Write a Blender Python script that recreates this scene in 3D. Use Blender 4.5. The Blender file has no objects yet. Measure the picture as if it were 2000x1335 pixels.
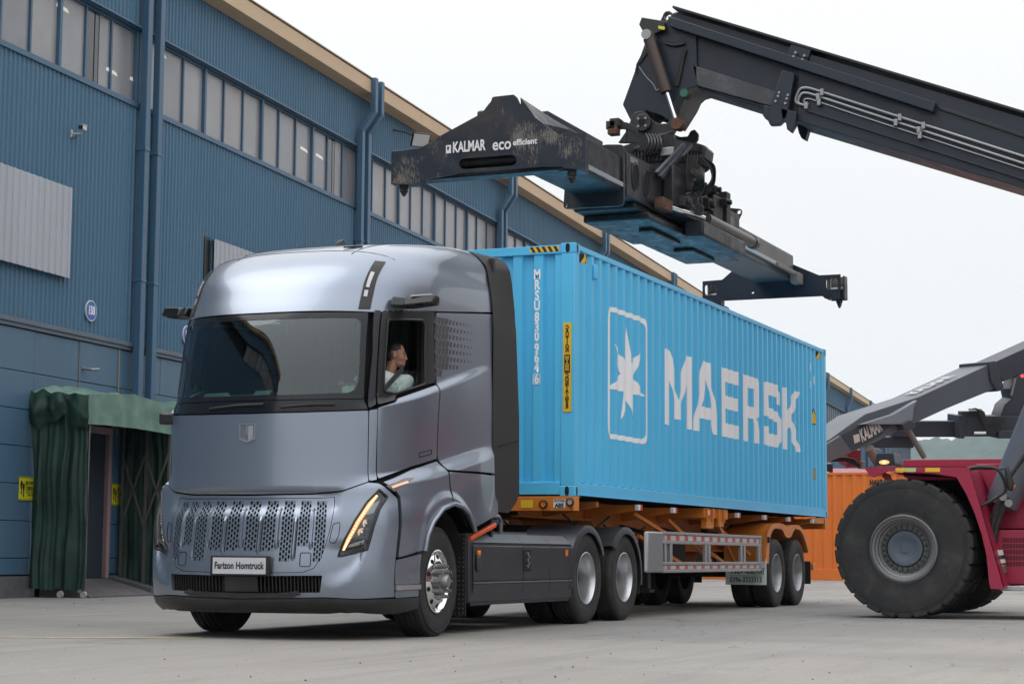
import bpy, bmesh, math, random
from mathutils import Vector, Matrix, geometry, noise
random.seed(7)
R = math.radians
S = bpy.context.scene
COL = S.collection

# ------------------------------------------------------------------ camera, sky, sun, exposure
CAM = Vector((-20.2756, -8.9377, 0.7666)); YAW, PITCH, ROLL, FPX = 0.3967, 0.1106, 0.0069, 3743.4
fw = Vector((math.cos(PITCH)*math.cos(YAW), math.cos(PITCH)*math.sin(YAW), math.sin(PITCH)))
rt = Vector((math.sin(YAW), -math.cos(YAW), 0)); up = rt.cross(fw)
rt, up = rt*math.cos(ROLL)+up*math.sin(ROLL), up*math.cos(ROLL)-rt*math.sin(ROLL)
cam = bpy.data.cameras.new('camera'); camo = bpy.data.objects.new('camera', cam); COL.objects.link(camo)
camo.matrix_world = Matrix(((rt.x, up.x, -fw.x, CAM.x), (rt.y, up.y, -fw.y, CAM.y), (rt.z, up.z, -fw.z, CAM.z), (0, 0, 0, 1)))
cam.sensor_width = 36; cam.lens = FPX/2000*36; cam.clip_start = .1; cam.clip_end = 6000
S.camera = camo

world = bpy.data.worlds.new("World"); S.world = world; world.use_nodes = True
wn = world.node_tree; wn.nodes.clear()
wo = wn.nodes.new('ShaderNodeOutputWorld'); bg = wn.nodes.new('ShaderNodeBackground')
sky = wn.nodes.new('ShaderNodeTexSky'); sky.sky_type = 'NISHITA'; sky.sun_disc = False
SUN_EL, SUN_AZ = R(58), R(118)        # azimuth of the direction TO the sun, from +X towards +Y
sky.sun_elevation = SUN_EL; sky.sun_rotation = math.pi/2-SUN_AZ; sky.air_density = 1.0; sky.dust_density = 6.0; sky.ozone_density = 1.0
hs = wn.nodes.new('ShaderNodeHueSaturation'); hs.inputs['Saturation'].default_value = .12
mx = wn.nodes.new('ShaderNodeMix'); mx.data_type = 'RGBA'; mx.inputs[0].default_value = .86
mx.inputs[7].default_value = (9.3, 9.4, 9.5, 1)    # the even white of the cloud sheet (times the strength below)
wn.links.new(sky.outputs[0], hs.inputs['Color']); wn.links.new(hs.outputs[0], mx.inputs[6])
# an overcast sheet is brighter overhead than towards the horizon
wt_ = wn.nodes.new('ShaderNodeTexCoord'); ws_ = wn.nodes.new('ShaderNodeSeparateXYZ'); wr = wn.nodes.new('ShaderNodeMapRange'); wr.interpolation_type = 'SMOOTHSTEP'
wr.inputs[1].default_value = .12; wr.inputs[2].default_value = .95; wr.inputs[3].default_value = 1.0; wr.inputs[4].default_value = 2.05
wv = wn.nodes.new('ShaderNodeVectorMath'); wv.operation = 'SCALE'
wn.links.new(wt_.outputs['Generated'], ws_.inputs[0]); wn.links.new(ws_.outputs[2], wr.inputs[0]); wn.links.new(mx.outputs[2], wv.inputs[0]); wn.links.new(wr.outputs[0], wv.inputs['Scale'])
wn.links.new(wv.outputs[0], bg.inputs['Color']); bg.inputs['Strength'].default_value = .1
wn.links.new(bg.outputs[0], wo.inputs[0])
sun = bpy.data.lights.new('sun', 'SUN'); sun.energy = .9; sun.angle = R(55); sun.color = (1, .97, .92)
suno = bpy.data.objects.new('sun', sun); COL.objects.link(suno)
sd = Vector((math.cos(SUN_EL)*math.cos(SUN_AZ), math.cos(SUN_EL)*math.sin(SUN_AZ), math.sin(SUN_EL)))
suno.rotation_euler = sd.to_track_quat('Z', 'Y').to_euler(); suno.location = (0, 0, 40)
S.view_settings.view_transform = 'Standard'; S.view_settings.look = 'None'
S.view_settings.exposure = .14; S.view_settings.gamma = 1; S.view_settings.use_curve_mapping = False
S.render.engine = 'CYCLES'; S.cycles.max_bounces = 8; S.cycles.transparent_max_bounces = 12
S.cycles.caustics_reflective = False; S.cycles.caustics_refractive = False

# ------------------------------------------------------------------ helpers
def at(px, py, ax, val):
    """point on the plane coordinate[ax] == val that the photograph shows at (px, py)"""
    d = fw + rt*((px-1000)/FPX) - up*((py-667.5)/FPX)
    return CAM + d*((val-CAM[ax])/d[ax])
def hexc(r, g, b):
    f = lambda c: (c/12.92 if c <= .04045 else ((c+.055)/1.055)**2.4)
    return (f(r/255), f(g/255), f(b/255))
def M(name, col, rough=.5, metal=0, var=.06, vscale=1.5, bump=0, bscale=60, coat=0, dirt=None, spec=.5, emit=None, streak=False, rvar=0, wear=None, stretch=(1, 1, 1)):
    m = bpy.data.materials.new(name); m.use_nodes = True; nt = m.node_tree; N = nt.nodes; L = nt.links
    b = N['Principled BSDF']; b.inputs['Roughness'].default_value = rough; b.inputs['Metallic'].default_value = metal
    b.inputs['Coat Weight'].default_value = coat; b.inputs['Coat Roughness'].default_value = .04; b.inputs['Specular IOR Level'].default_value = spec
    tc = N.new('ShaderNodeTexCoord'); mp = N.new('ShaderNodeMapping'); L.new(tc.outputs['Object'], mp.inputs[0])
    mp.inputs['Scale'].default_value = (1, 1, .12) if streak else stretch
    def noi(sc, det=5, vec=None, ro=.6):
        n = N.new('ShaderNodeTexNoise'); n.inputs['Scale'].default_value = sc; n.inputs['Detail'].default_value = det; n.inputs['Roughness'].default_value = ro
        L.new(vec or mp.outputs[0], n.inputs['Vector']); return n
    def ramp(src, p0, p1):
        r = N.new('ShaderNodeMapRange'); r.inputs[1].default_value = p0; r.inputs[2].default_value = p1; L.new(src, r.inputs[0]); return r
    def mix(fac, a, bcol):
        x = N.new('ShaderNodeMix'); x.data_type = 'RGBA'; L.new(fac, x.inputs[0])
        if isinstance(a, tuple): x.inputs[6].default_value = (*a, 1)
        else: L.new(a, x.inputs[6])
        x.inputs[7].default_value = (*bcol, 1); return x.outputs[2]
    n = noi(vscale); r = ramp(n.outputs[0], .3, .7)
    c = mix(r.outputs[0], tuple(min(1, v*(1-var)) for v in col), tuple(min(1, v*(1+var)) for v in col))
    if dirt:
        dc, amt, sc = dirt
        n2 = noi(sc, 8, None, .7); r2 = ramp(n2.outputs[0], .5, .78); k = N.new('ShaderNodeMath'); k.operation = 'MULTIPLY'; k.inputs[1].default_value = amt
        L.new(r2.outputs[0], k.inputs[0]); c = mix(k.outputs[0], c, dc)
    if wear:
        wc, amt, sc = wear     # sharp-edged chips and scratches
        mp2 = N.new('ShaderNodeMapping'); L.new(tc.outputs['Object'], mp2.inputs[0]); mp2.inputs['Rotation'].default_value = (.5, .3, .8); mp2.inputs['Scale'].default_value = (1, 6, 1)
        n3 = noi(sc, 9, mp2.outputs[0], .75); n4 = noi(sc*.15, 3, tc.outputs['Object']); s_ = N.new('ShaderNodeMath'); s_.operation = 'MULTIPLY'
        L.new(n3.outputs[0], s_.inputs[0]); L.new(n4.outputs[0], s_.inputs[1]); r3 = ramp(s_.outputs[0], .36-amt, .375-amt); c = mix(r3.outputs[0], c, wc)
    L.new(c, b.inputs['Base Color'])
    if rvar:
        n5 = noi(vscale*2.3); r5 = ramp(n5.outputs[0], .3, .7); r5.inputs[3].default_value = max(0, rough-rvar); r5.inputs[4].default_value = min(1, rough+rvar); L.new(r5.outputs[0], b.inputs['Roughness'])
    if bump:
        n6 = noi(bscale, 4, tc.outputs['Object']); bp = N.new('ShaderNodeBump'); bp.inputs['Strength'].default_value = 1; bp.inputs['Distance'].default_value = bump
        L.new(n6.outputs[0], bp.inputs['Height']); L.new(bp.outputs[0], b.inputs['Normal'])
    if emit:
        b.inputs['Emission Color'].default_value = (*emit[0], 1); b.inputs['Emission Strength'].default_value = emit[1]
    return m
def glass(name, tint, rough=.0, extra=0.0, ior=1.5):
    m = bpy.data.materials.new(name); m.use_nodes = True; nt = m.node_tree; N = nt.nodes; N.clear(); L = nt.links
    o = N.new('ShaderNodeOutputMaterial'); mix = N.new('ShaderNodeMixShader'); t = N.new('ShaderNodeBsdfTransparent'); g = N.new('ShaderNodeBsdfGlossy')
    t.inputs[0].default_value = (*tint, 1); g.inputs['Roughness'].default_value = rough; g.inputs[0].default_value = (.86, .95, 1, 1); fr = N.new('ShaderNodeFresnel'); fr.inputs[0].default_value = ior
    k = N.new('ShaderNodeMath'); k.operation = 'MULTIPLY_ADD'; k.inputs[1].default_value = 1.7; k.inputs[2].default_value = extra; k.use_clamp = True
    L.new(fr.outputs[0], k.inputs[0]); L.new(k.outputs[0], mix.inputs[0]); L.new(t.outputs[0], mix.inputs[1]); L.new(g.outputs[0], mix.inputs[2]); L.new(mix.outputs[0], o.inputs[0])
    return m

WLOC = {}      # world position of every empty or mesh that parents others
def reg(o, loc): WLOC[o.name] = Vector(loc)
def tag(o, label=None, cat=None, group=None, kind=None):
    if label: o['label'] = label
    if cat: o['category'] = cat
    if group: o['group'] = group
    if kind: o['kind'] = kind
    return o
def thing(name, label, cat, loc, group=None):
    o = bpy.data.objects.new(name, None); COL.objects.link(o); o.location = loc; o.empty_display_size = .3; reg(o, loc)
    return tag(o, label, cat, group)
def copy_tree(o, parent=None):
    c = o.copy(); COL.objects.link(c); c.parent = parent
    reg(c, WLOC.get(o.name, (0, 0, 0)))
    for ch in list(o.children):
        copy_tree(ch, c)
    return c
class MB:
    def __init__(s, X=None): s.v = []; s.f = []; s.m = []; s.X = X; s.nrm = None
    def add(s, vs, fs, mi=0):
        b = len(s.v)
        s.v += [tuple((s.X @ Vector(p)) if s.X else p) for p in vs]
        s.f += [tuple(i+b for i in f) for f in fs]; s.m += [mi]*len(fs); return s
    def box(s, x0, x1, y0, y1, z0, z1, mi=0):
        v = [(x, y, z) for x in (x0, x1) for y in (y0, y1) for z in (z0, z1)]
        return s.add(v, [(0, 1, 3, 2), (4, 6, 7, 5), (0, 4, 5, 1), (2, 3, 7, 6), (0, 2, 6, 4), (1, 5, 7, 3)], mi)
    def hexa(s, bot, top, mi=0):
        """two matching polygons joined"""
        n = len(bot); v = list(bot)+list(top)
        return s.add(v, [tuple(range(n))[::-1], tuple(range(n, 2*n))]+[(i, (i+1) % n, n+(i+1) % n, n+i) for i in range(n)], mi)
    def beam(s, a, b, w, h=None, upv=(0, 0, 1), mi=0):
        h = h or w; a = Vector(a); b = Vector(b); d = (b-a).normalized(); u = Vector(upv)
        if abs(d.dot(u)) > .99: u = Vector((1, 0, 0))
        r = d.cross(u).normalized()*w/2; u2 = r.cross(d).normalized()*h/2
        q = [-r-u2, r-u2, r+u2, -r+u2]
        return s.hexa([a+k for k in q], [b+k for k in q], mi)
    def prism(s, pts, ax, a0, a1, mi=0):
        """2D polygon in the other two axes (in xyz order), extruded along ax"""
        def P(p, a):
            l = list(p); l.insert(ax, a); return tuple(l)
        return s.hexa([P(p, a0) for p in pts], [P(p, a1) for p in pts], mi)
    def tube(s, pts, r, n=8, mi=0, caps=True):
        pts = [Vector(p) for p in pts]; rings = []; prev = None
        for i, p in enumerate(pts):
            d = (pts[min(i+1, len(pts)-1)]-pts[max(i-1, 0)]).normalized()
            if prev is None:
                u = Vector((0, 0, 1)) if abs(d.z) < .9 else Vector((1, 0, 0)); u = (u-d*u.dot(d)).normalized()
            else: u = (prev-d*prev.dot(d)).normalized()
            prev = u; w = d.cross(u); rr = r[i] if isinstance(r, (list, tuple)) else r
            rings.append([p+(u*math.cos(t)+w*math.sin(t))*rr for t in [2*math.pi*k/n for k in range(n)]])
        v = [q for ring in rings for q in ring]; f = []
        for i in range(len(pts)-1):
            for k in range(n): f.append((i*n+k, i*n+(k+1) % n, (i+1)*n+(k+1) % n, (i+1)*n+k))
        if caps: f += [tuple(range(n))[::-1], tuple((len(pts)-1)*n+k for k in range(n))]
        return s.add(v, f, mi)
    def lathe(s, prof, c, ax, n=32, mi=0, a0=0, a1=2*math.pi):
        """prof = [(radius, position along axis)]"""
        full = abs(a1-a0-2*math.pi) < 1e-6; m = n if full else n+1; v = []; c = Vector(c)
        o = [(1, 2), (2, 0), (0, 1)][ax]
        for r, h in prof:
            for k in range(m):
                t = a0+(a1-a0)*k/n; p = [0, 0, 0]; p[ax] = h; p[o[0]] = r*math.cos(t); p[o[1]] = r*math.sin(t); v.append(c+Vector(p))
        f = []
        for i in range(len(prof)-1):
            for k in range(n if full else n):
                f.append((i*m+k, i*m+(k+1) % m, (i+1)*m+(k+1) % m, (i+1)*m+k))
        return s.add(v, f, mi)
    def cyl(s, c, ax, r, h0, h1, n=20, mi=0):
        s.lathe([(.0001, h0), (r, h0), (r, h1), (.0001, h1)], c, ax, n, mi); return s
    def build(s, name, mats, parent=None, smooth=35, bevel=0, kind=None, loc=None, seg=2):
        me = bpy.data.meshes.new(name)
        pl = Vector(loc) if loc is not None else (WLOC.get(parent.name, Vector()) if parent else Vector())
        me.from_pydata([tuple(Vector(p)-pl) for p in s.v], [], s.f)
        for m in (mats if isinstance(mats, (list, tuple)) else [mats]): me.materials.append(m)
        me.polygons.foreach_set('material_index', s.m)
        bm = bmesh.new(); bm.from_mesh(me); bmesh.ops.recalc_face_normals(bm, faces=bm.faces); bm.to_mesh(me); bm.free()
        if smooth: me.shade_smooth(); me.set_sharp_from_angle(angle=R(smooth))
        o = bpy.data.objects.new(name, me); COL.objects.link(o)
        if parent: o.parent = parent
        elif loc is not None: o.location = loc
        reg(o, pl)
        if bevel:
            bv = o.modifiers.new('bevel', 'BEVEL'); bv.width = bevel; bv.segments = seg; bv.limit_method = 'ANGLE'; bv.angle_limit = R(40)
        if kind: o['kind'] = kind
        return o
def inst(o, parent, wloc, rot=None):
    """place a linked copy of part o (children included) at a world position under parent"""
    c = copy_tree(o, parent); c.location = Vector(wloc)-WLOC.get(parent.name, Vector())
    if rot is not None: c.rotation_euler = rot
    return c
def inside(p, poly):
    x, y = p; r = False; j = len(poly)-1
    for i in range(len(poly)):
        a, b = poly[i], poly[j]
        if (a[1] > y) != (b[1] > y) and x < (b[0]-a[0])*(y-a[1])/(b[1]-a[1])+a[0]: r = not r
        j = i
    return r
def dens(poly, step):
    o = []
    for i, a in enumerate(poly):
        b = poly[(i+1) % len(poly)]; L = math.hypot(b[0]-a[0], b[1]-a[1]); k = max(1, int(L/step))
        o += [(a[0]+(b[0]-a[0])*t/k, a[1]+(b[1]-a[1])*t/k) for t in range(k)]
    return o
def rounded(poly, r, n=4):
    """round the corners of a polygon"""
    o = []; N = len(poly)
    for i, b in enumerate(poly):
        b = Vector(b); a = Vector(poly[i-1]); c = Vector(poly[(i+1) % N]); rr = r[i] if isinstance(r, (list, tuple)) else r
        d1 = (a-b); d2 = (c-b); k = min(rr, d1.length*.48, d2.length*.48)
        if k < 1e-4: o.append(tuple(b)); continue
        p = b+d1.normalized()*k; q = b+d2.normalized()*k
        for t in range(n+1):
            t /= n; o.append(tuple(p*(1-t)**2+b*2*t*(1-t)+q*t*t))
    return o
def sheet(outer, holes=(), f=None, step=.06, thick=.0, name='panel', mat=None, parent=None, nf=None, kind=None, smooth=True):
    """triangulated plate with holes; f maps (a,b,offset) to 3D, offset measured along the outward normal"""
    loops = [dens(outer, step)]+[dens(h, step) for h in holes]
    pts = []; edges = []
    for lp in loops:
        b = len(pts); pts += lp; edges += [(b+i, b+(i+1) % len(lp)) for i in range(len(lp))]
    xs = [p[0] for p in loops[0]]; ys = [p[1] for p in loops[0]]
    nx = int((max(xs)-min(xs))/step)+1; ny = int((max(ys)-min(ys))/step)+1
    if nx*ny < 60000:
        for i in range(nx+1):
            for j in range(ny+1):
                q = (min(xs)+i*step+step*.37, min(ys)+j*step+step*.41)
                if inside(q, outer) and not any(inside(q, h) for h in holes): pts.append(q)
    v, e, tr, *_ = geometry.delaunay_2d_cdt([Vector(p) for p in pts], edges, [], 0, 1e-5)
    tr = [t for t in tr if (lambda c: inside(c, outer) and not any(inside(c, h) for h in holes))((sum(v[i][0] for i in t)/3, sum(v[i][1] for i in t)/3))]
    V = [f(p[0], p[1], 0) for p in v]; F = [tuple(t) for t in tr]
    if nf:
        F2 = []
        for t in F:
            A, B, C = (Vector(V[i]) for i in t); n = Vector(nf(*v[t[0]]))
            F2.append(t if (B-A).cross(C-A).dot(n) > 0 else t[::-1])
        F = F2
    if thick:
        cnt = {}
        for t in F:
            for a, b in ((t[0], t[1]), (t[1], t[2]), (t[2], t[0])):
                cnt[(a, b)] = 1
        rim = [(a, b) for (a, b) in cnt if (b, a) not in cnt]
        base = len(V); idx = {}
        for a, b in rim:
            for k in (a, b):
                if k not in idx:
                    idx[k] = (len(V), len(V)+1); V.append(V[k]); V.append(f(v[k][0], v[k][1], -thick))
        for a, b in rim: F.append((idx[b][0], idx[a][0], idx[a][1], idx[b][1]))
    pl = WLOC.get(parent.name, Vector()) if parent else Vector()
    me = bpy.data.meshes.new(name); me.from_pydata([tuple(Vector(p)-pl) for p in V], [], F); me.materials.append(mat)
    if smooth:
        me.shade_smooth(); me.set_sharp_from_angle(angle=R(50))
        if nf:
            nn = [tuple(nf(p[0], p[1])) for p in v]
            ln = []
            for poly in me.polygons:
                for vi in poly.vertices: ln.append(nn[vi] if vi < len(nn) else tuple(poly.normal))
            me.normals_split_custom_set(ln)
    o = bpy.data.objects.new(name, me); COL.objects.link(o)
    if parent: o.parent = parent
    reg(o, pl)
    if kind: o['kind'] = kind
    return o
def text(body, size, org, xd, yd, mat, parent, name='lettering', sx=1, bold=0, ext=.0008, align='LEFT', shear=0, label=None, lift=.002, space=1, warp=None):
    cu = bpy.data.curves.new('t', 'FONT'); cu.body = body; cu.size = size; cu.offset = bold; cu.extrude = 0; cu.align_x = align; cu.shear = shear; cu.space_character = space
    cu.resolution_u = 3; cu.align_y = 'CENTER'
    to = bpy.data.objects.new('t', cu); COL.objects.link(to); dg = bpy.context.evaluated_depsgraph_get(); me = bpy.data.meshes.new_from_object(to.evaluated_get(dg))
    bpy.data.objects.remove(to); bpy.data.curves.remove(cu)
    xd = Vector(xd).normalized(); yd = Vector(yd).normalized(); n = xd.cross(yd); org = Vector(org); pl = WLOC.get(parent.name, Vector()) if parent else Vector()
    for v in me.vertices:
        p = org+xd*v.co.x*sx+yd*v.co.y+n*lift
        if warp: p = warp(p)
        v.co = p-pl
    me.materials.clear(); me.materials.append(mat); me.name = name
    o = bpy.data.objects.new(name, me); COL.objects.link(o); o.parent = parent; reg(o, pl)
    if label: o['label'] = label
    return o
# ------------------------------------------------------------------ shared materials
WHITE = M('white_vinyl', (.70, .70, .72), .5)
BLACKP = M('black_paint', (.012, .012, .013), .45)
RUBBER = M('tyre_rubber', (.02, .02, .021), .78, var=.25, vscale=5, bump=.001, bscale=90, dirt=((.09, .085, .08), .5, 4))
DARKST = M('dark_undercarriage', (.016, .016, .017), .6, var=.3, dirt=((.06, .055, .05), .5, 5))
STEEL = M('bare_steel', (.5, .5, .5), .35, 1, rvar=.15)
CHROME = M('chrome', (.8, .8, .8), .08, 1, var=.02)
ALU = M('brushed_aluminium', (.42, .42, .44), .42, .7, var=.05, vscale=8)
GALV = M('zinc_fittings', (.3, .3, .3), .45, .8)
RUST = M('rusty_steel', (.10, .045, .025), .8, var=.5, vscale=9)
RED = M('red_reflector', (.5, .02, .03), .3)
ORANGEL = M('amber_lens', (.9, .22, .02), .25)
YELLOW = M('yellow_sticker', (.72, .45, .02), .5)
# ------------------------------------------------------------------ ground
def ground_z(x, y):
    t = min(1, max(0, (x-16)/14)); return .15*t*t*(3-2*t)
def ground_mat():
    m = bpy.data.materials.new('worn_concrete'); m.use_nodes = True; nt = m.node_tree; N = nt.nodes; L = nt.links; b = N['Principled BSDF']
    tc = N.new('ShaderNodeTexCoord')
    def noi(sc, det, stretch=None, ro=.6, rot=0):
        v = tc.outputs['Object']
        if stretch:
            mp = N.new('ShaderNodeMapping'); mp.inputs['Scale'].default_value = stretch; mp.inputs['Rotation'].default_value = (0, 0, rot); L.new(v, mp.inputs[0]); v = mp.outputs[0]
        n = N.new('ShaderNodeTexNoise'); n.inputs['Scale'].default_value = sc; n.inputs['Detail'].default_value = det; n.inputs['Roughness'].default_value = ro; L.new(v, n.inputs[0]); return n.outputs[0]
    def rng(s, a, c, d=0., e=1.):
        r = N.new('ShaderNodeMapRange'); r.inputs[1].default_value = a; r.inputs[2].default_value = c; r.inputs[3].default_value = d; r.inputs[4].default_value = e; L.new(s, r.inputs[0]); return r.outputs[0]
    def mix(fac, a, c):
        x = N.new('ShaderNodeMix'); x.data_type = 'RGBA'; L.new(fac, x.inputs[0])
        for k, q in ((6, a), (7, c)):
            if isinstance(q, tuple): x.inputs[k].default_value = (*q, 1)
            else: L.new(q, x.inputs[k])
        return x.outputs[2]
    base = mix(rng(noi(.35, 6), .35, .65), (0.255, 0.239, 0.221), (0.309, 0.292, 0.272))
    patch = mix(rng(noi(.16, 3, (1, .6, 1), .5, .3), .52, .60), base, (0.204, 0.195, 0.190))
    streak = mix(rng(noi(1.1, 7, (.25, 2.2, 1), .7, .25), .50, .72, 0, .7), patch, (0.150, 0.143, 0.139))
    tyre = mix(rng(noi(.8, 4, (.08, 3.0, 1), .6, -.1), .54, .74, 0, .5), streak, (0.116, 0.109, 0.105))
    pale = mix(rng(noi(2.2, 8, (.7, 1.6, 1), .75, .6), .64, .8, 0, .55), tyre, (0.381, 0.374, 0.360))
    grain = mix(rng(noi(26, 6, None, .9), .42, .58, 0, 1), pale, (0.204, 0.194, 0.184))
    mg = N.new('ShaderNodeMix'); mg.data_type = 'RGBA'; mg.inputs[0].default_value = .75; L.new(pale, mg.inputs[6]); L.new(grain, mg.inputs[7])
    vo = N.new('ShaderNodeTexVoronoi'); vo.inputs['Scale'].default_value = 5; L.new(tc.outputs['Object'], vo.inputs[0])
    spots = mix(rng(vo.outputs['Distance'], .03, .05, .8, 0), mg.outputs[2], (0.095, 0.088, 0.082))
    ve = N.new('ShaderNodeTexVoronoi'); ve.feature = 'DISTANCE_TO_EDGE'; ve.inputs['Scale'].default_value = .22
    wn2 = N.new('ShaderNodeTexNoise'); wn2.inputs['Scale'].default_value = 1.3; wn2.inputs['Detail'].default_value = 6; L.new(tc.outputs['Object'], wn2.inputs[0])
    va = N.new('ShaderNodeVectorMath'); va.operation = 'MULTIPLY_ADD'; va.inputs[1].default_value = (1.6, 1.6, 0); L.new(wn2.outputs['Color'], va.inputs[0]); L.new(tc.outputs['Object'], va.inputs[2]); L.new(va.outputs[0], ve.inputs[0])
    crk = N.new('ShaderNodeMath'); crk.operation = 'MULTIPLY'; L.new(rng(ve.outputs['Distance'], .001, .0045, 1, 0), crk.inputs[0]); L.new(rng(noi(.12, 3), .44, .56, 0, .75), crk.inputs[1])
    c1_ = mix(crk.outputs[0], spots, (.085, .08, .075))
    spots = mix(rng(noi(.5, 5, (.8, 1.3, 1), .65, .9), .60, .72, 0, .45), c1_, (.13, .125, .12))
    L.new(spots, b.inputs['Base Color']); b.inputs['Roughness'].default_value = .88
    bp = N.new('ShaderNodeBump'); bp.inputs['Distance'].default_value = .009; bp.inputs['Strength'].default_value = .7; L.new(noi(45, 5, None, .7), bp.inputs['Height']); L.new(bp.outputs[0], b.inputs['Normal'])
    return m
gm = MB(); xs = [-300, -60, -30, -10, 5, 12]+[16+i*1.4 for i in range(11)]+[60, 150, 400, 1000, 2600, 5400]; ys = [-3800, -1500, -300, -60, -20, 0, 20, 60, 300, 1500, 3800]
gv = [(x, y, ground_z(x, y)) for x in xs for y in ys]; n_ = len(ys)
gm.add(gv, [(i*n_+j, (i+1)*n_+j, (i+1)*n_+j+1, i*n_+j+1) for i in range(len(xs)-1) for j in range(n_-1)])
gm.build('ground', ground_mat(), kind='structure')
# thin faded yellow line painted on the yard
YL = M('faded_yellow_paint', (.62, .50, .25), .8, var=.3, vscale=6, dirt=((.40, .38, .35), .9, 7))
a, b_ = at(-60, 1243.5, 2, 0), at(392, 1246, 2, 0); d = (b_-a).normalized(); w = Vector((-d.y, d.x, 0))*.055
lm = MB(); lm.add([(a-w)+Vector((0, 0, .004)), (b_-w)+Vector((0, 0, .004)), (b_+w)+Vector((0, 0, .004)), (a+w)+Vector((0, 0, .004))], [(0, 1, 2, 3)])
lm.build('painted_line', YL, kind='structure', smooth=0)
# loose stones and grit
pm = MB()
for i in range(650):
    px, py = random.uniform(0, 2000), random.choice([random.uniform(1130, 1200), random.uniform(1180, 1335)])
    p = at(px, py, 2, 0)
    if p.x > 15: continue
    s = random.choice([.003, .004, .005, .007, .010])*random.uniform(.6, 1.2)*(1 if py > 1180 else 1.6)
    vs = [p+Vector((random.uniform(.7, 1)*s*a, random.uniform(.7, 1)*s*b, s*c)) for a, b, c in ((1, 0, .2), (0, 1, .2), (-1, 0, .2), (0, -1, .2), (0, 0, 1), (0, 0, -.2))]
    pm.add(vs, [(0, 1, 4), (1, 2, 4), (2, 3, 4), (3, 0, 4), (1, 0, 5), (2, 1, 5), (3, 2, 5), (0, 3, 5)], random.choice([0, 0, 1]))
pm.build('grit', [M('dark_stone', (.07, .065, .06), .9), M('pale_stone', (.42, .4, .38), .9)], kind='stuff', smooth=0)

# ------------------------------------------------------------------ the blue warehouse
B0 = Vector((5.765, 11.052, 0)); BA = .0931; BE = Vector((math.cos(BA), math.sin(BA), 0)); BN = Vector((math.sin(BA), -math.cos(BA), 0))   # BN points out to the yard
def bw(u, out, z): return B0+BE*u+BN*out+Vector((0, 0, z))
BX = Matrix(((BE.x, BN.x, 0, B0.x), (BE.y, BN.y, 0, B0.y), (0, 0, 1, 0), (0, 0, 0, 1)))     # local = (u, out, z)
U0, U1 = -34., 150.
shed = thing('warehouse', 'long blue corrugated metal warehouse with a ribbon of high windows and a tan eave', 'warehouse', bw(20, 0, 0))
BLUE = M('blue_cladding', (.072, .162, .25), .5, var=.07, vscale=.25, streak=True, dirt=((.075, .13, .19), .35, 1.2), spec=.45, rvar=.08)
BLUE2 = M('blue_trim', (.05, .12, .20), .45, var=.06, streak=True, dirt=((.08, .10, .13), .4, 2))
PANELB = M('flat_blue_panel', (.068, .140, .215), .45, var=.08, vscale=.8, streak=True, dirt=((.14, .15, .17), .45, .9), rvar=.1)
TAN = M('tan_eave', (.56, .40, .25), .55, var=.06, vscale=.6)
TANG = M('rust_seam', (.28, .19, .13), .8)
def corr(u):      # narrow rib profile, 0.14 m pitch
    t = (u/.14) % 1
    return 0 if t < .62 else (.026*(t-.62)/.1 if t < .72 else (.026 if t < .86 else .026*(1-t)/.14))
def cladding(u0, u1, z0, z1, name, prof=corr, pitch=.14, br=(0, .62, .72, .86), mat=BLUE, out=0., parent=None):
    us = sorted({round(pitch*(k+b), 5) for k in range(int(u0/pitch)-1, int(u1/pitch)+2) for b in br if u0 < pitch*(k+b) < u1} | {u0, u1})
    m = MB(BX); vs = []
    for u in us: vs += [(u, prof(u)+out, z0), (u, prof(u)+out, z1)]
    m.add(vs, [(2*i, 2*i+2, 2*i+3, 2*i+1) for i in range(len(us)-1)]); return m.build(name, mat, parent or shed, smooth=20)
ZB, ZS, ZH, ZE = 4.67, 9.18, 10.66, 12.12
bays = [(-18.3+11.22*k, -18.3+11.22*(k+1)) for k in range(15)]
bays[0] = (U0, bays[0][1])
for k, (a, b) in enumerate(bays):
    cladding(a, b-.002, ZB, ZS, 'cladding')
    cladding(a, b-.002, ZH, ZE, 'cladding')
    m = MB(BX); m.box(a, b-.003, -.16, .05, ZS-.05, ZS+.045); m.build('window_sill', BLUE2, shed)
    m = MB(BX); m.box(a, b-.003, -.16, .035, ZH-.02, ZH+.03); m.box(a, b-.003, .035, .10, ZH+.0, ZH+.04); m.build('window_head', BLUE2, shed)
    m = MB(BX); m.box(a, b-.003, -.02, .075, ZB-.09, ZB-.01); m.box(a, b-.003, -.02, .045, ZB-.16, ZB-.09); m.build('flashing', M('grey_flashing', (.10, .13, .17), .5) if k == 0 else bpy.data.materials['grey_flashing'], shed)
# backing wall, roof and eave
m = MB(BX); m.box(U0, U1, -.5, -.36, 0, ZE); m.box(U0, U0+.2, -25, -.36, 0, ZE); m.build('inner_wall', M('dim_interior', (.03, .03, .035), .9), shed)
m = MB(BX)
for (a, b) in [(U0+13.2*k, U0+13.2*(k+1)-.012) for k in range(14)]:
    m.prism([(.02, 11.96), (.34, 12.02), (.34, 12.34), (.30, 12.38), (.02, 12.36)], 0, a, min(b, U1))
m.build('eave_fascia', TAN, shed, smooth=0)
m = MB(BX); m.prism([(.36, 12.385), (.36, 12.41), (-26, 14.6), (-26, 14.57)], 0, U0, U1); m.build('roof', M('roof_sheet', (.35, .28, .2), .6), shed, smooth=0)
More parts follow.
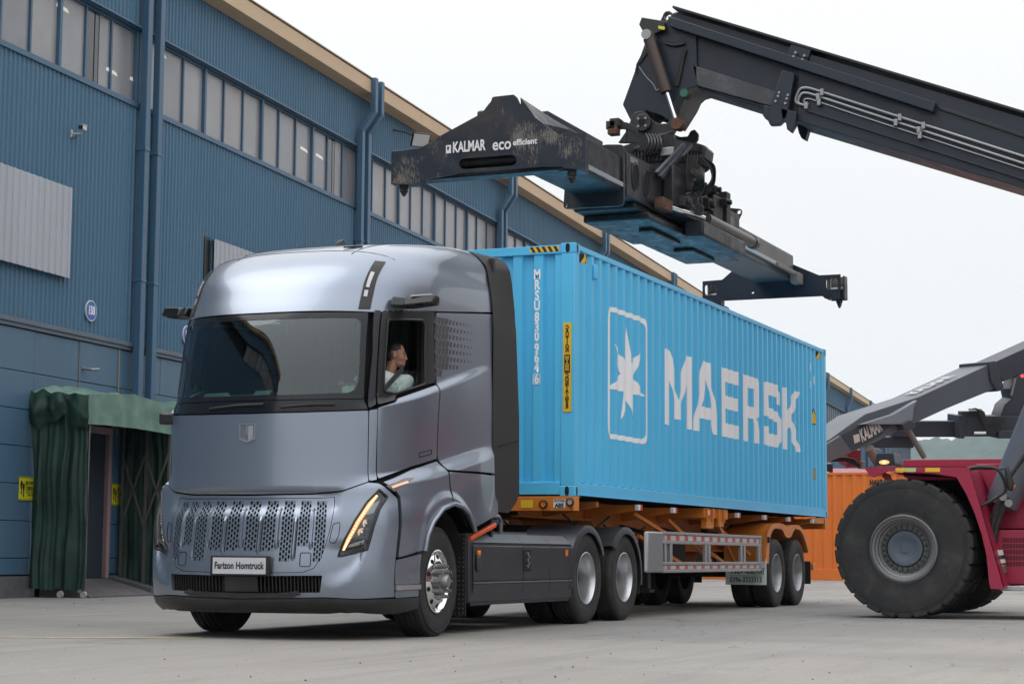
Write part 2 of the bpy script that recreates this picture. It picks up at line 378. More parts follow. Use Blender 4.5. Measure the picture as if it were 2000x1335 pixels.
# window panes and frames
PANE = M('frosted_pane', (.27, .265, .275), .28, var=.12, vscale=.5, dirt=((.38, .37, .36), .5, 1.5), spec=.6)
PANES = [PANE, PANE, M('frosted_pane_grey', (.22, .22, .235), .22, var=.12, vscale=.7, spec=.6), M('frosted_pane_dusty', (.31, .30, .30), .35, var=.15, vscale=.6, dirt=((.2, .2, .2), .4, 1.1), spec=.5)]
PANED = M('dark_open_pane', (.05, .055, .06), .15, spec=.8)
GLINT = M('painted_pane_glint', (.5, .5, .5), .5, emit=((1, .9, .7), .3))  # weakly glowing patches laid on the panes stand in for lamp glints
pane_me = {}
def pane(u, w, mat, first=[None]):
    m = MB(BX); m.box(u, u+w, -.115, -.09, ZS+.05, ZH-.03); return m.build('pane', mat, shed, smooth=0)
for k, (a, b) in enumerate(bays):
    if b < -8 or a > 46:
        m = MB(BX); m.box(a, b, -.115, -.09, ZS+.05, ZH-.03); m.build('window_glazing', PANE, shed, smooth=0)
        m = MB(BX)
        for i in range(13): u = a+i*(b-a)/12; m.box(u-.03, u+.03, -.09, -.03, ZS+.045, ZH-.02)
        m.build('window_frame', BLUE2, shed, smooth=0, kind='stuff'); continue
    for i in range(12):
        u = a+.12+i*.925; w = .87
        if u > 45: continue
        if i == 10 and k in (1, 2):
            pane(u, .30, PANED); pane(u+.34, .12, PANED); pane(u+.5, .37, PANE)
        else: pane(u, w, PANES[int(random.random()*4)])
    for i in range(13):
        u = a+.095+i*.925; wide = .085 if i % 3 == 0 else .05
        m = MB(BX); m.box(u-wide/2, u+wide/2, -.09, -.02 if i % 3 == 0 else -.05, ZS+.045, ZH-.02); m.build('mullion', BLUE2, shed, smooth=0)
    m = MB(BX); m.box(a, b-.01, -.09, -.045, ZS+.045, ZS+.085); m.box(a, b-.01, -.09, -.045, ZH-.065, ZH-.025)
    m.build('window_frame', BLUE2, shed, smooth=0)
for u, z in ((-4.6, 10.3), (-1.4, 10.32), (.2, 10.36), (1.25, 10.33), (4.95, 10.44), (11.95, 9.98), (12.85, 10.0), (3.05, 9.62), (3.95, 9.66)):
    m = MB(BX); m.add([(u, -.0865, z), (u+.45, -.0865, z-.02), (u+.38, -.0865, z+.05), (u+.03, -.0865, z+.07)], [(0, 1, 2, 3)]); m.build('painted_glint', GLINT, shed, smooth=0)
# downpipes, two per bay joint
def pipe(u, top=12.3, jog=True):
    m = MB(BX); w = .088; y0 = .16
    if jog:
        path = [(u+.22, .40, top+.1), (u+.22, .40, 11.55), (u, y0, 11.05), (u, y0, .1)]
    else: path = [(u, y0, 12.3), (u, y0, .1)]
    for a, b in zip(path[:-1], path[1:]):
        m.hexa([(a[0]-w, a[1]-w*.8, a[2]), (a[0]+w, a[1]-w*.8, a[2]), (a[0]+w, a[1]+w*.8, a[2]), (a[0]-w, a[1]+w*.8, a[2])],
               [(b[0]-w, b[1]-w*.8, b[2]), (b[0]+w, b[1]-w*.8, b[2]), (b[0]+w, b[1]+w*.8, b[2]), (b[0]-w, b[1]+w*.8, b[2])])
    for z in (5.8, 8.3): m.box(u-w-.012, u+w+.012, .045, y0+w*.8+.012, z, z+.06)
    return m.build('downpipe', BLUE2, shed, smooth=0, bevel=.012)
for k in range(-1, 12):
    u = 4.14+11.22*k
    if k == 0: pipe(u, jog=False); pipe(u+.50, jog=False)
    else: pipe(u-.3); pipe(u+.12)
# flat lower panels, each one a part
m = MB(BX); m.box(U0, -1.9, -.05, -.0, .32, ZB-.17); m.box(7.2, U1, -.05, 0, .32, ZB-.17); m.build('lower_wall', PANELB, shed, smooth=0)
m = MB(BX); m.box(U0, U1, -.3, -.055, -.3, ZB-.17); m.build('wall_backing', M('panel_joint', (.02, .03, .045), .8), shed, smooth=0)
cols = [-1.9, -.72, .79, 2.30, 3.80, 5.32, 7.2]; rows = [.38, .66, 1.28, 1.9, 2.53, 3.15, 3.78, ZB-.17]
for i in range(6):
    for j in range(7):
        a, b, z0, z1 = cols[i], cols[i+1], rows[j], rows[j+1]
        o_ = random.uniform(-.006, .006)
        if 2.3 <= a+.01 and b <= 3.81 and z0 < 3.1:      # doorway of the first dock
            a, b = (3.52, b) if z0 < 2.9 else (a, b)
        if 5.3 <= a and z0 < 2.9: a = 6.6
        m = MB(BX); m.box(a+.006, b-.006, -.045, .004+o_, z0+.006, z1-.006); m.build('wall_panel', PANELB, shed, smooth=0, bevel=.006)
m = MB(BX); m.box(U0, 1.0, -.3, .03, -.3, .36); m.box(3.6, U1, -.3, .03, -.3, .36); m.build('plinth', M('stained_concrete', (.12, .12, .125), .9, dirt=((.05, .05, .05), .8, 2)), shed)
m = MB(BX); m.box(3.66, 3.70, .012, .022, 2.9, ZB-.17); m.box(2.27, 2.29, .005, .012, 2.9, ZB-.17); m.build('joint_strip', TANG, shed, smooth=0, kind='stuff')
# first dock doorway: pinkish frame, white roller door, dark reveal
PINK = M('pink_primer', (.34, .21, .21), .7, var=.2, dirt=((.45, .42, .4), .55, 4), streak=True)
m = MB(BX); m.box(2.36, 3.40, -.40, -.36, .3, 2.92); m.build('roller_door', M('dull_white_door', (.6, .62, .66), .6), shed, smooth=0)
for i in range(9):
    m = MB(BX); m.box(2.36, 3.36, -.36, -.34, .34+i*.28, .6+i*.28); m.build('door_slat', bpy.data.materials['dull_white_door'], shed, smooth=0)
m = MB(BX); m.box(3.40, 3.52, -.36, .03, .3, 2.9); m.box(2.3, 2.36, -.36, .03, .3, 2.9); m.box(2.3, 3.52, -.36, .03, 2.9, 3.02); m.build('door_frame', PINK, shed, smooth=0, bevel=.01)
m = MB(BX); m.box(3.34, 3.40, -.34, -.30, .3, 2.88); m.build('door_reveal', PINK, shed, smooth=0)
# white corrugated sheets over two openings
WSHEET = M('off_white_sheet', (.43, .44, .48), .45, var=.1, vscale=1, streak=True, dirt=((.25, .26, .29), .5, 2))
def c2(u): t = (u/.2) % 1; return .0 if t < .70 else (.03*(t-.70)/.08 if t < .78 else (.03 if t < .92 else .03*(1-t)/.08))
def hood(u0, u1, z0, z1, out, name):
    o = cladding(u0, u1, z0, z1, name, c2, .2, (0, .70, .78, .92), WSHEET, out)
    m = MB(BX); m.box(u0, u1, .04, out-.004, z1-.05, z1-.01); m.box(u1-.03, u1-.0, .04, out-.004, z0+.05, z1-.05); m.build('sheet_bracket', BLUE2, shed, smooth=0)
hood(-7, 1.66, 5.53, 7.13, .12, 'cover_sheet')
hood(7.28, 13.8, 5.53, 7.13, .12, 'cover_sheet')
m = MB(BX); m.box(7.02, 7.26, .026, .032, 5.5, 7.16); m.build('dark_gap', BLACKP, shed, smooth=0)
# second doorway and hill etc. are further on
def round_sign(u, z, num, lab, r=.19):
    o = thing('number_sign', lab, 'sign', bw(u, .03, z))
    m = MB(BX); m.lathe([(.001, .058), (r, .058), (r, .03), (.001, .03)], (u, 0, z), 1, 40); m.build('sign_rim', M('sign_white', (.6, .62, .68), .4) if num == '158' else bpy.data.materials['sign_white'], o)
    m = MB(BX); m.lathe([(.001, .061), (r*.9, .061), (r*.9, .056), (.001, .056)], (u, 0, z), 1, 40); m.build('sign_face', M('sign_blue', (.03, .10, .42), .35) if num == '158' else bpy.data.materials['sign_blue'], o)
    text(num, .205, bw(u, .062, z), BE, (0, 0, 1), WHITE, o, sx=.78, bold=.012, align='CENTER', name='number')
round_sign(2.55, 5.07, '158', 'round blue number sign in the open between the white sheet and the pair of downpipes'); round_sign(6.32, 5.05, '157', 'round blue number sign just beside the truck cab, right of the twin downpipes')
# warning signs beside the doors
def warn(u, z, side):
    o = thing('warning_sign', f'yellow footprint warning sign on the wall {side}', 'sign', bw(u, .01, z))
    m = MB(BX); m.box(u-.19, u+.30, .012, .02, z-.20, z+.20); m.build('plate', M('warning_yellow', (.62, .58, .02), .5) if 'warning_yellow' not in bpy.data.materials else bpy.data.materials['warning_yellow'], o, smooth=0)
    m = MB(BX)
    for k in range(9):
        x = u-.185+k*.05
        for zz in (z+.17, z-.20): m.add([(x, .0215, zz), (x+.022, .0215, zz), (x+.032, .0215, zz+.028), (x+.01, .0215, zz+.028)], [(0, 1, 2, 3)])
    m.build('hazard_edge', BLACKP, o, smooth=0, kind='stuff')
    m = MB(BX)
    for fx, fz, s in ((u-.12, z+.05, 1), (u-.05, z+.01, -1)):
        pts = [(fx+.03*math.cos(t)*(1.25 if math.sin(t) > 0 else .8), fz+.085*math.sin(t)) for t in [k*math.pi/8 for k in range(16)]]
        m.add([(p[0], .0215, p[1]) for p in pts], [tuple(range(16))])
        m.add([(p[0]*.6+fx*.4, .0216, (p[1]-fz)*.45+fz-.12) for p in pts], [tuple(range(16))])
    m.build('footprints', BLACKP, o, smooth=0)
    for k, t in enumerate(('前方作业', '注意安全', '严禁入内')):
        text(t, .08, bw(u+.0, .0215, z+.09-.09*k), BE, (0, 0, 1), BLACKP, o, bold=.002, name='lettering')
warn(.62, 1.82, 'left of the first green dock curtain'); warn(3.75, 1.82, 'between the pink door frame and the scissor lattice')
# CCTV camera
cc = thing('security_camera', 'white and black security camera on a bracket below the high windows', 'camera', bw(1.9, .04, 8.13))
m = MB(BX); m.box(1.68, 1.73, .03, .045, 8.06, 8.20); m.tube([(1.705, .04, 8.13), (1.75, .12, 8.13), (1.80, .20, 8.16)], .014); m.build('bracket', M('camera_white', (.55, .55, .55), .4), cc)
m = MB(BX); m.box(1.70, 1.83, .17, .27, 8.19, 8.28); m.box(1.69, 1.84, .16, .28, 8.28, 8.29); m.build('housing', bpy.data.materials['camera_white'], cc, bevel=.02)
m = MB(BX); m.box(1.685, 1.699, .18, .26, 8.195, 8.265); m.build('lens', BLACKP, cc)
m = MB(BX); m.tube([(1.705, .04, 8.08), (1.74, .08, 8.04), (1.76, .12, 8.10)], .009); m.build('cable', BLACKP, cc)
# floodlight
fl = thing('floodlight', 'small white-faced floodlight on an arm under the tan eave', 'floodlight', bw(17.9, .04, 11.6))
m = MB(BX); m.tube([(17.55, .03, 11.62), (17.75, .3, 11.58), (17.9, .55, 11.48)], .022); m.build('arm', DARKST, fl)
m = MB(BX); c = Vector((18.0, .62, 11.42)); 
X2 = BX @ Matrix.Translation(c) @ Matrix.Rotation(R(48), 4, 'Z') @ Matrix.Rotation(R(-32), 4, 'X')
m = MB(X2); m.box(-.24, .24, -.05, .03, -.19, .19); m.build('housing', DARKST, fl, bevel=.015)
m = MB(X2); m.box(-.215, .215, .031, .036, -.165, .165); m.build('lens', M('lamp_face', (.6, .6, .58), .3), fl)
# wall tap fixture
tp = thing('wall_spigot', 'small grey pipe fitting sticking out of the flat blue wall panels', 'pipe fitting', bw(2.5, 0, 4.02))
m = MB(BX); m.tube([(2.42, .0, 4.02), (2.44, .15, 4.0), (2.62, .2, 4.02)], .028); m.cyl((2.42, 0, 4.02), 1, .05, .0, .02); m.build('spout', GALV, tp)

# ------------------------------------------------------------------ green telescopic dock shelters
TARP = M('green_tarpaulin', (.0065, .034, .024), .6, var=.4, vscale=2.5, dirt=((.045, .10, .08), .4, 2.2), bump=.004, bscale=6, spec=.5)
TARPL = M('pale_green_valance', (.10, .20, .155), .5, var=.2, vscale=3, dirt=((.22, .25, .22), .6, 3))
def shelter(u0, u1, out, label, full=True):
    o = thing('dock_shelter', label, 'dock shelter', bw((u0+u1)/2, out/2, 0), 'green tarpaulin dock shelters')
    zt = 3.02
    def side(u, nm, z0=.14, s=1):
        m = MB(BX); n, k = 46, 22; vs = []
        for i in range(n+1):
            t = i/n
            for j in range(k+1):
                z = z0+(zt+.35-z0)*j/k
                amp = .034*(1.15-.45*j/k)
                f = math.sin(t*34+math.sin(z*1.3+t*3)*1.1)*amp*(.6+.6*math.sin(t*11+1))+math.sin(t*71+z)*.010+noise.noise(Vector((t*4, z*1.2, u)))*.09
                sw = noise.noise(Vector((t*3, z*.8, u+5)))*.05
                zz = z+(.02*math.sin(t*14)+.012*math.sin(t*37) if j == 0 else 0)
                vs.append((u+f, -.0+(out+.0)*t+sw*(1 if 0 < i < n else 0)+.02, zz))
        m.add(vs, [(i*(k+1)+j, (i+1)*(k+1)+j, (i+1)*(k+1)+j+1, i*(k+1)+j+1) for i in range(n) for j in range(k)])
        return m.build(nm, TARP, o, smooth=60)
    side(u0, 'side_curtain')
    side(u1+.07, 'side_curtain')
    # sagging top sheet with a gathered frill on the near side
    m = MB(BX); n, k = 34, 26; vs = []
    for i in range(n+1):
        t = i/n
        for j in range(k+1):
            s = j/k; u = u0-.10+(u1-u0+.2)*s
            ridge = .24*math.sin(math.pi*min(1, max(0, (s)*1.0)))**.7
            z = zt+.40+ridge*(.9-.2*t)+noise.noise(Vector((t*5, s*6, 3+u0)))*.09+.02*math.sin(t*15+s*4)-.14*t
            vs.append((u, .02+(out-.02)*t, z))
    m.add(vs, [(i*(k+1)+j, (i+1)*(k+1)+j, (i+1)*(k+1)+j+1, i*(k+1)+j+1) for i in range(n) for j in range(k)])
    m.build('top_sheet', TARPL, o, smooth=70)
    for uu, sg in ((u0-.07, -1),):
        m = MB(BX); n = 60; k = 12; vs = []
        for i in range(n+1):
            t = i/n; hang = .52+.10*math.sin(t*7.5+.6)+.05*math.sin(t*19)
            for j in range(k+1):
                s = j/k; z = zt+.47-.1*t-hang*s
                bulge = (.07+.04*math.sin(t*17)+.06*noise.noise(Vector((t*9, s*3, 1))))*math.sin(math.pi*min(1, s*.9+.1))
                vs.append((uu+sg*bulge, out*1.02*t+.01, z+.06*noise.noise(Vector((t*7, s*3, 9)))))
        m.add(vs, [(i*(k+1)+j, (i+1)*(k+1)+j, (i+1)*(k+1)+j+1, i*(k+1)+j+1) for i in range(n) for j in range(k)])
        m.build('gathered_skirt', TARP, o, smooth=70)
    # front valance
    m = MB(BX); n = 40; vs = []
    for i in range(n+1):
        s = i/n; u = u0-.08+(u1-u0+.18)*s; pk = .13*(1-abs(s-.5)*2)
        for j in range(6):
            q = j/5; vs.append((u, out+.03+.012*math.sin(s*40)*q+.02*noise.noise(Vector((s*8, q*2, 0))), zt+.38+pk-(.50+pk)*q+.03*math.sin(s*3.1)*q))
    m.add(vs, [(i*6+j, (i+1)*6+j, (i+1)*6+j+1, i*6+j+1) for i in range(n) for j in range(5)]); m.build('valance', TARPL, o, smooth=60)
    # frame posts, scissor lattices, casters
    for uu in (u0+.04, u1):
        for y in (.12, out*.55, out-.02):
            if uu < u1 and y < out-.1: continue
            m = MB(BX); m.beam((uu, y, .12), (uu, y, zt+.3), .045); m.build('post', M('frame_tube', (.13, .12, .115), .6, .3, dirt=((.12, .05, .03), .7, 6)) if 'frame_tube' not in bpy.data.materials else bpy.data.materials['frame_tube'], o, smooth=0)
    m = MB(BX); m.beam((u0, out-.02, zt+.28), (u1, out-.02, zt+.28), .045, upv=(0, 1, 0)); m.build('lintel', bpy.data.materials['frame_tube'], o, smooth=0)
    for (ya, yb) in ((.12, out*.55), (out*.55, out-.02)):
        for (z0, z1) in ((1.25, 2.55), (2.55, 1.25)):
            m = MB(BX); m.beam((u1-.04, ya, z0), (u1-.04, yb, z1), .035, .02, upv=(1, 0, 0)); m.build('lattice_bar', bpy.data.materials['frame_tube'], o, smooth=0)
    for uu, y in ((u0+.04, .62), (u0+.04, out-.02), (u1, .45), (u1, out-.02)):
        m = MB(BX); m.lathe([(.03, -.02), (.055, -.022), (.06, 0), (.055, .022), (.03, .02), (.001, .02)], (uu, y, .062), 0, 18); m.lathe([(.001, -.02), (.03, -.02)], (uu, y, .062), 0, 18)
        m.build('caster', M('caster_wheel', (.4, .38, .35), .5) if 'caster_wheel' not in bpy.data.materials else bpy.data.materials['caster_wheel'], o)
    return o
shelter(.80, 3.76, 1.08, 'dark green tarpaulin dock shelter with an open front at the left end of the wall')
shelter(4.05, 6.9, 1.08, 'green tarpaulin dock shelter mostly hidden behind the truck cab')
# steel dock ramp
rp = thing('dock_ramp', 'grey steel ramp plate sloping down from the first dock doorway', 'ramp', bw(2.4, .5, 0))
m = MB(BX); m.prism([(.035, .30), (1.0, .03), (1.0, .0), (.035, .0)], 0, 1.15, 3.45); m.build('plate', M('grimy_steel', (.13, .12, .125), .6, .2, var=.3), rp)
m = MB(BX); m.prism([(.035, .34), (.9, .13), (.9, .0), (.035, .0)], 0, 3.5, 7.4); m.build('side_slab', bpy.data.materials['stained_concrete'], rp)
# ------------------------------------------------------------------ cab surface: a wrapped front that runs into straight sides
def herm(tab, z):
    if z <= tab[0][0]: return tab[0][1:]
    if z >= tab[-1][0]: return tab[-1][1:]
    for i in range(len(tab)-1):
        if tab[i][0] <= z <= tab[i+1][0]: break
    a, b = tab[i], tab[i+1]; h = b[0]-a[0]; t = (z-a[0])/h; o = []
    for k in range(1, len(a)):
        def sl(j):
            if j <= 0 or j >= len(tab)-1:
                j0, j1 = max(0, j-1), min(len(tab)-1, j+1); return (tab[j1][k]-tab[j0][k])/(tab[j1][0]-tab[j0][0])
            l = (tab[j][k]-tab[j-1][k])/(tab[j][0]-tab[j-1][0]); r = (tab[j+1][k]-tab[j][k])/(tab[j+1][0]-tab[j][0])
            return 0 if l*r <= 0 else 2*l*r/(l+r)
        m0, m1 = sl(i), sl(i+1)
        o.append((2*t**3-3*t*t+1)*a[k]+(t**3-2*t*t+t)*h*m0+(-2*t**3+3*t*t)*b[k]+(t**3-t*t)*h*m1)
    return o
XR = -2.28
#        z     x0     w     D
CAB = [(.25, -5.10, 1.22, .92), (.34, -5.22, 1.255, .92), (.60, -5.25, 1.27, .92), (1.0, -5.20, 1.27, .95), (1.30, -5.17, 1.252, 1.15), (1.45, -5.165, 1.248, 1.27),
       (2.05, -5.15, 1.245, 1.34), (2.2, -5.13, 1.245, 1.34), (2.6, -5.06, 1.24, 1.32), (2.93, -4.97, 1.235, 1.27), (3.15, -4.86, 1.23, 1.2), (3.3, -4.77, 1.222, 1.12),
       (3.42, -4.66, 1.21, 1.05), (3.52, -4.53, 1.19, 1.0), (3.62, -4.34, 1.18, .97), (3.70, -4.09, 1.16, .93), (3.77, -3.77, 1.125, .85), (3.82, -3.42, 1.075, .75),
       (3.855, -3.05, 1.0, .58), (3.88, -2.6, .88, .25)]
NN = 2.6
def yx(a, w, D):
    if a >= w+D: return w, a-w
    lo, hi = 0., 1.
    for _ in range(34):
        s = (lo+hi)/2
        if w*s+D*(1-(1-s**NN)**(1/NN)) < a: lo = s
        else: hi = s
    s = (lo+hi)/2; return w*s, D*(1-(1-s**NN)**(1/NN))
def sst(t): t = min(1, max(0, t)); return t*t*(3-2*t)
def lin(tab, x):
    if x <= tab[0][0]: return tab[0][1]
    for (a, b), (c, d) in zip(tab[:-1], tab[1:]):
        if x <= c: return b+(d-b)*(x-a)/(c-a)
    return tab[-1][1]
def disp(x, y, z):
    d = 0; sd = sst((x+5.12)/.5)*sst((abs(y)-.85)/.25)
    if sd > 0:
        z1 = lin([(-5.1, 2.02), (-3.85, 2.33), (-2.6, 2.64)], x); am = .042*sst((-2.35-x)/1.1)
        d += am*sst((z1+.045-z)/.085)*(1-.95*sst((z1-z)/.75))*sd
        z2 = lin([(-5.1, 1.42), (-3.8, 1.62), (-2.3, 1.90)], x); am = .07*sst((-2.25-x)/.7)
        d += am*sst((z2+.02-z)/.15)*(1-.7*sst((z2-.3-z)/.6))*sd
        r = math.hypot(x+3.64, z-.52); d += .022*sst((.86-r)/.09)*sst((x+4.25)/.1)*(z > .5)*sd
    if x < -4.5 and z < .9:
        ya = abs(y); zc = lin([(.72, .43), (.9, .46), (1.0, .52), (1.06, .62), (1.10, .78)], ya)
        d -= .050*sst((z-zc)/.16)*sst((.90-z)/.10)*sst((ya-.72)/.28)*sst((1.12-ya)/.06)
    if z < 1.34:      # recess behind the perforated panel, light shelf above the bumper
        f = 1-sst((abs(y)-.80)/.12)
        d += -.045*sst((1.36-z)/.06)*f + .045*sst((1.22-z)/.14)*f
    return d
def base(a, z, sg):
    x0, w, D = herm(CAB, z); y, x = yx(a, w, D); return Vector((x0+x, y*sg, z))
def surf(m, z, off=0):
    sg = -1 if m >= 0 else 1; a = abs(m); e = .004
    p = base(a, z, sg); a2 = a+e; pa = base(a2, z, sg)-p; pz = base(a, z+e, sg)-p; n = pa.cross(pz)
    n = n.normalized() if sg < 0 else -n.normalized()
    return p+n*(disp(*p)+off)
def snorm(m, z):
    e = .006; p = surf(m-e, z); q = surf(m+e, z); r = surf(m, z-e); s = surf(m, z+e); n = (q-p).cross(s-r).normalized()
    return n
# m > 0 is the driver's side (towards the camera, y < 0)
def hit(px, py):
    d = (fw+rt*((px-1000)/FPX)-up*((py-667.5)/FPX)); lo = None; t = 11.
    def ins(t):
        p = CAM+d*t
        x0, w, D = herm(CAB, p.z)
        if abs(p.y) >= w or p.x < x0 or p.x > XR+2: return False
        s = abs(p.y)/w; return p.x > x0+D*(1-(1-s**NN)**(1/NN))
    while t < 22 and not ins(t): t += .02
    if t >= 22: return None
    lo, hi = t-.02, t
    for _ in range(16):
        k = (lo+hi)/2
        if ins(k): hi = k
        else: lo = k
    p = CAM+d*hi; x0, w, D = herm(CAB, p.z); return ((abs(p.y)+p.x-x0)*(1 if p.y < 0 else -1), p.z)
def H(*pts):
    o = []
    for p in pts:
        if len(p) == 3: o.append((p[0], p[1])); continue      # already (m, z)
        h = hit(*p)
        if h is None: print('MISS', p); continue
        o.append(h)
    return o
# ------------------------------------------------------------------ tractor unit
PAINT = M('silver_blue_metallic', (.24, .275, .34), .32, .72, var=.03, vscale=.6, coat=.5)
PIANO = M('gloss_black_pillar', (.012, .013, .017), .12, var=.02, spec=.4)
PIANO2 = M('satin_black_frame', (.020, .019, .021), .3, var=.02, spec=.4)
FAIR = M('charcoal_fairing', (.020, .0185, .020), .5, var=.05, spec=.35)
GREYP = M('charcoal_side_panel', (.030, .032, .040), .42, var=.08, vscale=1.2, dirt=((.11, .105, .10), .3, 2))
LIP = M('dark_lower_lip', (.022, .023, .026), .4, var=.1, dirt=((.09, .085, .08), .35, 3))
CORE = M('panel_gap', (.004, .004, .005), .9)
INT = M('cab_interior', (.028, .029, .031), .75, var=.1)
INT2 = M('pale_cab_trim', (.10, .11, .115), .7, var=.05)
GLASS = glass('windscreen_glass', (.50, .66, .62), extra=.03)
SGLASS = glass('side_glass', (.45, .6, .56), extra=.02)
DRL = M('lit_amber_strip', (.9, .35, .05), .4, emit=((1, .50, .20), .9))
DRLW = M('lit_amber_core', (1, .7, .3), .4, emit=((1, .74, .45), 2.2))
truck = thing('truck_tractor', 'silver-blue cab-over tractor unit with amber light strips, hitched to the orange trailer', 'truck', (-2.5, 0, 0))
body = thing('cab', None, None, (-3.6, 0, 1)); body.location = Vector((-3.6, 0, 1))-truck.location; body.parent = truck; del WLOC['cab']; 
bpy.data.objects.remove(body); body = truck
def gm_(f): return f
def psheet(name, outer, holes=(), mat=None, off=0, thick=.03, step=.055, parent=None, both=False, rnd=.02):
    outer = rounded(outer, rnd, 3)
    f = lambda a, b, o: surf(a, b, off+o)
    r = [sheet(outer, [h for h in holes], f, step, thick, name, mat, parent or truck, nf=snorm)]
    if both:
        mir = lambda q: [(-a, b) for a, b in q]
        r.append(sheet(mir(outer), [mir(h) for h in holes], f, max(step, .05), thick, name, mat, parent or truck, nf=snorm))
    return r
def sym(h): return h+[(-a, b) for a, b in h[::-1] if a > 1e-6]
def mx(x, z): x0, w, D = herm(CAB, z); return w+(x-x0)
# hood
hood_ = psheet('hood_panel', sym([(0, 2.022), (.6, 2.028), (1.1, 2.045), (1.405, 2.058), (1.428, 1.415), (1.1, 1.335), (.7, 1.31), (0, 1.30)]), [], PAINT)[0]
psheet('cab_corner', [(1.417, 2.06), (1.523, 2.075), (1.545, 1.435), (1.44, 1.42)], [], PAINT, both=True)
wg = sym([(0, 2.905), (.6, 2.908), (1.12, 2.915), (1.19, 2.885), (1.205, 2.80), (1.25, 2.5), (1.262, 2.34), (1.225, 2.25), (1.12, 2.215), (.6, 2.196), (0, 2.19)])
wg = rounded(wg, .03, 3)
psheet('windscreen_border', sym([(0, 2.96), (.7, 2.962), (1.262, 2.972), (1.275, 2.9), (1.315, 2.55), (1.345, 2.17), (1.1, 2.16), (.6, 2.15), (0, 2.147)]), [wg], PIANO)
ws = psheet('windscreen', wg, [], GLASS, off=-.004, thick=0, rnd=0)[0]
psheet('cowl_panel', sym([(0, 2.14), (.6, 2.143), (1.1, 2.153), (1.345, 2.163), (1.40, 2.072), (1.1, 2.057), (.6, 2.04), (0, 2.034)]), [], PIANO)
psheet('pillar', H((731, 605), (744.5, 606), (738, 680), (734, 757), (733, 789), (718, 797), (720, 765), (728, 690)), [], PIANO, both=True)
hole = rounded(H((757.5, 624), (826, 625), (829.5, 637), (829, 750), (772, 768), (750, 764), (749.5, 740), (755, 660)), .035, 3)
psheet('window_frame', H((747.5, 606), (849, 609), (850.5, 746), (812, 757), (774, 771), (768, 781), (736, 790), (737, 758), (741, 680)), [hole], PIANO2, both=True)
# inner rubber lip round the driver's window
rim = [surf(a, b, .004) for a, b in dens(hole, .03)]
m = MB(); m.tube(rim+[rim[0]], .011, 6); m.build('window_seal', BLACKP, truck)
lowered = psheet('side_window', H((789, 723), (830, 723), (830, 752), (772, 769), (758, 766)), [], glass('lowered_glass', (.78, .88, .86)), off=-.03, thick=0, rnd=0)
mirh = [(-a, b) for a, b in hole]
sheet(mirh, [], lambda a, b, o: surf(a, b, o-.01), .06, 0, 'side_window', SGLASS, truck, nf=snorm)
psheet('door', step=.018, mat=PAINT, both=True, outer=H((734, 797), (768, 786), (775, 778), (851, 751.5), (852.5, 895), (800, 911), (736, 934)))
psheet('rear_quarter', step=.02, mat=PAINT, both=True, outer=H((853, 610.5), (966.5, 613.5), (972, 924), (864.5, 917), (854.5, 893), (853, 751)))
psheet('lower_quarter', step=.022, mat=PAINT, both=True, outer=H((865, 921), (972, 929), (973, 1004), (919, 1031), (913, 1022), (896, 998), (870, 984)))
psheet('front_fender', step=.018, mat=PAINT, both=True, outer=H((742, 943), (800, 918), (852.5, 900), (862, 918), (867.5, 982), (846, 996), (829, 1022), (820, 1073), (773.5, 1088), (771, 972), (763, 960)), rnd=.012)
hl = H((733.7, 959), (748, 973), (735, 997), (726, 1028), (716, 1073), (661, 1085), (674, 1051), (693, 1016), (714, 982))
grh = sym([(0, 1.262), (.80, 1.270), (1.0, 1.283), (1.0, 1.2), (.95, .95), (.88, .72), (.80, .635), (.68, .60), (0, .585)])
vent = sym([(0, .565), (.90, .575), (.87, .425), (0, .405)])
fm = H((733, 946), (752, 963), (765.5, 977), (768, 1085), (766.5, 1164))
psheet('front_bumper', sym([(0, 1.285), (.7, 1.295), (1.1, 1.322), (1.42, 1.402)]+fm+[(1.3, .372), (.9, .385), (0, .365)]), [hl, [(-a, b) for a, b in hl], grh, vent], PAINT, rnd=.01, step=.032)
psheet('step_corner', H((770.5, 1093), (817, 1081), (815, 1139), (770, 1141)), [], PAINT, both=True, off=-.01)
psheet('step_tread', H((768, 1142), (815, 1140), (814, 1149), (768, 1151)), [], ALU, both=True, off=.02, thick=.06, rnd=0)
psheet('lower_corner', H((768, 1152.5), (814, 1150.5), (813, 1163), (768, 1166)), [], PAINT, both=True)
psheet('lower_lip', sym([(0, .357), (.9, .377), (1.3, .364)]+H((766, 1167), (813, 1165), (811, 1184), (770, 1193))+[(1.25, .262), (.9, .235), (0, .235)]), [], LIP, off=.012, thick=.2)
# dark shell seen in the gaps
core = [(0, .36), (1.9, .36), (2.25, .5), (2.36, .8), (2.45, 1.0), (2.6, 1.18), (2.8, 1.27), (3.0, 1.27), (3.25, 1.17), (3.42, 1.04), (mx(-2.3, 1.15), 1.15), (mx(-2.3, 2), 2.0), (mx(-2.3, 3.1), 3.1), (1.6, 2.98), (0, 2.965)]
big = [(a*1.0, b) for a, b in sym([(0, .36)]+core[1:-1]+[(0, 2.965)])]
win = [(-a, b) for a, b in hole]
hlc = H((731, 965), (742, 975), (730, 1000), (712, 1066), (668, 1077), (697, 1016))
sheet(core[:1]+core[1:]+[(-a, b) for a, b in core[::-1] if a > 1e-6], [wg, hole, win], lambda a, b, o: surf(a, b, -.075+o), .11, 0, 'inner_shell', CORE, truck)
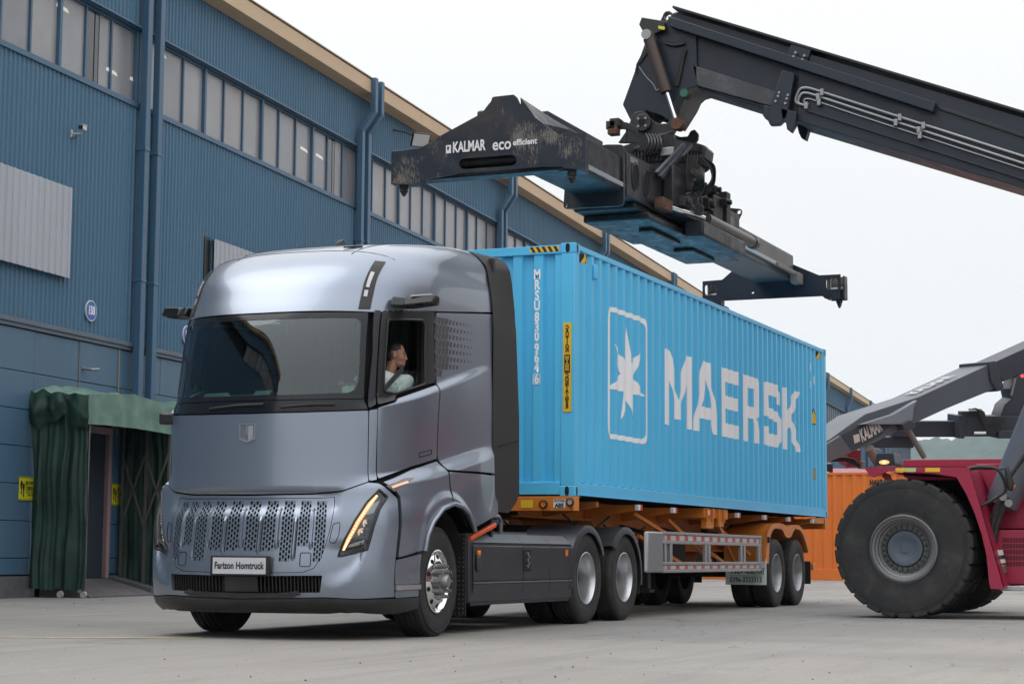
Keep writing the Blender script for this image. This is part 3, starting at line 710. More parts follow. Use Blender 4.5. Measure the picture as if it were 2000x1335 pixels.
# roof: lofted dome from the sloping seam upwards
def zb(a): return lin([(0, 2.975), (1.27, 2.982), (1.53, 3.0), (2.34, 3.085), (3.73, 3.248)], a)
m = MB(); rows_, ns = 40, 46; V = []; nn = []
sr = [1-(1-i/ns)**1.0 for i in range(ns+1)]
for j in range(rows_+1):
    v = (j/rows_); v = 1-(1-v)**1.9
    for i in range(-ns, ns+1):
        s = abs(i)/ns; z = zb(s*3.73)+(3.88-zb(s*3.73))*v; x0, w, D = herm(CAB, z); am = w+(XR-x0); a = s*am
        x_, w_, D_ = herm(CAB, z); y, xx = yx(a, w_, D_); V.append(Vector((x_+xx, y*(-1 if i > 0 else 1), z)))
W_ = 2*ns+1
F = [(j*W_+i, j*W_+i+1, (j+1)*W_+i+1, (j+1)*W_+i) for j in range(rows_) for i in range(W_-1)]
m.add(V, F); top = [rows_*W_+i for i in range(W_)]; m.add([V[k] for k in top], [tuple(range(W_))])
roof = m.build('roof', PAINT, truck, smooth=40)
# roof light strips
def strip_(sg):
    g = H((700, 602.5), (723, 603), (734, 552), (753, 513), (732, 511), (711, 552))
    g = [(a*sg, b) for a, b in g]
    o = sheet(g, [], lambda a, b, o: surf(a, b, .013+o), .04, .02, 'marker_light_strip', PIANO2, truck, nf=snorm)
    for q in (H((713.5, 561.5), (720, 563), (731, 534), (724, 532.5)), H((709, 580), (716, 580.5), (718.5, 568), (711.5, 567.5))):
        sheet([(a*sg, b) for a, b in q], [], lambda a, b, o: surf(a, b, .019+o), .04, .01, 'marker_lamp', ALU, o, nf=snorm)
strip_(1); strip_(-1)
# roof details: front intake notch, edge seams, antenna fin
def roofp(x, y):     # height of the roof at x, y
    lo, hi = 3.0, 3.88
    for _ in range(24):
        z = (lo+hi)/2; x0, w, D = herm(CAB, z); s = abs(y)/w
        if s < 1 and x > x0+D*(1-(1-s**NN)**(1/NN)): lo = z
        else: hi = z
    return Vector((x, y, lo))
for yy in (-.62, .62):
    m = MB(); pts = [roofp(-4.35+.16*k, yy*(1+.012*k))+Vector((0, 0, .004)) for k in range(13)]; m.tube([p_-Vector((0, 0, .004)) for p_ in pts], .005, 6); m.build('roof_seam', CORE, truck)
m = MB(); pts = [roofp(-4.30+.0*k+.10*(abs(k-10)/10)**3, -1.0+.1*k)+Vector((0, 0, .002)) for k in range(21)]; m.tube([p_-Vector((0, 0, .003)) for p_ in pts], .004, 6); m.build('roof_seam', CORE, truck)
m = MB(); p = roofp(-4.12, -.50)-Vector((0, 0, .012)); m.hexa([p+Vector((-.08, .05, .0)), p+Vector((.07, -.03, .02)), p+Vector((.07, -.08, .02)), p+Vector((-.01, -.03, .01))], [p+Vector((-.08, .05, .015)), p+Vector((.07, -.03, .04)), p+Vector((.07, -.08, .04)), p+Vector((-.01, -.03, .03))]); m.build('roof_intake', BLACKP, truck, smooth=0)
m = MB(); p = roofp(-3.35, .05); q = p+Vector((0, 0, -.03))
m.hexa([q+Vector((x, y, 0)) for x, y in ((-.14, 0), (-.06, -.05), (.12, -.05), (.14, 0), (.12, .05), (-.06, .05))], [q+Vector((x, y, h)) for x, y, h in ((-.10, 0, .05), (.0, -.02, .10), (.07, -.015, .13), (.09, 0, .13), (.07, .015, .13), (.0, .02, .10))]); m.build('antenna_fin', FAIR, truck, bevel=.01)
# camera mirrors on short arms over the doors
for sg in (1, -1):
    a0 = hit(772, 592); p = surf(a0[0]*sg, a0[1]); s = -sg
    m = MB()
    for (x0, y0, z0), (x1, y1, z1), w0, w1 in (((0, 0, .0), (.06, .13*s, .0), .13, .12), ((.05, .11*s, .0), (.13, .37*s, .03), .125, .10)):
        m.hexa([p+Vector((x0-w0, y0, z0-.035)), p+Vector((x0+w0*.6, y0, z0-.05)), p+Vector((x0+w0*.6, y0, z0+.045)), p+Vector((x0-w0*.5, y0, z0+.06))],
               [p+Vector((x1-w1, y1, z1-.035)), p+Vector((x1+w1*.6, y1, z1-.045)), p+Vector((x1+w1*.6, y1, z1+.04)), p+Vector((x1-w1*.5, y1, z1+.05))])
    o = m.build('mirror_camera', PIANO, truck, bevel=.015)
    m = MB(); m.hexa([p+Vector((-.02, .17*s, .052)), p+Vector((.06, .17*s, .052)), p+Vector((.06, .17*s, .068)), p+Vector((-.02, .17*s, .068))], [p+Vector((.07, .34*s, .072)), p+Vector((.13, .34*s, .072)), p+Vector((.13, .34*s, .086)), p+Vector((.07, .34*s, .086))]); m.build('mirror_cap', ALU, o, smooth=0)
# small black hinge bracket on the far corner under the windscreen
for sg in (1, -1):
    p = surf(-sg*1.52, 2.03) if sg == 1 else surf(1.50, 2.05)
    if sg == 1:
        m = MB(); m.beam(p+Vector((0, -.06, 0)), p+Vector((-.02, .10, 0)), .13, .11); m.build('camera_pod', PIANO2, truck, bevel=.02)
# emblem: chrome shield with a split
def shp(pts, off, th, name, mat, parent=truck, step=.03): return sheet(pts, [], lambda a, b, o: surf(a, b, off+o), step, th, name, mat, parent, nf=snorm)
e0 = [(-.088, .082), (.088, .082), (.082, -.062), (.0, -.098), (-.082, -.062)]; ec = (.008, 1.857)
E_ = lambda q, k=1.: [(ec[0]+a*k, ec[1]+b*k) for a, b in q]
em = sheet(E_(e0), [E_(e0, .80)], lambda a, b, o: surf(a, b, .012+o), .03, .014, 'emblem', STEEL, truck, nf=snorm)
shp(E_([(-.062, .060), (-.008, .060), (-.008, -.078), (-.062, -.048)]), .006, .006, 'emblem_face', PAINT, em)
shp(E_([(.008, .060), (.062, .060), (.060, -.048), (.008, -.078)]), .010, .01, 'emblem_face', ALU, em)
shp(E_([(-.012, .066), (.012, .066), (.006, -.02), (-.006, -.02)]), .016, .016, 'emblem_bar', STEEL, em)
# ---- perforated grille panel
bands = []
for i in range(10):
    mc = (i-4.5)*.187; zl = .665 if i in (0, 2, 7, 9) else .765
    if i in (1, 8): zl = .80
    bands.append((mc, zl))
bh = .062; rows_n = lambda zl: int((1.245-zl)/.046)
gpan = sheet([(a*.992, .935+(b-.935)*.985) for a, b in grh], [[(c-bh, 1.245-rows_n(zl)*.046), (c+bh, 1.245-rows_n(zl)*.046), (c+bh, 1.245), (c-bh, 1.245)] for c, zl in bands], lambda a, b, o: surf(a, b, -.004+o), .05, .02, 'grille_panel', PAINT, truck, nf=snorm)
BANDM = M('grille_silver', (.17, .20, .25), .4, .7, var=.05)
for c, zl in bands:
    m = MB(); cw = 2*bh/4; ch = .046; nr = rows_n(zl); zt = 1.245
    for q in range(4):
        xl = c-bh+q*cw; sh = ch/2 if q % 2 else 0
        for r in range(nr):
            z0 = zt-(r+1)*ch; z1 = z0+ch
            if sh and r == nr-1: hz = None
            cz = (z0+z1)/2-(sh if sh and r < nr-1 else 0)
            hw, hh = cw*.33, ch*.40
            if sh and r < nr-1:
                # staggered column: cell straddles the row line
                z0, z1 = z0-ch/2, z1-ch/2
            if sh and r == nr-1:
                # two half fillers at the ends
                for (f0, f1) in ((zt-ch/2, zt), (zt-nr*ch, zt-nr*ch+ch/2)):
                    m.add([surf(xl, f0, -.004), surf(xl+cw, f0, -.004), surf(xl+cw, f1, -.004), surf(xl, f1, -.004)], [(0, 1, 2, 3)])
                continue
            A = [(xl, z0), (xl+cw, z0), (xl+cw, z1), (xl, z1)]; cx = xl+cw/2; cz = (z0+z1)/2
            hp = [(cx, cz-hh), (cx+hw, cz-hh*.6), (cx+hw, cz+hh*.6), (cx, cz+hh), (cx-hw, cz+hh*.6), (cx-hw, cz-hh*.6)]
            vs = [surf(a, b, -.004) for a, b in A+hp]+[surf(a, b, -.022) for a, b in hp]
            m.add(vs, [(0, 1, 5, 4, 9), (1, 2, 6, 5), (2, 3, 8, 7, 6), (3, 0, 9, 8)]+[(4+k, 4+(k+1) % 6, 10+(k+1) % 6, 10+k) for k in range(6)])
    m.build('perforated_band', BANDM, gpan, smooth=30)
for i in range(9):
    mc = (i-4)*.187; lo, hi = ((.80, 1.185) if i % 2 == 0 else (.70, 1.10)); w_ = .016
    if 2 < i < 6: lo = max(lo, .76)
    m = MB(); nz = 8; vs = []
    for k in range(nz+1):
        z = lo+(hi-lo)*k/nz; t = min(1, k/1.0, (nz-k)/1.0)
        vs += [surf(mc-w_, z, -.006), surf(mc-w_*.45, z, .02*t-.004), surf(mc+w_*.45, z, .02*t-.004), surf(mc+w_, z, -.006)]
    m.add(vs, [(4*k+j, 4*k+j+1, 4*k+j+5, 4*k+j+4) for k in range(nz) for j in range(3)]); m.build('grille_rib', PAINT, gpan, smooth=20)
    for s0, s1 in ((1.05, 1.55), (-1.55, -1.05)): m = MB(); m.add([surf(mc+w_*s0, lo+.02, .0), surf(mc+w_*s1, lo+.02, .0), surf(mc+w_*s1, hi-.02, .0), surf(mc+w_*s0, hi-.02, .0)], [(0, 1, 2, 3)]); m.build('grille_slot', CORE, gpan, smooth=0)
for sg in (1, -1):      # small hatches beside the grille
    loop = rounded([(sg*.70-.06, .655), (sg*.70+.06, .655), (sg*.70+.06, .775), (sg*.70-.06, .775)], .02, 3)
    m = MB(); q = [surf(a, b, .002) for a, b in dens(loop, .02)]; m.tube(q+[q[0]], .003, 4); m.build('hatch_seam', CORE, gpan)
    loop = rounded([(sg*.985, 1.03), (sg*1.07, 1.05), (sg*1.065, .94), (sg*1.03, .86), (sg*.955, .87)], .02, 3)
    m = MB(); q = [surf(a, b, .003) for a, b in dens(loop, .02)]; m.tube(q+[q[0]], .003, 4); m.build('hatch_seam', CORE, truck)
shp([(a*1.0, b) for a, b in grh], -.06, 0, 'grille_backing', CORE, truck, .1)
# lower air intake with upright vanes and a radar cover
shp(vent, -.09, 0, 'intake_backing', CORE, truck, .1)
for i in range(44):
    mc = -.86+i*.04
    if abs(mc) < .17: continue
    m = MB(); m.add([surf(mc-.006, .42, -.02), surf(mc+.006, .42, -.02), surf(mc+.006, .565, -.02), surf(mc-.006, .565, -.02), surf(mc-.006, .42, -.08), surf(mc+.006, .42, -.08), surf(mc+.006, .565, -.08), surf(mc-.006, .565, -.08)], [(0, 1, 2, 3), (0, 3, 7, 4), (1, 5, 6, 2)]); m.build('intake_vane', FAIR, truck, smooth=0)
shp([(-.17, .42), (.17, .42), (.17, .56), (-.17, .56)], -.03, .02, 'radar_cover', LIP)
shp(sym([(0, .412), (.5, .415), (.60, .44), (.66, .41), (.55, .375), (0, .37)]), .012, .03, 'bumper_insert', LIP)
# number plate
m = MB(); m.box(-5.285, -5.262, -.335, .275, .565, .745); pf = m.build('plate_frame', FAIR, truck, bevel=.006)
m = MB(); m.box(-5.292, -5.286, -.30, .245, .583, .728); m.build('number_plate', M('plate_grey', (.52, .53, .56), .4, var=.03), pf, smooth=0)
text('Farizon Homtruck', .085, (-5.2925, -.027, .655), (0, -1, 0), (0, 0, 1), BLACKP, pf, sx=.80, bold=.0024, align='CENTER', name='plate_lettering')
# headlights with amber strips
def headlight(sg):
    mm = lambda q: [(a*sg, b) for a, b in q]
    F_ = lambda q, off, th, nm, mat, par, st=.03: sheet(mm(q), [], lambda a, b, o: surf(a, b, off+o), st, th, nm, mat, par, nf=snorm)
    h0 = F_(hl, -.05, 0, 'headlight', M('lamp_housing', (.05, .055, .07), .25, spec=.6) if 'lamp_housing' not in bpy.data.materials else bpy.data.materials['lamp_housing'], truck)
    edge = H((729, 967), (734, 970), (720, 993), (703, 1020), (684, 1055), (675, 1072), (669, 1074), (677, 1052), (696, 1016), (714, 985))
    F_(edge, -.02, .02, 'light_strip', DRL, h0)
    n = 30
    a_, b_ = H((730.5, 970), (716, 991), (699, 1018), (681, 1053), (673, 1071)), None
    for k in range(26):
        t = k/25*(len(a_)-1); i = min(len(a_)-2, int(t)); u = t-i; q = (a_[i][0]*(1-u)+a_[i+1][0]*u, a_[i][1]*(1-u)+a_[i+1][1]*u)
        mb = MB(); pp = surf(q[0]*sg, q[1], -.012); mb.add([pp+Vector(v)*.0095 for v in ((1, 0, 0), (-1, 0, 0), (0, 1, 0), (0, -1, 0), (0, 0, 1), (0, 0, -1))], [(0, 2, 4), (2, 1, 4), (1, 3, 4), (3, 0, 4), (2, 0, 5), (1, 2, 5), (3, 1, 5), (0, 3, 5)]); mb.build('light_bead', DRLW, h0)
    F_(H((724, 985), (737, 980), (727, 1003), (712, 1006)), -.022, .01, 'upper_reflector', M('lamp_white', (.62, .65, .72), .3) if 'lamp_white' not in bpy.data.materials else bpy.data.materials['lamp_white'], h0)
    F_(H((684, 1061), (713, 1053), (711, 1062), (680, 1068)), -.03, .01, 'lower_reflector', CHROME, h0)
    for px, py, r in ((708, 1038, .045), (716, 1020, .04)):
        q = hit(px, py); pp = surf(q[0]*sg, q[1], -.04); nn_ = snorm(q[0]*sg, q[1]); X = Matrix.Translation(pp) @ nn_.to_track_quat('Z', 'Y').to_matrix().to_4x4()
        mb = MB(X); mb.lathe([(.0001, .02), (r*.5, .016), (r*.8, .005), (r, -.01)], (0, 0, 0), 2, 20); mb.build('projector', CHROME, h0)
    F_(H((662, 1083.5), (715.5, 1072), (717, 1064), (664, 1074)), -.008, .03, 'vent_bar', LIP, h0)
    sheet(mm(hl), [], lambda a, b, o: surf(a, b, -.006), .05, 0, 'headlight_glass', glass('clear_lens', (.85, .88, .9)) if 'clear_lens' not in bpy.data.materials else bpy.data.materials['clear_lens'], h0, nf=snorm)
    q = [surf(a, b, -.002) for a, b in mm(dens(hl, .03))]; mb = MB(); mb.tube(q+[q[0]], .012, 6); mb.build('headlight_seal', BLACKP, h0)
    i0 = F_(H((745, 952), (781, 934), (800, 932), (760, 963)), .006, .02, 'side_indicator', M('smoked_lens', (.16, .15, .16), .2) if 'smoked_lens' not in bpy.data.materials else bpy.data.materials['smoked_lens'], truck)
    F_(H((753, 953), (784, 940), (786, 944), (757, 957)), .010, .01, 'indicator_strip', M('pale_amber', (.85, .5, .35), .4, emit=((1, .45, .25), .35)) if 'pale_amber' not in bpy.data.materials else bpy.data.materials['pale_amber'], i0)
headlight(1); headlight(-1)
# door handle recess and checker decal of small dark squares on the rear quarter
hd = rounded(H((817, 884), (841, 878), (841, 886), (817, 892.5)), .008, 3); m = MB(); q = [surf(a, b, .002) for a, b in dens(hd, .02)]; m.tube(q+[q[0]], .004, 4); m.build('door_handle', CORE, truck)
DEC = M('dark_decal', (.035, .033, .038), .35)
for c in range(13):
    for r_ in range(20):
        x = -3.78+c*.082+(.02 if r_ % 2 else 0); z = 2.99-r_*.072+.004*c; fade = (c+ (0 if 0 < r_ < 19 else 1))
        zc = z+.0; rel = (3.0-zc)/1.35
        lim = 10.5-7.5*abs(rel-.18)*(1 if rel > .18 else .3)
        if c > lim or zc < lin([(-3.85, 2.40), (-2.7, 2.70)], x)+.03: continue
        s = .034*(1-.75*c/max(3, lim)); k_ = .25*s
        if c < 3.2 and lim > 5: s = .0335
        a = mx(x, z); mb = MB(); mb.add([surf(a-s-k_, z-s, .0012), surf(a+s-k_, z-s*1.05, .0012), surf(a+s+k_, z+s, .0012), surf(a-s+k_, z+s*1.05, .0012)], [(0, 1, 2, 3)]); mb.build('decal_square', DEC, truck, smooth=0)
# charcoal side fairings and roof spoiler behind the cab
sec = []
for z in [1.2+.1*i for i in range(26)]: 
    sec.append((1.252 if z < 3.2 else herm(CAB, z)[1]+.016, z))
for z in (3.72, 3.78, 3.83, 3.865): sec.append((herm(CAB, z)[1]+.016, z))
sec += [(.6, 3.895), (.3, 3.90), (0, 3.90)]
xf = lambda z: lin([(1.2, -2.42), (3.2, -2.42), (3.5, -2.43), (3.7, -2.45), (3.8, -2.55), (3.9, -2.65)], z)
xr_ = lambda z: lin([(1.2, -1.98), (1.32, -1.76), (1.4, -1.705), (2.2, -1.72), (3.2, -1.83), (3.6, -1.90), (3.9, -1.96)], z)
m = MB()
full = sec+[(-y, z) for y, z in sec[::-1][1:]]; vs = []
for y, z in full:
    for k in range(7):
        t = k/6; x = xf(z)+(xr_(z)-xf(z))*t; 
        if z > 3.2 and abs(y) > .65: yy = y*(1-t)+math.copysign(lin([(3.2, 1.25), (3.6, 1.235), (3.74, 1.22), (3.80, 1.19), (3.84, 1.15), (3.87, 1.08), (3.9, .80)], z), y)*t
        else: yy = y
        vs.append((x, -yy, z))
m.add(vs, [(i*7+j, (i+1)*7+j, (i+1)*7+j+1, i*7+j+1) for i in range(len(full)-1) for j in range(6)])
m.build('side_fairing', FAIR, truck, smooth=50)
m = MB(); m.box(-2.32, -2.27, -1.2, 1.2, .95, 3.80); m.build('cab_rear_wall', FAIR, truck)
a_, b_ = at(974, 872, 1, -1.262), at(1013, 860, 1, -1.262); m = MB(); m.tube([a_, b_], .005, 4); m.build('fairing_seam', CORE, truck)
# ---- cab interior
cabin = MB(); cabin.box(-4.75, -2.35, -.85, .85, 1.36, 1.40); cabin.build('cab_floor', INT, truck)
m = MB(); ys = [-.92+.115*k for k in range(17)]; vs = []
for y in ys:
    x0, w, D = herm(CAB, 2.12); s = abs(y)/w; xs = x0+D*(1-(1-s**NN)**(1/NN))+.14
    for x, z in ((xs, 1.4), (xs, 2.12), (max(xs+.12, -4.74), 2.17), (max(-4.45, xs+.2), 2.10), (max(-4.40, xs+.22), 1.6)): vs.append((x, y, z))
m.add(vs, [(i*5+j, i*5+j+1, (i+1)*5+j+1, (i+1)*5+j) for i in range(16) for j in range(4)]); m.build('dashboard', INT, truck, smooth=40)
m = MB(); m.box(-4.50, -4.42, -.62, .1, 2.10, 2.28); m.build('instrument_screen', BLACKP, truck, bevel=.01)
m = MB(); m.box(-4.15, -2.4, -.85, .85, 3.30, 3.32); m.box(-2.42, -2.40, -1.12, 1.12, 1.36, 3.3); m.build('headliner', M('grey_headliner', (.13, .13, .13), .8), truck)
m = MB(); vs = []
for i in range(40):
    y = .55-i*.0275
    vs += [(-2.9+.03*math.sin(i*1.3), y, 1.9), (-2.9+.03*math.sin(i*1.3+.4), y, 3.3)]
m.add(vs, [(2*i, 2*i+2, 2*i+3, 2*i+1) for i in range(39)]); m.build('berth_curtain', INT2, truck, smooth=60)
for sy in (-.68, .68):
    o = MB(); o.box(-4.15, -3.62, sy-.25, sy+.25, 1.72, 1.88); seat = o.build('seat', INT, truck, bevel=.05)
    o = MB(); o.hexa([(-3.62, sy-.25, 1.80), (-3.72, sy-.25, 1.82), (-3.72, sy+.25, 1.82), (-3.62, sy+.25, 1.80)], [(-3.44, sy-.23, 2.52), (-3.54, sy-.23, 2.54), (-3.54, sy+.23, 2.54), (-3.44, sy+.23, 2.52)]); o.build('backrest', INT, seat, bevel=.04)
    o = MB(); o.box(-3.52, -3.43, sy-.14, sy+.14, 2.56, 2.78); o.build('headrest', INT, seat, bevel=.04)
    o = MB(); o.box(-4.05, -3.7, sy-.2, sy+.2, 1.36, 1.71); o.build('seat_base', INT, seat)
m = MB(); ring = []
wc = Vector((-4.36, -.66, 2.18)); wn_ = Vector((.82, 0, .57)).normalized(); wu = wn_.cross(Vector((0, 1, 0))).normalized()
for k in range(29): t = 2*math.pi*k/28; ring.append(wc+Vector((0, 1, 0))*math.cos(t)*.22+wu*math.sin(t)*.22)
m.tube(ring, .017, 8); m.tube([wc+Vector((0, .2, 0)), wc, wc-Vector((0, .2, 0))], .02, 6); m.tube([wc, wc-wn_*.3], .035, 8); m.build('steering_wheel', PIANO2, truck)
m = MB(); m.box(-4.86, -4.84, .05, .42, 2.222, 2.226); 
m.add([surf(-.22, 2.20, -.03)-Vector((0, 0, .0)), surf(-.62, 2.20, -.03), surf(-.60, 2.235, -.03), surf(-.26, 2.235, -.03)], [(0, 1, 2, 3)]); m.build('dashboard_card', M('paper_card', (.45, .55, .5), .6), truck, smooth=0)
m = MB(); m.add([surf(.20, 2.205, -.025), surf(.02, 2.20, -.025), surf(.05, 2.24, -.025), surf(.22, 2.245, -.025)], [(0, 1, 2, 3)]); m.build('permit_card', bpy.data.materials['paper_card'], truck, smooth=0)
q = hit(379, 758); c_ = surf(q[0], q[1]) if q else None
if q:
    m = MB(); m.add([surf(q[0]+.03*math.cos(t), q[1]+.03*math.sin(t), -.01) for t in [k*math.pi/8 for k in range(16)]], [tuple(range(16))]); m.build('windscreen_sticker', M('teal_sticker', (.05, .35, .3), .4), truck, smooth=0)
# wipers
for y0 in (.45, -.35):
    m = MB(); m.tube([surf(-y0, 2.08, .012), surf(-y0+.35, 2.10, .02), surf(-y0+.62, 2.105, .02)], .012, 6); m.build('wiper', BLACKP, truck)
# ---- wheels
def tyre_profile(R0, Rr, w, gro=True):
    p = [(Rr, -w*.42), (Rr+.02, -w*.47), (Rr+.07, -w*.49), ((R0+Rr)/2, -w*.53), (R0-.05, -w*.50), (R0-.022, -w*.47), (R0-.006, -w*.42)]
    if gro:
        for c in (-.27, -.09, .09, .27):
            p += [(R0, w*(c-.03)), (R0-.014, w*(c-.022)), (R0-.014, w*(c+.022)), (R0, w*(c+.03))]
    p += [(R0-.006, w*.42), (R0-.022, w*.47), (R0-.05, w*.50), ((R0+Rr)/2, w*.53), (Rr+.07, w*.49), (Rr+.02, w*.47), (Rr, w*.42)]
    return p
def sidewall_text(o, r, y, word):      # raised moulding ticks that read as sidewall lettering
    m = MB()
    for base_ in (1.2, 4.2):
        for k, ch in enumerate(word):
            a = base_+k*.11; w_ = .07
            m.lathe([(r+.022, y-.003), (r-.022, y-.003)], (0, 0, 0), 1, 2, a0=a, a1=a+w_)
    m.build('sidewall_moulding', M('worn_rubber', (.05, .05, .05), .7) if 'worn_rubber' not in bpy.data.materials else bpy.data.materials['worn_rubber'], o, smooth=0, kind='stuff')
def mk_front(name):
    o = bpy.data.objects.new(name, None); COL.objects.link(o); reg(o, (0, 0, 0))
    m = MB(); m.lathe(tyre_profile(.52, .286, .30), (0, 0, 0), 1, 72); ty = m.build('tyre', RUBBER, o, smooth=30)
    for rr in (.30, .47): 
        m = MB(); m.lathe([(rr, -.151 if rr > .4 else -.146), (rr+.006, -.157 if rr > .4 else -.151), (rr+.012, -.15 if rr > .4 else -.146)], (0, 0, 0), 1, 60); m.build('sidewall_ring', RUBBER, o)
    m = MB(); m.lathe([(.292, -.13), (.298, -.145), (.288, -.148), (.280, -.132), (.268, -.118), (.262, -.122)], (0, 0, 0), 1, 64)
    # polished disc with hand holes
    N_ = 80; prof = [(.262, -.122), (.256, -.130), (.20, -.154), (.175, -.160), (.155, -.155), (.10, -.15)]
    m.lathe(prof, (0, 0, 0), 1, 64); m.lathe([(.292, -.13), (.275, .12), (.292, .135)], (0, 0, 0), 1, 48); m.build('rim', CHROME, o, smooth=40)
    m = MB()
    for k in range(10):
        a = 2*math.pi*(k+.5)/10; c = Vector((.229*math.cos(a), -.1416, .229*math.sin(a))); n = Vector((.39*math.cos(a), -.92, .39*math.sin(a))).normalized()
        u = Vector((-math.sin(a), 0, math.cos(a))); v = n.cross(u); m.add([c+(u*math.cos(t)+v*math.sin(t))*.023+n*.004 for t in [q*math.pi/6 for q in range(12)]], [tuple(range(12))])
    m.build('hand_hole', CORE, o, smooth=0)
    m = MB()
    for k in range(10):
        a = 2*math.pi*k/10; c = Vector((.148*math.cos(a), 0, .148*math.sin(a)))
        m.lathe([(.0001, -.222), (.018, -.220), (.021, -.195), (.024, -.15)], c, 1, 10)
        m.tube([c+Vector((0, -.222, 0)), c+Vector((0, -.237, 0))], .012, 8)
    m.build('wheel_nut', GALV, o, kind='stuff')
    m = MB(); m.lathe([(.0001, -.262), (.05, -.259), (.062, -.242), (.066, -.20), (.11, -.195), (.118, -.15)], (0, 0, 0), 1, 30)
    for k in range(6): a = 2*math.pi*k/6; m.cyl((.088*math.cos(a), 0, .088*math.sin(a)), 1, .012, -.21, -.195, 8)
    m.build('hub', GALV, o)
    return o
def mk_dual(name, rimmat, R0=.515):
    o = bpy.data.objects.new(name, None); COL.objects.link(o); reg(o, (0, 0, 0))
    for dy in (0, .33):
        m = MB(); m.lathe([(r, h+dy) for r, h in tyre_profile(R0, .286, .285)], (0, 0, 0), 1, 64); m.build('tyre', RUBBER, o, smooth=30)
    sidewall_text(o, .42, -.149, 'LOADRIGID')
    m = MB(); m.lathe([(.286, -.12), (.297, -.138), (.287, -.142), (.276, -.12), (.262, -.06), (.258, .02), (.245, .06), (.235, .115), (.16, .14), (.145, .135), (.145, .16)], (0, 0, 0), 1, 60); m.build('rim', rimmat, o, smooth=40)
    m = MB(); m.lathe([(.0001, -.02), (.085, -.02), (.095, -.005), (.10, .06), (.13, .08), (.14, .15)], (0, 0, 0), 1, 30)
    for k in range(10): a = 2*math.pi*k/10; m.cyl((.165*math.cos(a), 0, .165*math.sin(a)), 1, .017, .09, .14, 8)
    m.build('hub', DARKST, o)
    return o
RIMS = M('silver_rim', (.55, .56, .58), .32, .85, var=.05, vscale=4, dirt=((.12, .11, .1), .4, 5))
RIMD = M('grey_trailer_rim', (.42, .43, .45), .45, .6, var=.1, vscale=4, dirt=((.15, .13, .1), .6, 5))
wf = mk_front('wheel'); wf.parent = truck; wf.location = Vector((-3.70, -1.10, .515))-truck.location; wf.rotation_euler = (0, 0, R(3)); reg(wf, (-3.7, -1.1, .515))
wf2 = copy_tree(wf, truck); wf2.location = Vector((-3.70, 1.10, .515))-truck.location; wf2.rotation_euler = (0, 0, R(183))
wd = mk_dual('wheel', RIMS); wd.parent = truck; wd.location = Vector((.33, -1.105, .512))-truck.location
for x, y, rz in ((1.63, -1.105, 0), (.33, 1.105, 180), (1.63, 1.105, 180)):
    c = copy_tree(wd, truck); c.location = Vector((x, y, .512))-truck.location; c.rotation_euler = (0, 0, R(rz))
for o in truck.children:
    if o.name.startswith('wheel') and o.type == 'EMPTY': pass
m = MB()
for x in (-3.7, .33, 1.63): m.cyl((x, 0, .512), 1, .075, -1, 1, 14)
m.lathe([(.0001, -.28), (.2, -.2), (.2, .2), (.0001, .28)], (.33, 0, .52), 1, 20); m.lathe([(.0001, -.28), (.2, -.2), (.2, .2), (.0001, .28)], (1.63, 0, .52), 1, 20)
m.build('axle', DARKST, truck)
m = MB(); 
for y in (-.42, .42): m.box(-4.9, 2.35, y-.04, y+.04, .72, .98)
m.box(-4.9, -4.8, -.5, .5, .5, .95); m.box(-.5, 1.9, -.42, .42, .80, .86); m.build('chassis_rail', DARKST, truck, bevel=.01)
m = MB(); m.box(-5.0, -3.2, -.85, .85, .32, .38); m.box(-4.7, -2.9, -.8, .8, .95, 1.25); m.build('under_tray', DARKST, truck)
# front wheel liner and arch trim
m = MB(); m.lathe([(.66, .05), (.66, .62)], (-3.66, -1.27, .54), 1, 30, a0=math.radians(-95), a1=math.radians(95)); m.lathe([(.66, -.05), (.66, -.62)], (-3.66, 1.27, .54), 1, 30, a0=math.radians(-95), a1=math.radians(95))
m.box(-4.36, -2.95, -.66, .66, .5, 1.3); m.build('wheel_liner', DARKST, truck)
ar = H((818.5, 1075), (821, 1045), (829, 1020), (846, 995), (868, 984.5), (886, 990), (900, 1002), (911, 1020), (917, 1036))
for sg in (1, -1):
    m = MB(); q = [surf(a*sg, b, .012) for a, b in ar]; q2 = []
    for i in range(len(q)-1): q2 += [q[i], (q[i]+q[i+1])/2]
    m.tube(q2+[q[-1]], .024, 8); m.build('arch_trim', PAINT, truck, smooth=60)
# mud flap behind the front wheel, studded
def mudflap(x, y0, y1, z0, z1, parent, mat=LIP, studs=True):
    m = MB(); m.box(x-.008, x+.008, y0, y1, z0, z1); f = m.build('mud_flap', mat, parent, bevel=.004)
    if studs:
        m = MB(); ny = int((y1-y0)/.045); nz = int((z1-z0)/.045)
        for i in range(ny):
            for j in range(nz):
                cy, cz = y0+.03+i*.045, z0+.03+j*.045; m.add([(x-.009, cy-.012, cz-.012), (x-.009, cy+.012, cz-.012), (x-.009, cy+.012, cz+.012), (x-.009, cy-.012, cz+.012), (x-.022, cy, cz)], [(0, 1, 4), (1, 2, 4), (2, 3, 4), (3, 0, 4)])
        m.build('flap_studs', mat, f, smooth=0, kind='stuff')
mudflap(-3.02, -1.24, -.72, .17, .98, truck); mudflap(-3.02, .72, 1.24, .17, .98, truck)
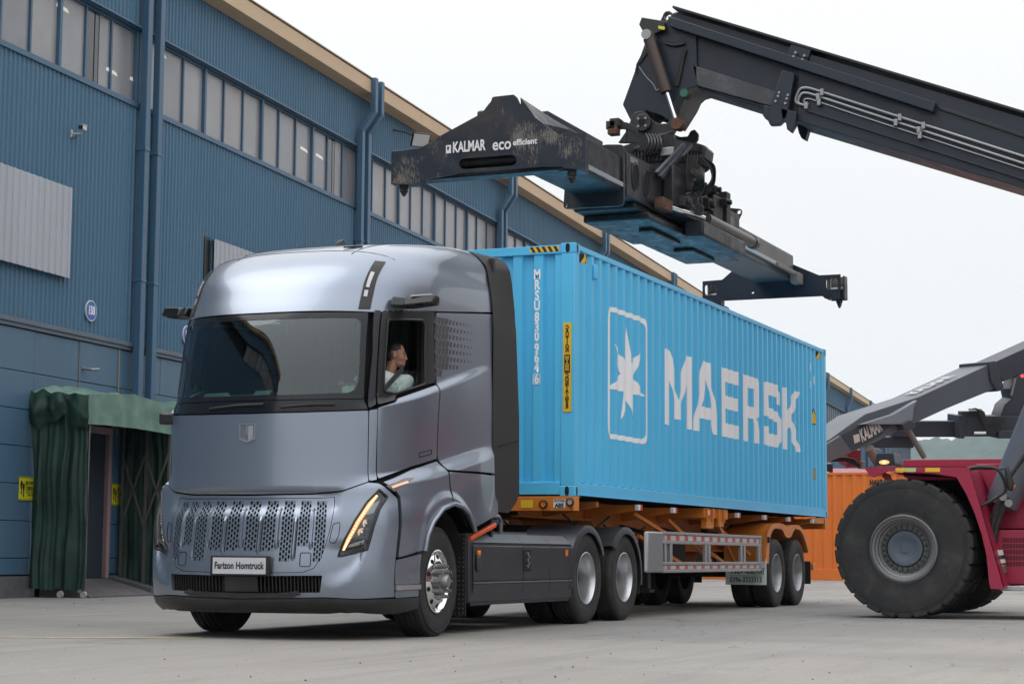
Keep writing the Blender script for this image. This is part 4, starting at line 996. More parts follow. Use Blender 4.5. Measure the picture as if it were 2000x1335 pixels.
# side housing: charcoal panels
def sidebox(s):
    y = s*1.25
    m = MB()
    prof_ = [(0, .93), (.02, .96), (.05, .975)]
    m.prism([(y, .30), (y, .90), (y-s*.10, .975), (y-s*.75, .975), (y-s*.75, .30)], 0, -2.98, -.16)
    m.build('battery_housing', GREYP, truck, bevel=.012)
    for a, b in ((-2.90, -1.62), (-1.61, -.86), (-.85, -.20)):
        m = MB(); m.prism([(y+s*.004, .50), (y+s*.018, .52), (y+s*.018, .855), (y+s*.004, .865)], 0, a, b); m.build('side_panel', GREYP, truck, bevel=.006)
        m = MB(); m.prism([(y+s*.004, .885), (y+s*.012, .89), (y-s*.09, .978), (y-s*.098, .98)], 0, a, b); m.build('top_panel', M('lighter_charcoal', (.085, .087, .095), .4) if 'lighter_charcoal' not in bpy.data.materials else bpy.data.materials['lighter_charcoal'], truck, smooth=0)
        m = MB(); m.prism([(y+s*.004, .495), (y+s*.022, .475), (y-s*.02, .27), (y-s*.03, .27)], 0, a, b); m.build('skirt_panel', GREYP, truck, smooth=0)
        m = MB(); m.box(a, b, min(y+s*.018, y+s*.030), max(y+s*.018, y+s*.030), .488, .500); m.build('trim_line', GALV, truck, smooth=0)
sidebox(-1); sidebox(1)
m = MB(); m.box(-1.63, -1.43, -1.274, -1.2675, .60, .82); hr = m.build('port_recess', CORE, truck, smooth=0)
m = MB(); 
for k in range(5): m.cyl((-1.53+.03*(k % 2), 0, .65+.032*k), 1, .02, -1.29, -1.27, 8)
m.build('port_fitting', GALV, hr)
m = MB(); m.box(-2.86, -2.78, -1.30, -1.268, .60, .76); mk = m.build('side_marker', GREYP, truck, bevel=.02)
m = MB(); m.box(-2.85, -2.79, -1.30, -1.268, .762, .81); m.build('marker_lens', ORANGEL, mk, bevel=.01)
m = MB(); m.box(-.40, -.36, -1.285, -1.268, .76, .83); m.build('side_reflector', ORANGEL, truck, smooth=0)
a_, b_ = at(916, 1052, 1, -1.235), at(966, 1024, 1, -1.235); m = MB(); m.beam(a_, b_, .05, .045); m.build('orange_guard', M('orange_plastic', (.62, .09, .02), .4), truck, bevel=.01)
# catwalk, grab rail and hoses behind the cab
m = MB(); m.box(-2.2, -.75, -.95, .95, .985, 1.0)
for k in range(16): m.box(-2.1+k*.085, -2.06+k*.085, -.95, .95, 1.0, 1.012)
m.build('catwalk', GALV, truck, smooth=0)
m = MB(); m.tube([(-1.95, -.98, .99), (-1.88, -.98, 1.10), (-1.80, -.98, 1.17), (-1.62, -.98, 1.17), (-1.55, -.98, 1.12), (-1.55, -.98, .99)], .022, 8); m.build('grab_rail', GALV, truck)
for k in range(6):
    m = MB(); y = -.5+.2*k; m.tube([(-2.2, y*.4, 1.9), (-1.9, y*.6, 1.3), (-1.3, y*.5, 1.08), (-.6, y*.4, 1.25), (.0, y*.5, 1.3)], .016, 6); m.build('air_line', BLACKP if k % 3 else M('teal_hose_%d' % k, (.05, .3, .35), .5), truck)
# drive wheel guards
def guard(x, y0, y1, r, a0, a1, parent, mat, name='wheel_guard', th=.02, lip=True, zc=.512):
    m = MB(); m.lathe([(r, y0), (r, y1), (r-th, y1), (r-th, y0), (r, y0)], (x, 0, zc), 1, 28, a0=R(a0), a1=R(a1))
    if lip:
        s = -1 if y0 < 0 else 1; yo = y0 if s < 0 else y1
        m.lathe([(r+.0, yo), (r-.002, yo+s*.018), (r-.045, yo+s*.03), (r-.085, yo+s*.03), (r-.085, yo+s*.018), (r-.045, yo)], (x, 0, zc), 1, 28, a0=R(a0), a1=R(a1))
    return m.build(name, mat, parent, smooth=35)
# lathe about Y measures angle from +Z towards +X: 0 = up
for s in (-1, 1):
    y0, y1 = (-1.25, -.62) if s < 0 else (.62, 1.25)
    guard(.33, y0, y1, .60, -100, 62, truck, GREYP); guard(1.63, y0, y1, .60, -52, 100, truck, GREYP)
    for x in (.80, 2.20): mudflap(x+.02, y0+.02, y1-.02, .30, .62, truck)
m = MB(); m.cyl((.95, 0, 1.0), 2, .48, .0, .001); m.lathe([(.0001, .12), (.42, .12), (.47, .05), (.47, 0)], (.98, 0, 1.0), 2, 32); m.build('fifth_wheel', DARKST, truck)
m = MB(); m.box(2.3, 2.4, -1.1, 1.1, .55, .72); m.build('rear_beam', DARKST, truck)
# ------------------------------------------------------------------ sky-blue container
CB = M('container_blue', (.09, .485, .80), .38, var=.04, vscale=.8, spec=.5, dirt=((.14, .50, .76), .25, 1.5), rvar=.06)
CTX = M('container_white_paint', (.84, .84, .87), .45, var=.03)
box_ = thing('shipping_container', 'light blue forty-foot container with white star logo and lettering on the orange trailer', 'container', (6.1, 0, 1.432))
CZ0, CZ1, CW = 1.432, 4.328, 1.219
PIT, DEP = .2775, .036
def cprof(x):     # trapezoid corrugation: 0 = outer flat, DEP = recess
    t = ((x-.30)/PIT) % 1
    return 0 if t < .26 else (DEP*(t-.26)/.25 if t < .51 else (DEP if t < .75 else DEP*(1-t)/.25))
CBR = (0, .26, .51, .75)
def side_breaks(x0, x1): return sorted({round(.30+PIT*(k+b), 5) for k in range(-2, 48) for b in CBR if x0 < .30+PIT*(k+b) < x1} | {x0, x1})
m = MB(); m.box(0, .162, -CW, -CW+.178, CZ0, CZ0+.118)
def casting(x, y, z, parent):
    sx = 1 if x > 6 else -1; sy = 1 if y > 0 else -1
    m = MB(); x0, x1 = sorted((x, x-sx*.162)); y0, y1 = sorted((y, y-sy*.178)); m.box(x0, x1, y0, y1, z, z+.118)
    o = m.build('corner_casting', CB, parent, bevel=.008)
    m = MB(); cx = x-sx*.08; cy = y-sy*.09; e = .0015
    q = [(.024*math.cos(t), .040*math.sin(t)+(.014 if math.sin(t) > 0 else -.014)) for t in [k*math.pi/8 for k in range(16)]]
    m.add([(cx+a, y+sy*e, z+.059+b) for a, b in q], [tuple(range(16))]); m.build('casting_hole', CORE, o, smooth=0); m = MB(); m.add([(x+sx*e, cy+a*1.1, z+.059+b) for a, b in q], [tuple(range(16))])
    m.build('casting_hole', CORE, o, smooth=0)
for x in (0, 12.192):
    for y in (-CW, CW):
        for z in (CZ0, CZ1-.118): casting(x, y, z, box_)
for x0, x1 in ((.004, .15), (12.042, 12.188)):
    for s in (-1, 1):
        m = MB(); a, b = sorted((s*(CW-.004), s*(CW-.17))); m.box(x0, x1, a, b, CZ0+.118, CZ1-.118); m.build('corner_post', CB, box_, bevel=.006)
for s in (-1, 1):      # side walls and rails
    xs_ = side_breaks(.15, 12.042); m = MB(); vs = []
    for x in xs_: y = s*(CW-.010-cprof(x)); vs += [(x, y, CZ0+.16), (x, y, CZ1-.062)]
    m.add(vs, [(2*i, 2*i+2, 2*i+3, 2*i+1) for i in range(len(xs_)-1)]); m.build('side_wall', CB, box_, smooth=20)
    m = MB(); a, b = sorted((s*(CW-.003), s*(CW-.063))); m.box(.162, 12.03, a, b, CZ1-.075, CZ1-.012); m.build('top_rail', CB, box_, bevel=.006)
    m = MB(); m.prism([(s*(CW-.004), CZ0+.022), (s*(CW-.004), CZ0+.150), (s*(CW-.050), CZ0+.165), (s*(CW-.055), CZ0+.012)], 0, .162, 12.03)
    a, b = sorted((s*(CW+.012), s*(CW-.055))); m.box(.162, 12.03, a, b, CZ0+.012, CZ0+.024); m.build('bottom_rail', CB, box_, bevel=.004)
fx = sorted({round(-.03+.262*(k+b), 4) for k in range(-6, 7) for b in (0, .42, .5, .92) if -1.05 < -.03+.262*(k+b) < 1.05} | {-1.05, 1.05})
def fprof(y): t = ((y+.03)/.262) % 1; return 0 if t < .42 else (.045*(t-.42)/.08 if t < .5 else (.045 if t < .92 else .045*(1-t)/.08))
m = MB(); vs = []
for y in fx: vs += [(.02+fprof(y), y, CZ0+.14), (.02+fprof(y), y, CZ1-.115)]
m.add(vs, [(2*i, 2*i+2, 2*i+3, 2*i+1) for i in range(len(fx)-1)]); m.build('front_wall', CB, box_, smooth=20)
m = MB(); m.box(.004, .07, -1.041, 1.041, CZ1-.118, CZ1-.018); m.build('front_header', CB, box_, bevel=.005)
m = MB(); m.box(.004, .07, -1.041, 1.041, CZ0+.02, CZ0+.16); m.build('front_sill', CB, box_, bevel=.005)
m = MB(); m.box(.1, 12.1, -1.19, 1.19, CZ1-.06, CZ1-.045); m.build('roof_panel', CB, box_, smooth=0)
m = MB(); m.box(12.10, 12.16, -1.05, 1.05, CZ0+.1, CZ1-.1); m.build('door', CB, box_)
m = MB()
for k in range(40): m.box(.3+k*.3, .36+k*.3, -1.17, 1.17, CZ0+.02, CZ0+.13)
m.box(.1, 12.1, -1.17, 1.17, CZ0+.13, CZ0+.15); m.build('underframe', DARKST, box_, smooth=0, kind='stuff')
# ---- paint that follows the corrugation
def wrap(polys, name, mat, lift=.003, parent=box_, holes=()):
    """polys: list of outlines in (x, z), painted on the near side wall"""
    bm = bmesh.new()
    for poly in polys:
        hs_ = [h for h in holes if inside((sum(p[0] for p in h)/len(h), sum(p[1] for p in h)/len(h)), poly)]
        loops = [poly]+list(hs_); pts = []; ed = []
        for lp in loops:
            b = len(pts); pts += lp; ed += [(b+i, b+(i+1) % len(lp)) for i in range(len(lp))]
        v, e, tr, *_ = geometry.delaunay_2d_cdt([Vector(p) for p in pts], ed, [], 0, 1e-5)
        vv = [bm.verts.new((p[0], 0, p[1])) for p in v]
        for t in tr:
            c = (sum(v[i][0] for i in t)/3, sum(v[i][1] for i in t)/3)
            if inside(c, poly) and not any(inside(c, h) for h in hs_):
                try: bm.faces.new([vv[i] for i in t])
                except ValueError: pass
    x0 = min(v.co.x for v in bm.verts); x1 = max(v.co.x for v in bm.verts)
    for x in side_breaks(x0-1e-3, x1+1e-3)[1:-1]:
        bmesh.ops.bisect_plane(bm, geom=bm.verts[:]+bm.edges[:]+bm.faces[:], plane_co=(x, 0, 0), plane_no=(1, 0, 0), dist=1e-5)
    pl = WLOC.get(parent.name, Vector())
    for v in bm.verts: v.co = Vector((v.co.x, -(CW-.010-cprof(v.co.x))-lift, v.co.z))-pl
    bmesh.ops.recalc_face_normals(bm, faces=bm.faces)
    me = bpy.data.meshes.new(name); bm.to_mesh(me); bm.free(); me.materials.append(mat); o = bpy.data.objects.new(name, me); COL.objects.link(o); o.parent = parent; return o
ZT, ZB_ = 3.445, 2.462; ZH_ = ZT-ZB_
def L_(x, w, pts): return [(x+w*a, ZB_+ZH_*b) for a, b in pts]
wrap([L_(3.33, 1.14, [(0, 0), (0, 1), (.22, 1), (.5, .36), (.78, 1), (1, 1), (1, 0), (.79, 0), (.79, .60), (.58, .10), (.42, .10), (.21, .60), (.21, 0)])], 'letter', CTX)
wrap([L_(4.58, 1.20, [(0, 0), (.36, 1), (.64, 1), (1, 0), (.79, 0), (.73, .19), (.27, .19), (.21, 0)])], 'letter', CTX, holes=[L_(4.58, 1.20, [(.33, .36), (.67, .36), (.5, .84)])])
wrap([L_(5.87, .90, [(0, 0), (0, 1), (1, 1), (1, .80), (.26, .80), (.26, .60), (.94, .60), (.94, .41), (.26, .41), (.26, .20), (1.02, .20), (1.02, 0)])], 'letter', CTX)
wrap([L_(6.98, .98, [(0, 0), (0, 1), (.82, 1), (.95, .92), (.98, .82), (.98, .52), (.93, .43), (.80, .38), (1.02, 0), (.74, 0), (.55, .36), (.26, .36), (.26, 0)])], 'letter', CTX, holes=[L_(6.98, .98, [(.26, .54), (.72, .54), (.72, .82), (.26, .82)])])
wrap([L_(8.13, 1.05, [(.02, .30), (.02, .10), (.10, .02), (.2, 0), (.8, 0), (.93, .03), (1, .12), (1, .46), (.92, .55), (.28, .62), (.25, .80), (.73, .80), (.73, .69), (.97, .69), (.97, .88), (.90, .97), (.8, 1), (.2, 1), (.07, .97), (0, .88), (0, .56), (.08, .47), (.74, .40), (.75, .20), (.27, .20), (.27, .30)])], 'letter', CTX)
wrap([L_(9.36, 1.03, [(0, 0), (0, 1), (.25, 1), (.25, .60), (.66, 1), (.98, 1), (.52, .55), (1.02, 0), (.70, 0), (.34, .38), (.25, .28), (.25, 0)])], 'letter', CTX)
# seven-pointed star in a rounded frame
cx, cz = 1.885, 2.905; R1, R2 = .66, .245; st = []
tips = [(90, .68), (38.6, .70), (-12.9, .66), (-64.3, .60), (-115.7, .55), (-167, .68), (141.4, .64)]
for k, (a, r) in enumerate(tips):
    a2 = tips[(k+1) % 7][0]; a2 = a2 if a2 < a else a2-360; am = (a+a2)/2
    st += [(cx+r*math.cos(R(a)), cz+r*math.sin(R(a))), (cx+R2*math.cos(R(am)), cz+R2*math.sin(R(am)))]
wrap([st], 'star', CTX)
fo = rounded([(1.13, 2.155), (2.60, 2.155), (2.60, 3.745), (1.13, 3.745)], .16, 6); fi = rounded([(1.20, 2.215), (2.53, 2.215), (2.53, 3.685), (1.20, 3.685)], .11, 6)
wrap([fo], 'star_frame', CTX, holes=[fi])
# small marks on the side wall
def hazard(x0, x1, z0, z1, n, parent, place):
    ye = place([(x0, z0), (x1, z0), (x1, z1), (x0, z1)], YELLOW, .003); w = (x1-x0)/n
    for k in range(n): place([(x0+w*k, z0), (x0+w*(k+.5), z0), (x0+w*(k+1), z1), (x0+w*(k+.5), z1)], BLACKP, .0045)
hazard(.17, .50, 4.13, 4.24, 2, box_, lambda p, mt, l: wrap([p], 'hazard_strip', mt, l))
hazard(11.5, 11.9, 4.12, 4.24, 2, box_, lambda p, mt, l: wrap([p], 'hazard_strip', mt, l))
wrap([[(11.22, 2.98), (11.50, 2.98), (11.36, 3.26)]], 'warning_triangle', BLACKP, .003); wrap([[(11.25, 2.995), (11.47, 2.995), (11.36, 3.225)]], 'warning_triangle', YELLOW, .0045)
wrap([[(11.29, 2.05), (11.40, 2.05), (11.40, 2.25), (11.29, 2.25)]], 'data_label', M('data_label_grey', (.3, .28, .22), .5), .003)
def wtext(s, x, z, h, sx=.7, name='mark'):
    cu = bpy.data.curves.new('t', 'FONT'); cu.body = s; cu.size = h*1.35; cu.offset = .006; cu.align_y = 'CENTER'; cu.align_x = 'CENTER'; cu.resolution_u = 2; to = bpy.data.objects.new('t', cu); COL.objects.link(to)
    me = bpy.data.meshes.new_from_object(to.evaluated_get(bpy.context.evaluated_depsgraph_get())); bpy.data.objects.remove(to); bpy.data.curves.remove(cu)
    for v in me.vertices: X = x+v.co.x*sx; v.co = Vector((X, -(CW-.010-cprof(X))-.0035, z+v.co.y))-WLOC[box_.name]
    me.materials.clear(); me.materials.append(CTX); o = bpy.data.objects.new(name, me); COL.objects.link(o); o.parent = box_
for k, ch in enumerate('SUDU'[:0]): pass
for ch, x, z in (('S', 10.98, 3.95), ('O', 10.98, 3.79), ('G', 10.98, 3.63), ('I', 11.12, 3.92), ('4', 11.26, 3.74), ('I', 11.38, 3.72), ('3', 11.24, 3.43), ('1', 11.12, 3.63)): wtext(ch, x, z, .13)
m = MB(); m.box(.60, .70, -CW-.028, -CW+.02, 3.98, 4.16); m.build('vent_cover', CB, box_, bevel=.02)
# marks on the front wall, letters stacked downwards
for ch, z in (('M', 3.977), ('R', 3.855), ('S', 3.732), ('U', 3.615), ('8', 3.481), ('3', 3.366), ('0', 3.260), ('9', 3.120), ('6', 3.012), ('4', 2.900), ('6', 2.772)):
    text(ch, .155, (.02, -.745, z), (0, -1, 0), (0, 0, 1), CTX, box_, sx=.72, bold=.006, align='CENTER', name='serial_letter')
m = MB()
for a, b, c, d in ((-.79, -.782, 2.71, 2.83), (-.708, -.70, 2.71, 2.83), (-.79, -.70, 2.71, 2.716), (-.79, -.70, 2.824, 2.83)): m.box(.0165, .018, a, b, c, d)
m.build('check_digit_frame', CTX, box_, smooth=0)
m = MB(); m.box(-.003, .004, -1.178, -1.078, 2.385, 3.405); cs = m.build('caution_strip', YELLOW, box_, smooth=0)
m = MB(); m.box(-.005, -.003, -1.162, -1.094, 2.83, 3.04); m.build('black_block', BLACKP, cs, smooth=0)
for ch, z, k in [(c, 3.349-.0439*i, 0) for i, c in enumerate('CAUTION')]+[(c, 3.002-.0435*i, 1) for i, c in enumerate('HIGH')]+[(c, 2.798-.0440*i, 0) for i, c in enumerate('CONTAINER')]:
    text(ch, .062, (-.0055, -1.128, z), (0, 1, 0), (0, 0, 1), YELLOW if k else BLACKP, cs, sx=.9, bold=.003, align='CENTER', name='caution_letter', lift=-.0012)
m = MB(); m.box(.001, .004, -1.02, -.66, 4.235, 4.298); hz = m.build('hazard_strip', YELLOW, box_, smooth=0)
m = MB()
for k in range(5): y = -.66-.072*k; m.add([(.0, y, 4.298), (.0, y-.036, 4.298), (.0, y-.072, 4.235), (.0, y-.036, 4.235)], [(0, 1, 2, 3)])
m.build('hazard_bar', BLACKP, hz, smooth=0)
# ------------------------------------------------------------------ orange skeletal trailer
OR = M('trailer_orange', (.62, .19, .025), .45, var=.08, vscale=1.5, dirt=((.25, .09, .03), .45, 2.5))
ORD = M('dusty_orange', (.40, .12, .03), .6, var=.15, dirt=((.10, .06, .04), .5, 3))
trl = thing('container_trailer', 'orange skeletal semi-trailer with a silver side guard carrying the light blue container', 'trailer', (6, 0, 0))
m = MB(); m.box(-.03, .14, -1.225, 1.225, 1.268, 1.424); m.box(-.03, .20, -1.225, 1.225, 1.424, 1.43)
bol = m.build('front_bolster', OR, trl, bevel=.008)
def fr(y, z, r, mats, nm, ring=True):
    m = MB(); m.lathe([(.0001, -.055), (r*.7, -.052), (r*.72, -.045)], (0, y, z), 0, 20); o = m.build(nm, mats, bol)
    if ring: m = MB(); m.lathe([(r*.7, -.05), (r*.75, -.065), (r, -.06), (r*1.05, -.03)], (0, y, z), 0, 24); m.build('lamp_ring', BLACKP, o)
fr(-1.185, 1.365, .045, M('lamp_clear', (.5, .5, .48), .3), 'marker_lamp'); fr(-.86, 1.342, .048, ORANGEL, 'marker_lamp'); fr(-1.2, 1.30, .014, DARKST, 'bolt', False)
m = MB(); m.box(-.036, -.031, -1.124, -.98, 1.30, 1.395); pl_ = m.build('plate', WHITE, bol, smooth=0)
text('ABS', .062, (-.037, -1.052, 1.326), (0, -1, 0), (0, 0, 1), BLACKP, pl_, bold=.003, align='CENTER'); text('驻口料车', .032, (-.037, -1.052, 1.376), (0, -1, 0), (0, 0, 1), BLACKP, pl_, align='CENTER', bold=.001)
m = MB(); m.box(-.036, -.031, -.73, -.58, 1.30, 1.39); m.build('yellow_label', YELLOW, bol, smooth=0)
for s in (-1, 1):
    y = s*.48; m = MB()
    for z0, z1, w in ((1.40, 1.425, .09), (1.20, 1.222, .09), (1.222, 1.40, .012)): m.box(.14, 2.75, y-w, y+w, z0, z1)
    for z0, z1, w in ((1.395, 1.42, .10), (.84, .865, .10), (.865, 1.395, .012)): m.box(2.75, 12.15, y-w, y+w, z0, z1)
    m.prism([(2.3, 1.21), (2.75, .85), (3.0, .85), (3.0, 1.21)], 1, y-.09, y+.09)
    m.build('main_beam', OR, trl, smooth=0)
for x in (.9, 2.29, 3.7, 5.23, 6.7, 8.17, 9.6, 11.17, 11.95):
    m = MB()
    for s in (-1, 1): m.hexa([(x-.05, s*.5, 1.22), (x+.05, s*.5, 1.22), (x+.05, s*.5, 1.40), (x-.05, s*.5, 1.40)], [(x-.04, s*1.17, 1.33), (x+.04, s*1.17, 1.33), (x+.04, s*1.17, 1.395), (x-.04, s*1.17, 1.395)])
    m.box(x-.04, x+.04, -.48, .48, 1.2, 1.35)
    cm = m.build('cross_member', OR if x > 1 else ORD, trl, bevel=.006)
    if x not in (.9, 11.95):
        for s in (-1, 1):
            m = MB(); a, b = sorted((s*1.172, s*1.225)); m.box(x-.075, x+.0, a, b, 1.325, 1.395); m.build('white_reflector', WHITE, cm, bevel=.004)
            m = MB(); m.box(x+.001, x+.08, a, b, 1.325, 1.395); m.build('red_reflector', RED, cm, bevel=.004)
# twist-lock outrigger amidships, bracing, tanks
for s in (-1, 1):
    a, b = sorted((s*.5, s*1.20)); m = MB(); m.box(5.05, 6.2, a, b, 1.29, 1.425)
    for k in range(4): m.box(5.12+k*.27, 5.14+k*.27, min(s*1.20, s*1.235), max(s*1.20, s*1.235), 1.24, 1.425)
    m.box(5.15, 5.5, min(s*1.12, s*1.2), max(s*1.12, s*1.2), 1.15, 1.29); m.box(5.75, 6.0, min(s*1.12, s*1.2), max(s*1.12, s*1.2), 1.18, 1.29)
    m.build('twistlock_bracket', OR, trl, bevel=.006)
for x0, x1, z0, z1 in ((2.8, 4.2, 1.30, .95), (4.2, 5.6, 1.25, .70), (3.0, 4.6, 1.02, .60), (5.2, 6.6, 1.02, .60), (6.2, 7.6, 1.25, .80), (7.4, 5.9, .65, 1.25)):
    for s in (-1, 1):
        m = MB(); m.beam((x0, s*.95, z0), (x1, s*1.12, z1), .045, .045); m.build('diagonal_brace', OR, trl, smooth=0)
m = MB(); m.beam((3.4, -.9, 1.05), (3.4, -.9, .35), .13, .13); m.beam((3.4, .9, 1.05), (3.4, .9, .35), .13, .13); m.beam((3.4, -.9, .9), (3.4, .9, .9), .08, .08); m.box(3.3, 3.5, -1.0, -.8, .30, .34); m.box(3.3, 3.5, .8, 1.0, .30, .34); m.build('landing_leg', DARKST, trl, smooth=0)
m = MB(); m.cyl((0, -.2, .75), 0, .16, 6.2, 7.4, 20); m.cyl((0, .75, .8), 0, .2, 4.4, 5.6, 20); m.build('air_tank', ORD, trl)
m = MB(); m.box(5.5, 6.1, -.6, .1, .55, .95); m.build('tool_box', DARKST, trl, bevel=.02)
# side guard: two rails on posts with red and white reflective tape
for s in (-1, 1):
    y = s*1.235; lo, hi = sorted((y, y-s*.05)); sg_ = MB(); sg_.hexa([(2.62, y-s*.09, .56), (2.66, y-s*.03, .56), (3.16, y+s*.0, .56), (3.16, y-s*.09, .56)], [(2.62, y-s*.09, 1.075), (2.66, y-s*.03, 1.075), (3.16, y+s*.0, 1.075), (3.16, y-s*.09, 1.075)])
    g = sg_.build('side_guard', ALU, trl, bevel=.02)
    for z0, z1 in ((.925, 1.078), (.555, .69)):
        m = MB(); m.box(3.161, 7.85, lo, hi, z0, z0+.035); m.box(3.161, 7.85, lo, hi, z1-.035, z1); a, b = sorted((y-s*.015, y-s*.05)); m.box(3.161, 7.83, a, b, z0+.036, z1-.036); m.build('rail', ALU, g, bevel=.004)
        a, b = sorted((y-s*.0145, y-s*.0125))
        m = MB(); m.box(3.24, 7.76, a, b, z0+.045, z1-.045); tp_ = m.build('reflective_tape', M('tape_white', (.5, .5, .5), .35) if 'tape_white' not in bpy.data.materials else bpy.data.materials['tape_white'], g, smooth=0)
        for k in range(12):
            x = 3.34+k*.375; a, b = sorted((y-s*.0123, y-s*.0110)); m = MB(); m.box(x, x+.15, a, b, z0+.045, z1-.045); m.build('red_block', RED, tp_, smooth=0)
    for x in (3.24, 3.46, 5.0, 5.16, 6.75, 6.92, 7.70):
        m = MB(); m.box(x, x+.09, lo+.004, hi-.004, .691, .924); m.build('post', ALU, g, bevel=.004)
    m = MB(); m.box(7.8, 7.852, lo-.002, hi+.002, .555, 1.078); m.build('end_cap', ALU, g, bevel=.004)
    for x in (3.6, 5.2, 7.2): m = MB(); m.beam((x, y-s*.05, .98), (x, s*.5, 1.15), .05, .05); m.build('guard_stay', DARKST, g, smooth=0)
# wheels, orange guards, flaps
wt = mk_dual('wheel', RIMD, .52); wt.parent = trl; wt.location = Vector((8.72, -1.10, .52))-Vector((6, 0, 0))
for x, y, rz in ((10.0, -1.10, 0), (8.72, 1.10, 180), (10.0, 1.10, 180)):
    c = copy_tree(wt, trl); c.location = Vector((x, y, .52))-Vector((6, 0, 0)); c.rotation_euler = (0, 0, R(rz))
m = MB(); 
for x in (8.72, 10.0): m.cyl((x, 0, .52), 1, .07, -1, 1, 12)
m.box(8.0, 10.8, -.5, -.4, .6, .84); m.box(8.0, 10.8, .4, .5, .6, .84); m.build('axle', DARKST, trl)
fo_ = [(1496, 1100), (1497, 1066), (1499, 1039), (1503, 1029), (1509, 1023.5), (1516, 1021), (1525, 1021), (1531, 1023), (1536, 1027), (1540, 1027), (1545, 1025), (1552, 1024), (1560, 1025), (1566, 1030), (1571, 1038), (1578, 1058), (1582, 1079)]
fi_ = [(1579, 1079), (1574.5, 1060), (1568, 1042), (1562, 1033.5), (1553, 1032), (1549, 1039), (1546, 1047), (1540, 1050), (1534, 1046.5), (1530, 1037), (1526, 1032.5), (1516, 1031), (1510.5, 1033), (1506, 1043), (1503, 1066), (1501.5, 1100)]
po = [at(a, b, 1, -1.255) for a, b in fo_+fi_]; po = [(p.x, p.z) for p in po]
for s in (-1, 1):
    sheet(po, [], lambda a, b, o, s=s: Vector((a, s*(1.255+o), b)), .12, .05, 'wheel_guard', OR, trl)
    top_ = [at(a, b, 1, -1.255) for a, b in fo_]; m = MB(); vs = []
    for p in top_: vs += [(p.x, s*1.252, p.z), (p.x, s*.60, p.z)]
    m.add(vs, [(2*i, 2*i+1, 2*i+3, 2*i+2) for i in range(len(top_)-1)]); m.build('wheel_guard_top', OR, trl, smooth=50)
    pf_ = top_[0]; m = MB(); a, b = sorted((s*.60, s*1.25)); m.box(pf_.x-.01, pf_.x+.005, a, b, .70, 1.05); m.build('guard_front', OR, trl, smooth=0)
    m = MB(); a, b = sorted((s*.62, s*1.26)); m.box(8.03, 8.045, a, b, .345, .73); fl_ = m.build('mud_flap', M('white_flap', (.68, .73, .73), .5, dirt=((.3, .3, .28), .5, 4)) if 'white_flap' not in bpy.data.materials else bpy.data.materials['white_flap'], trl, bevel=.02)
    if s < 0:
        GRN = M('green_flap_print', (.01, .10, .07), .5)
        text('0396-3333313', .108, (8.028, -.94, .42), (0, -1, 0), (0, 0, 1), GRN, fl_, sx=.80, bold=.003, align='CENTER'); text('驻马店大板', .095, (8.028, -1.04, .545), (0, -1, 0), (0, 0, 1), GRN, fl_, sx=.85, bold=.003, align='CENTER'); text('TR', .12, (8.028, -.76, .55), (0, -1, 0), (0, 0, 1), GRN, fl_, bold=.006, align='CENTER')
        m = MB(); m.box(8.024, 8.03, -1.2, -.68, .478, .484); m.build('flap_rule', GRN, fl_, smooth=0)
    mudflap(10.86, min(s*.62, s*1.24), max(s*.62, s*1.24), .33, .70, trl, LIP, False)
    m = MB(); m.beam((8.15, s*1.20, 1.02), (8.15, s*1.29, 1.02), .07, .09); m.build('marker_lamp', BLACKP, trl)
m = MB(); m.box(12.0, 12.16, -1.22, 1.22, 1.24, 1.41); m.box(11.2, 12.0, -1.2, -1.12, 1.33, 1.41); m.box(11.2, 12.0, 1.12, 1.2, 1.33, 1.41); m.box(11.4, 11.55, -1.15, 1.15, .55, .66); m.build('rear_bolster', OR, trl, bevel=.008)
m = MB(); m.lathe([(.20, -.12), (.48, -.14), (.52, -.1), (.52, .1), (.48, .14), (.20, .12)], (11.9, -.55, .95), 1, 32); m.box(11.0, 11.7, -.9, -.5, .85, 1.05); m.build('spare_wheel', RUBBER, trl)
m = MB()
for k, (x, z) in enumerate(((1.0, 1.1), (2.4, 1.0), (6.5, 1.1))): m.tube([(x, -.7, z+.15), (x+.5, -.75, z-.05), (x+1.1, -.72, z+.02), (x+1.6, -.7, z+.15)], .014, 6)
m.build('air_hose', BLACKP, trl, kind='stuff')

# ------------------------------------------------------------------ orange container in the background
oc = thing('shipping_container', 'orange container standing on the yard behind the big tyre', 'container', (31, 3.7, .15))
OC = M('container_orange', (.70, .18, .03), .45, var=.06, vscale=.7, dirt=((.5, .13, .03), .3, 1.2))
X0, YA, YB, ZA, ZC = 31., .75, 6.80, .15, 3.05
m = MB(); vs = []; ys_ = sorted({YA+.12, YB-.12} | {YA+.12+.27*(k+b) for k in range(23) for b in (0, .27, .5, .77) if YA+.12 < YA+.12+.27*(k+b) < YB-.12})
def op(y): t = ((y-YA-.12)/.27) % 1; return 0 if t < .27 else (.04*(t-.27)/.23 if t < .5 else (.04 if t < .77 else .04*(1-t)/.23))
for y in ys_: vs += [(X0+.01+op(y), y, ZA+.28), (X0+.01+op(y), y, ZC-.06)]
m.add(vs, [(2*i, 2*i+2, 2*i+3, 2*i+1) for i in range(len(ys_)-1)]); m.build('side_wall', OC, oc, smooth=20)
m = MB(); m.box(X0, X0+.06, YA+.16, YB-.16, ZC-.07, ZC-.005); m.build('top_rail', OC, oc, bevel=.006)
m = MB(); m.box(X0, X0+.05, YA+.16, YB-.16, ZA+.0, ZA+.30); m.build('bottom_rail', OC, oc, bevel=.006)
for y in (YA, YB-.16): m = MB(); m.box(X0-.004, X0+.16, y, y+.16, ZA, ZC+.0); m.build('corner_post', OC, oc, bevel=.008)
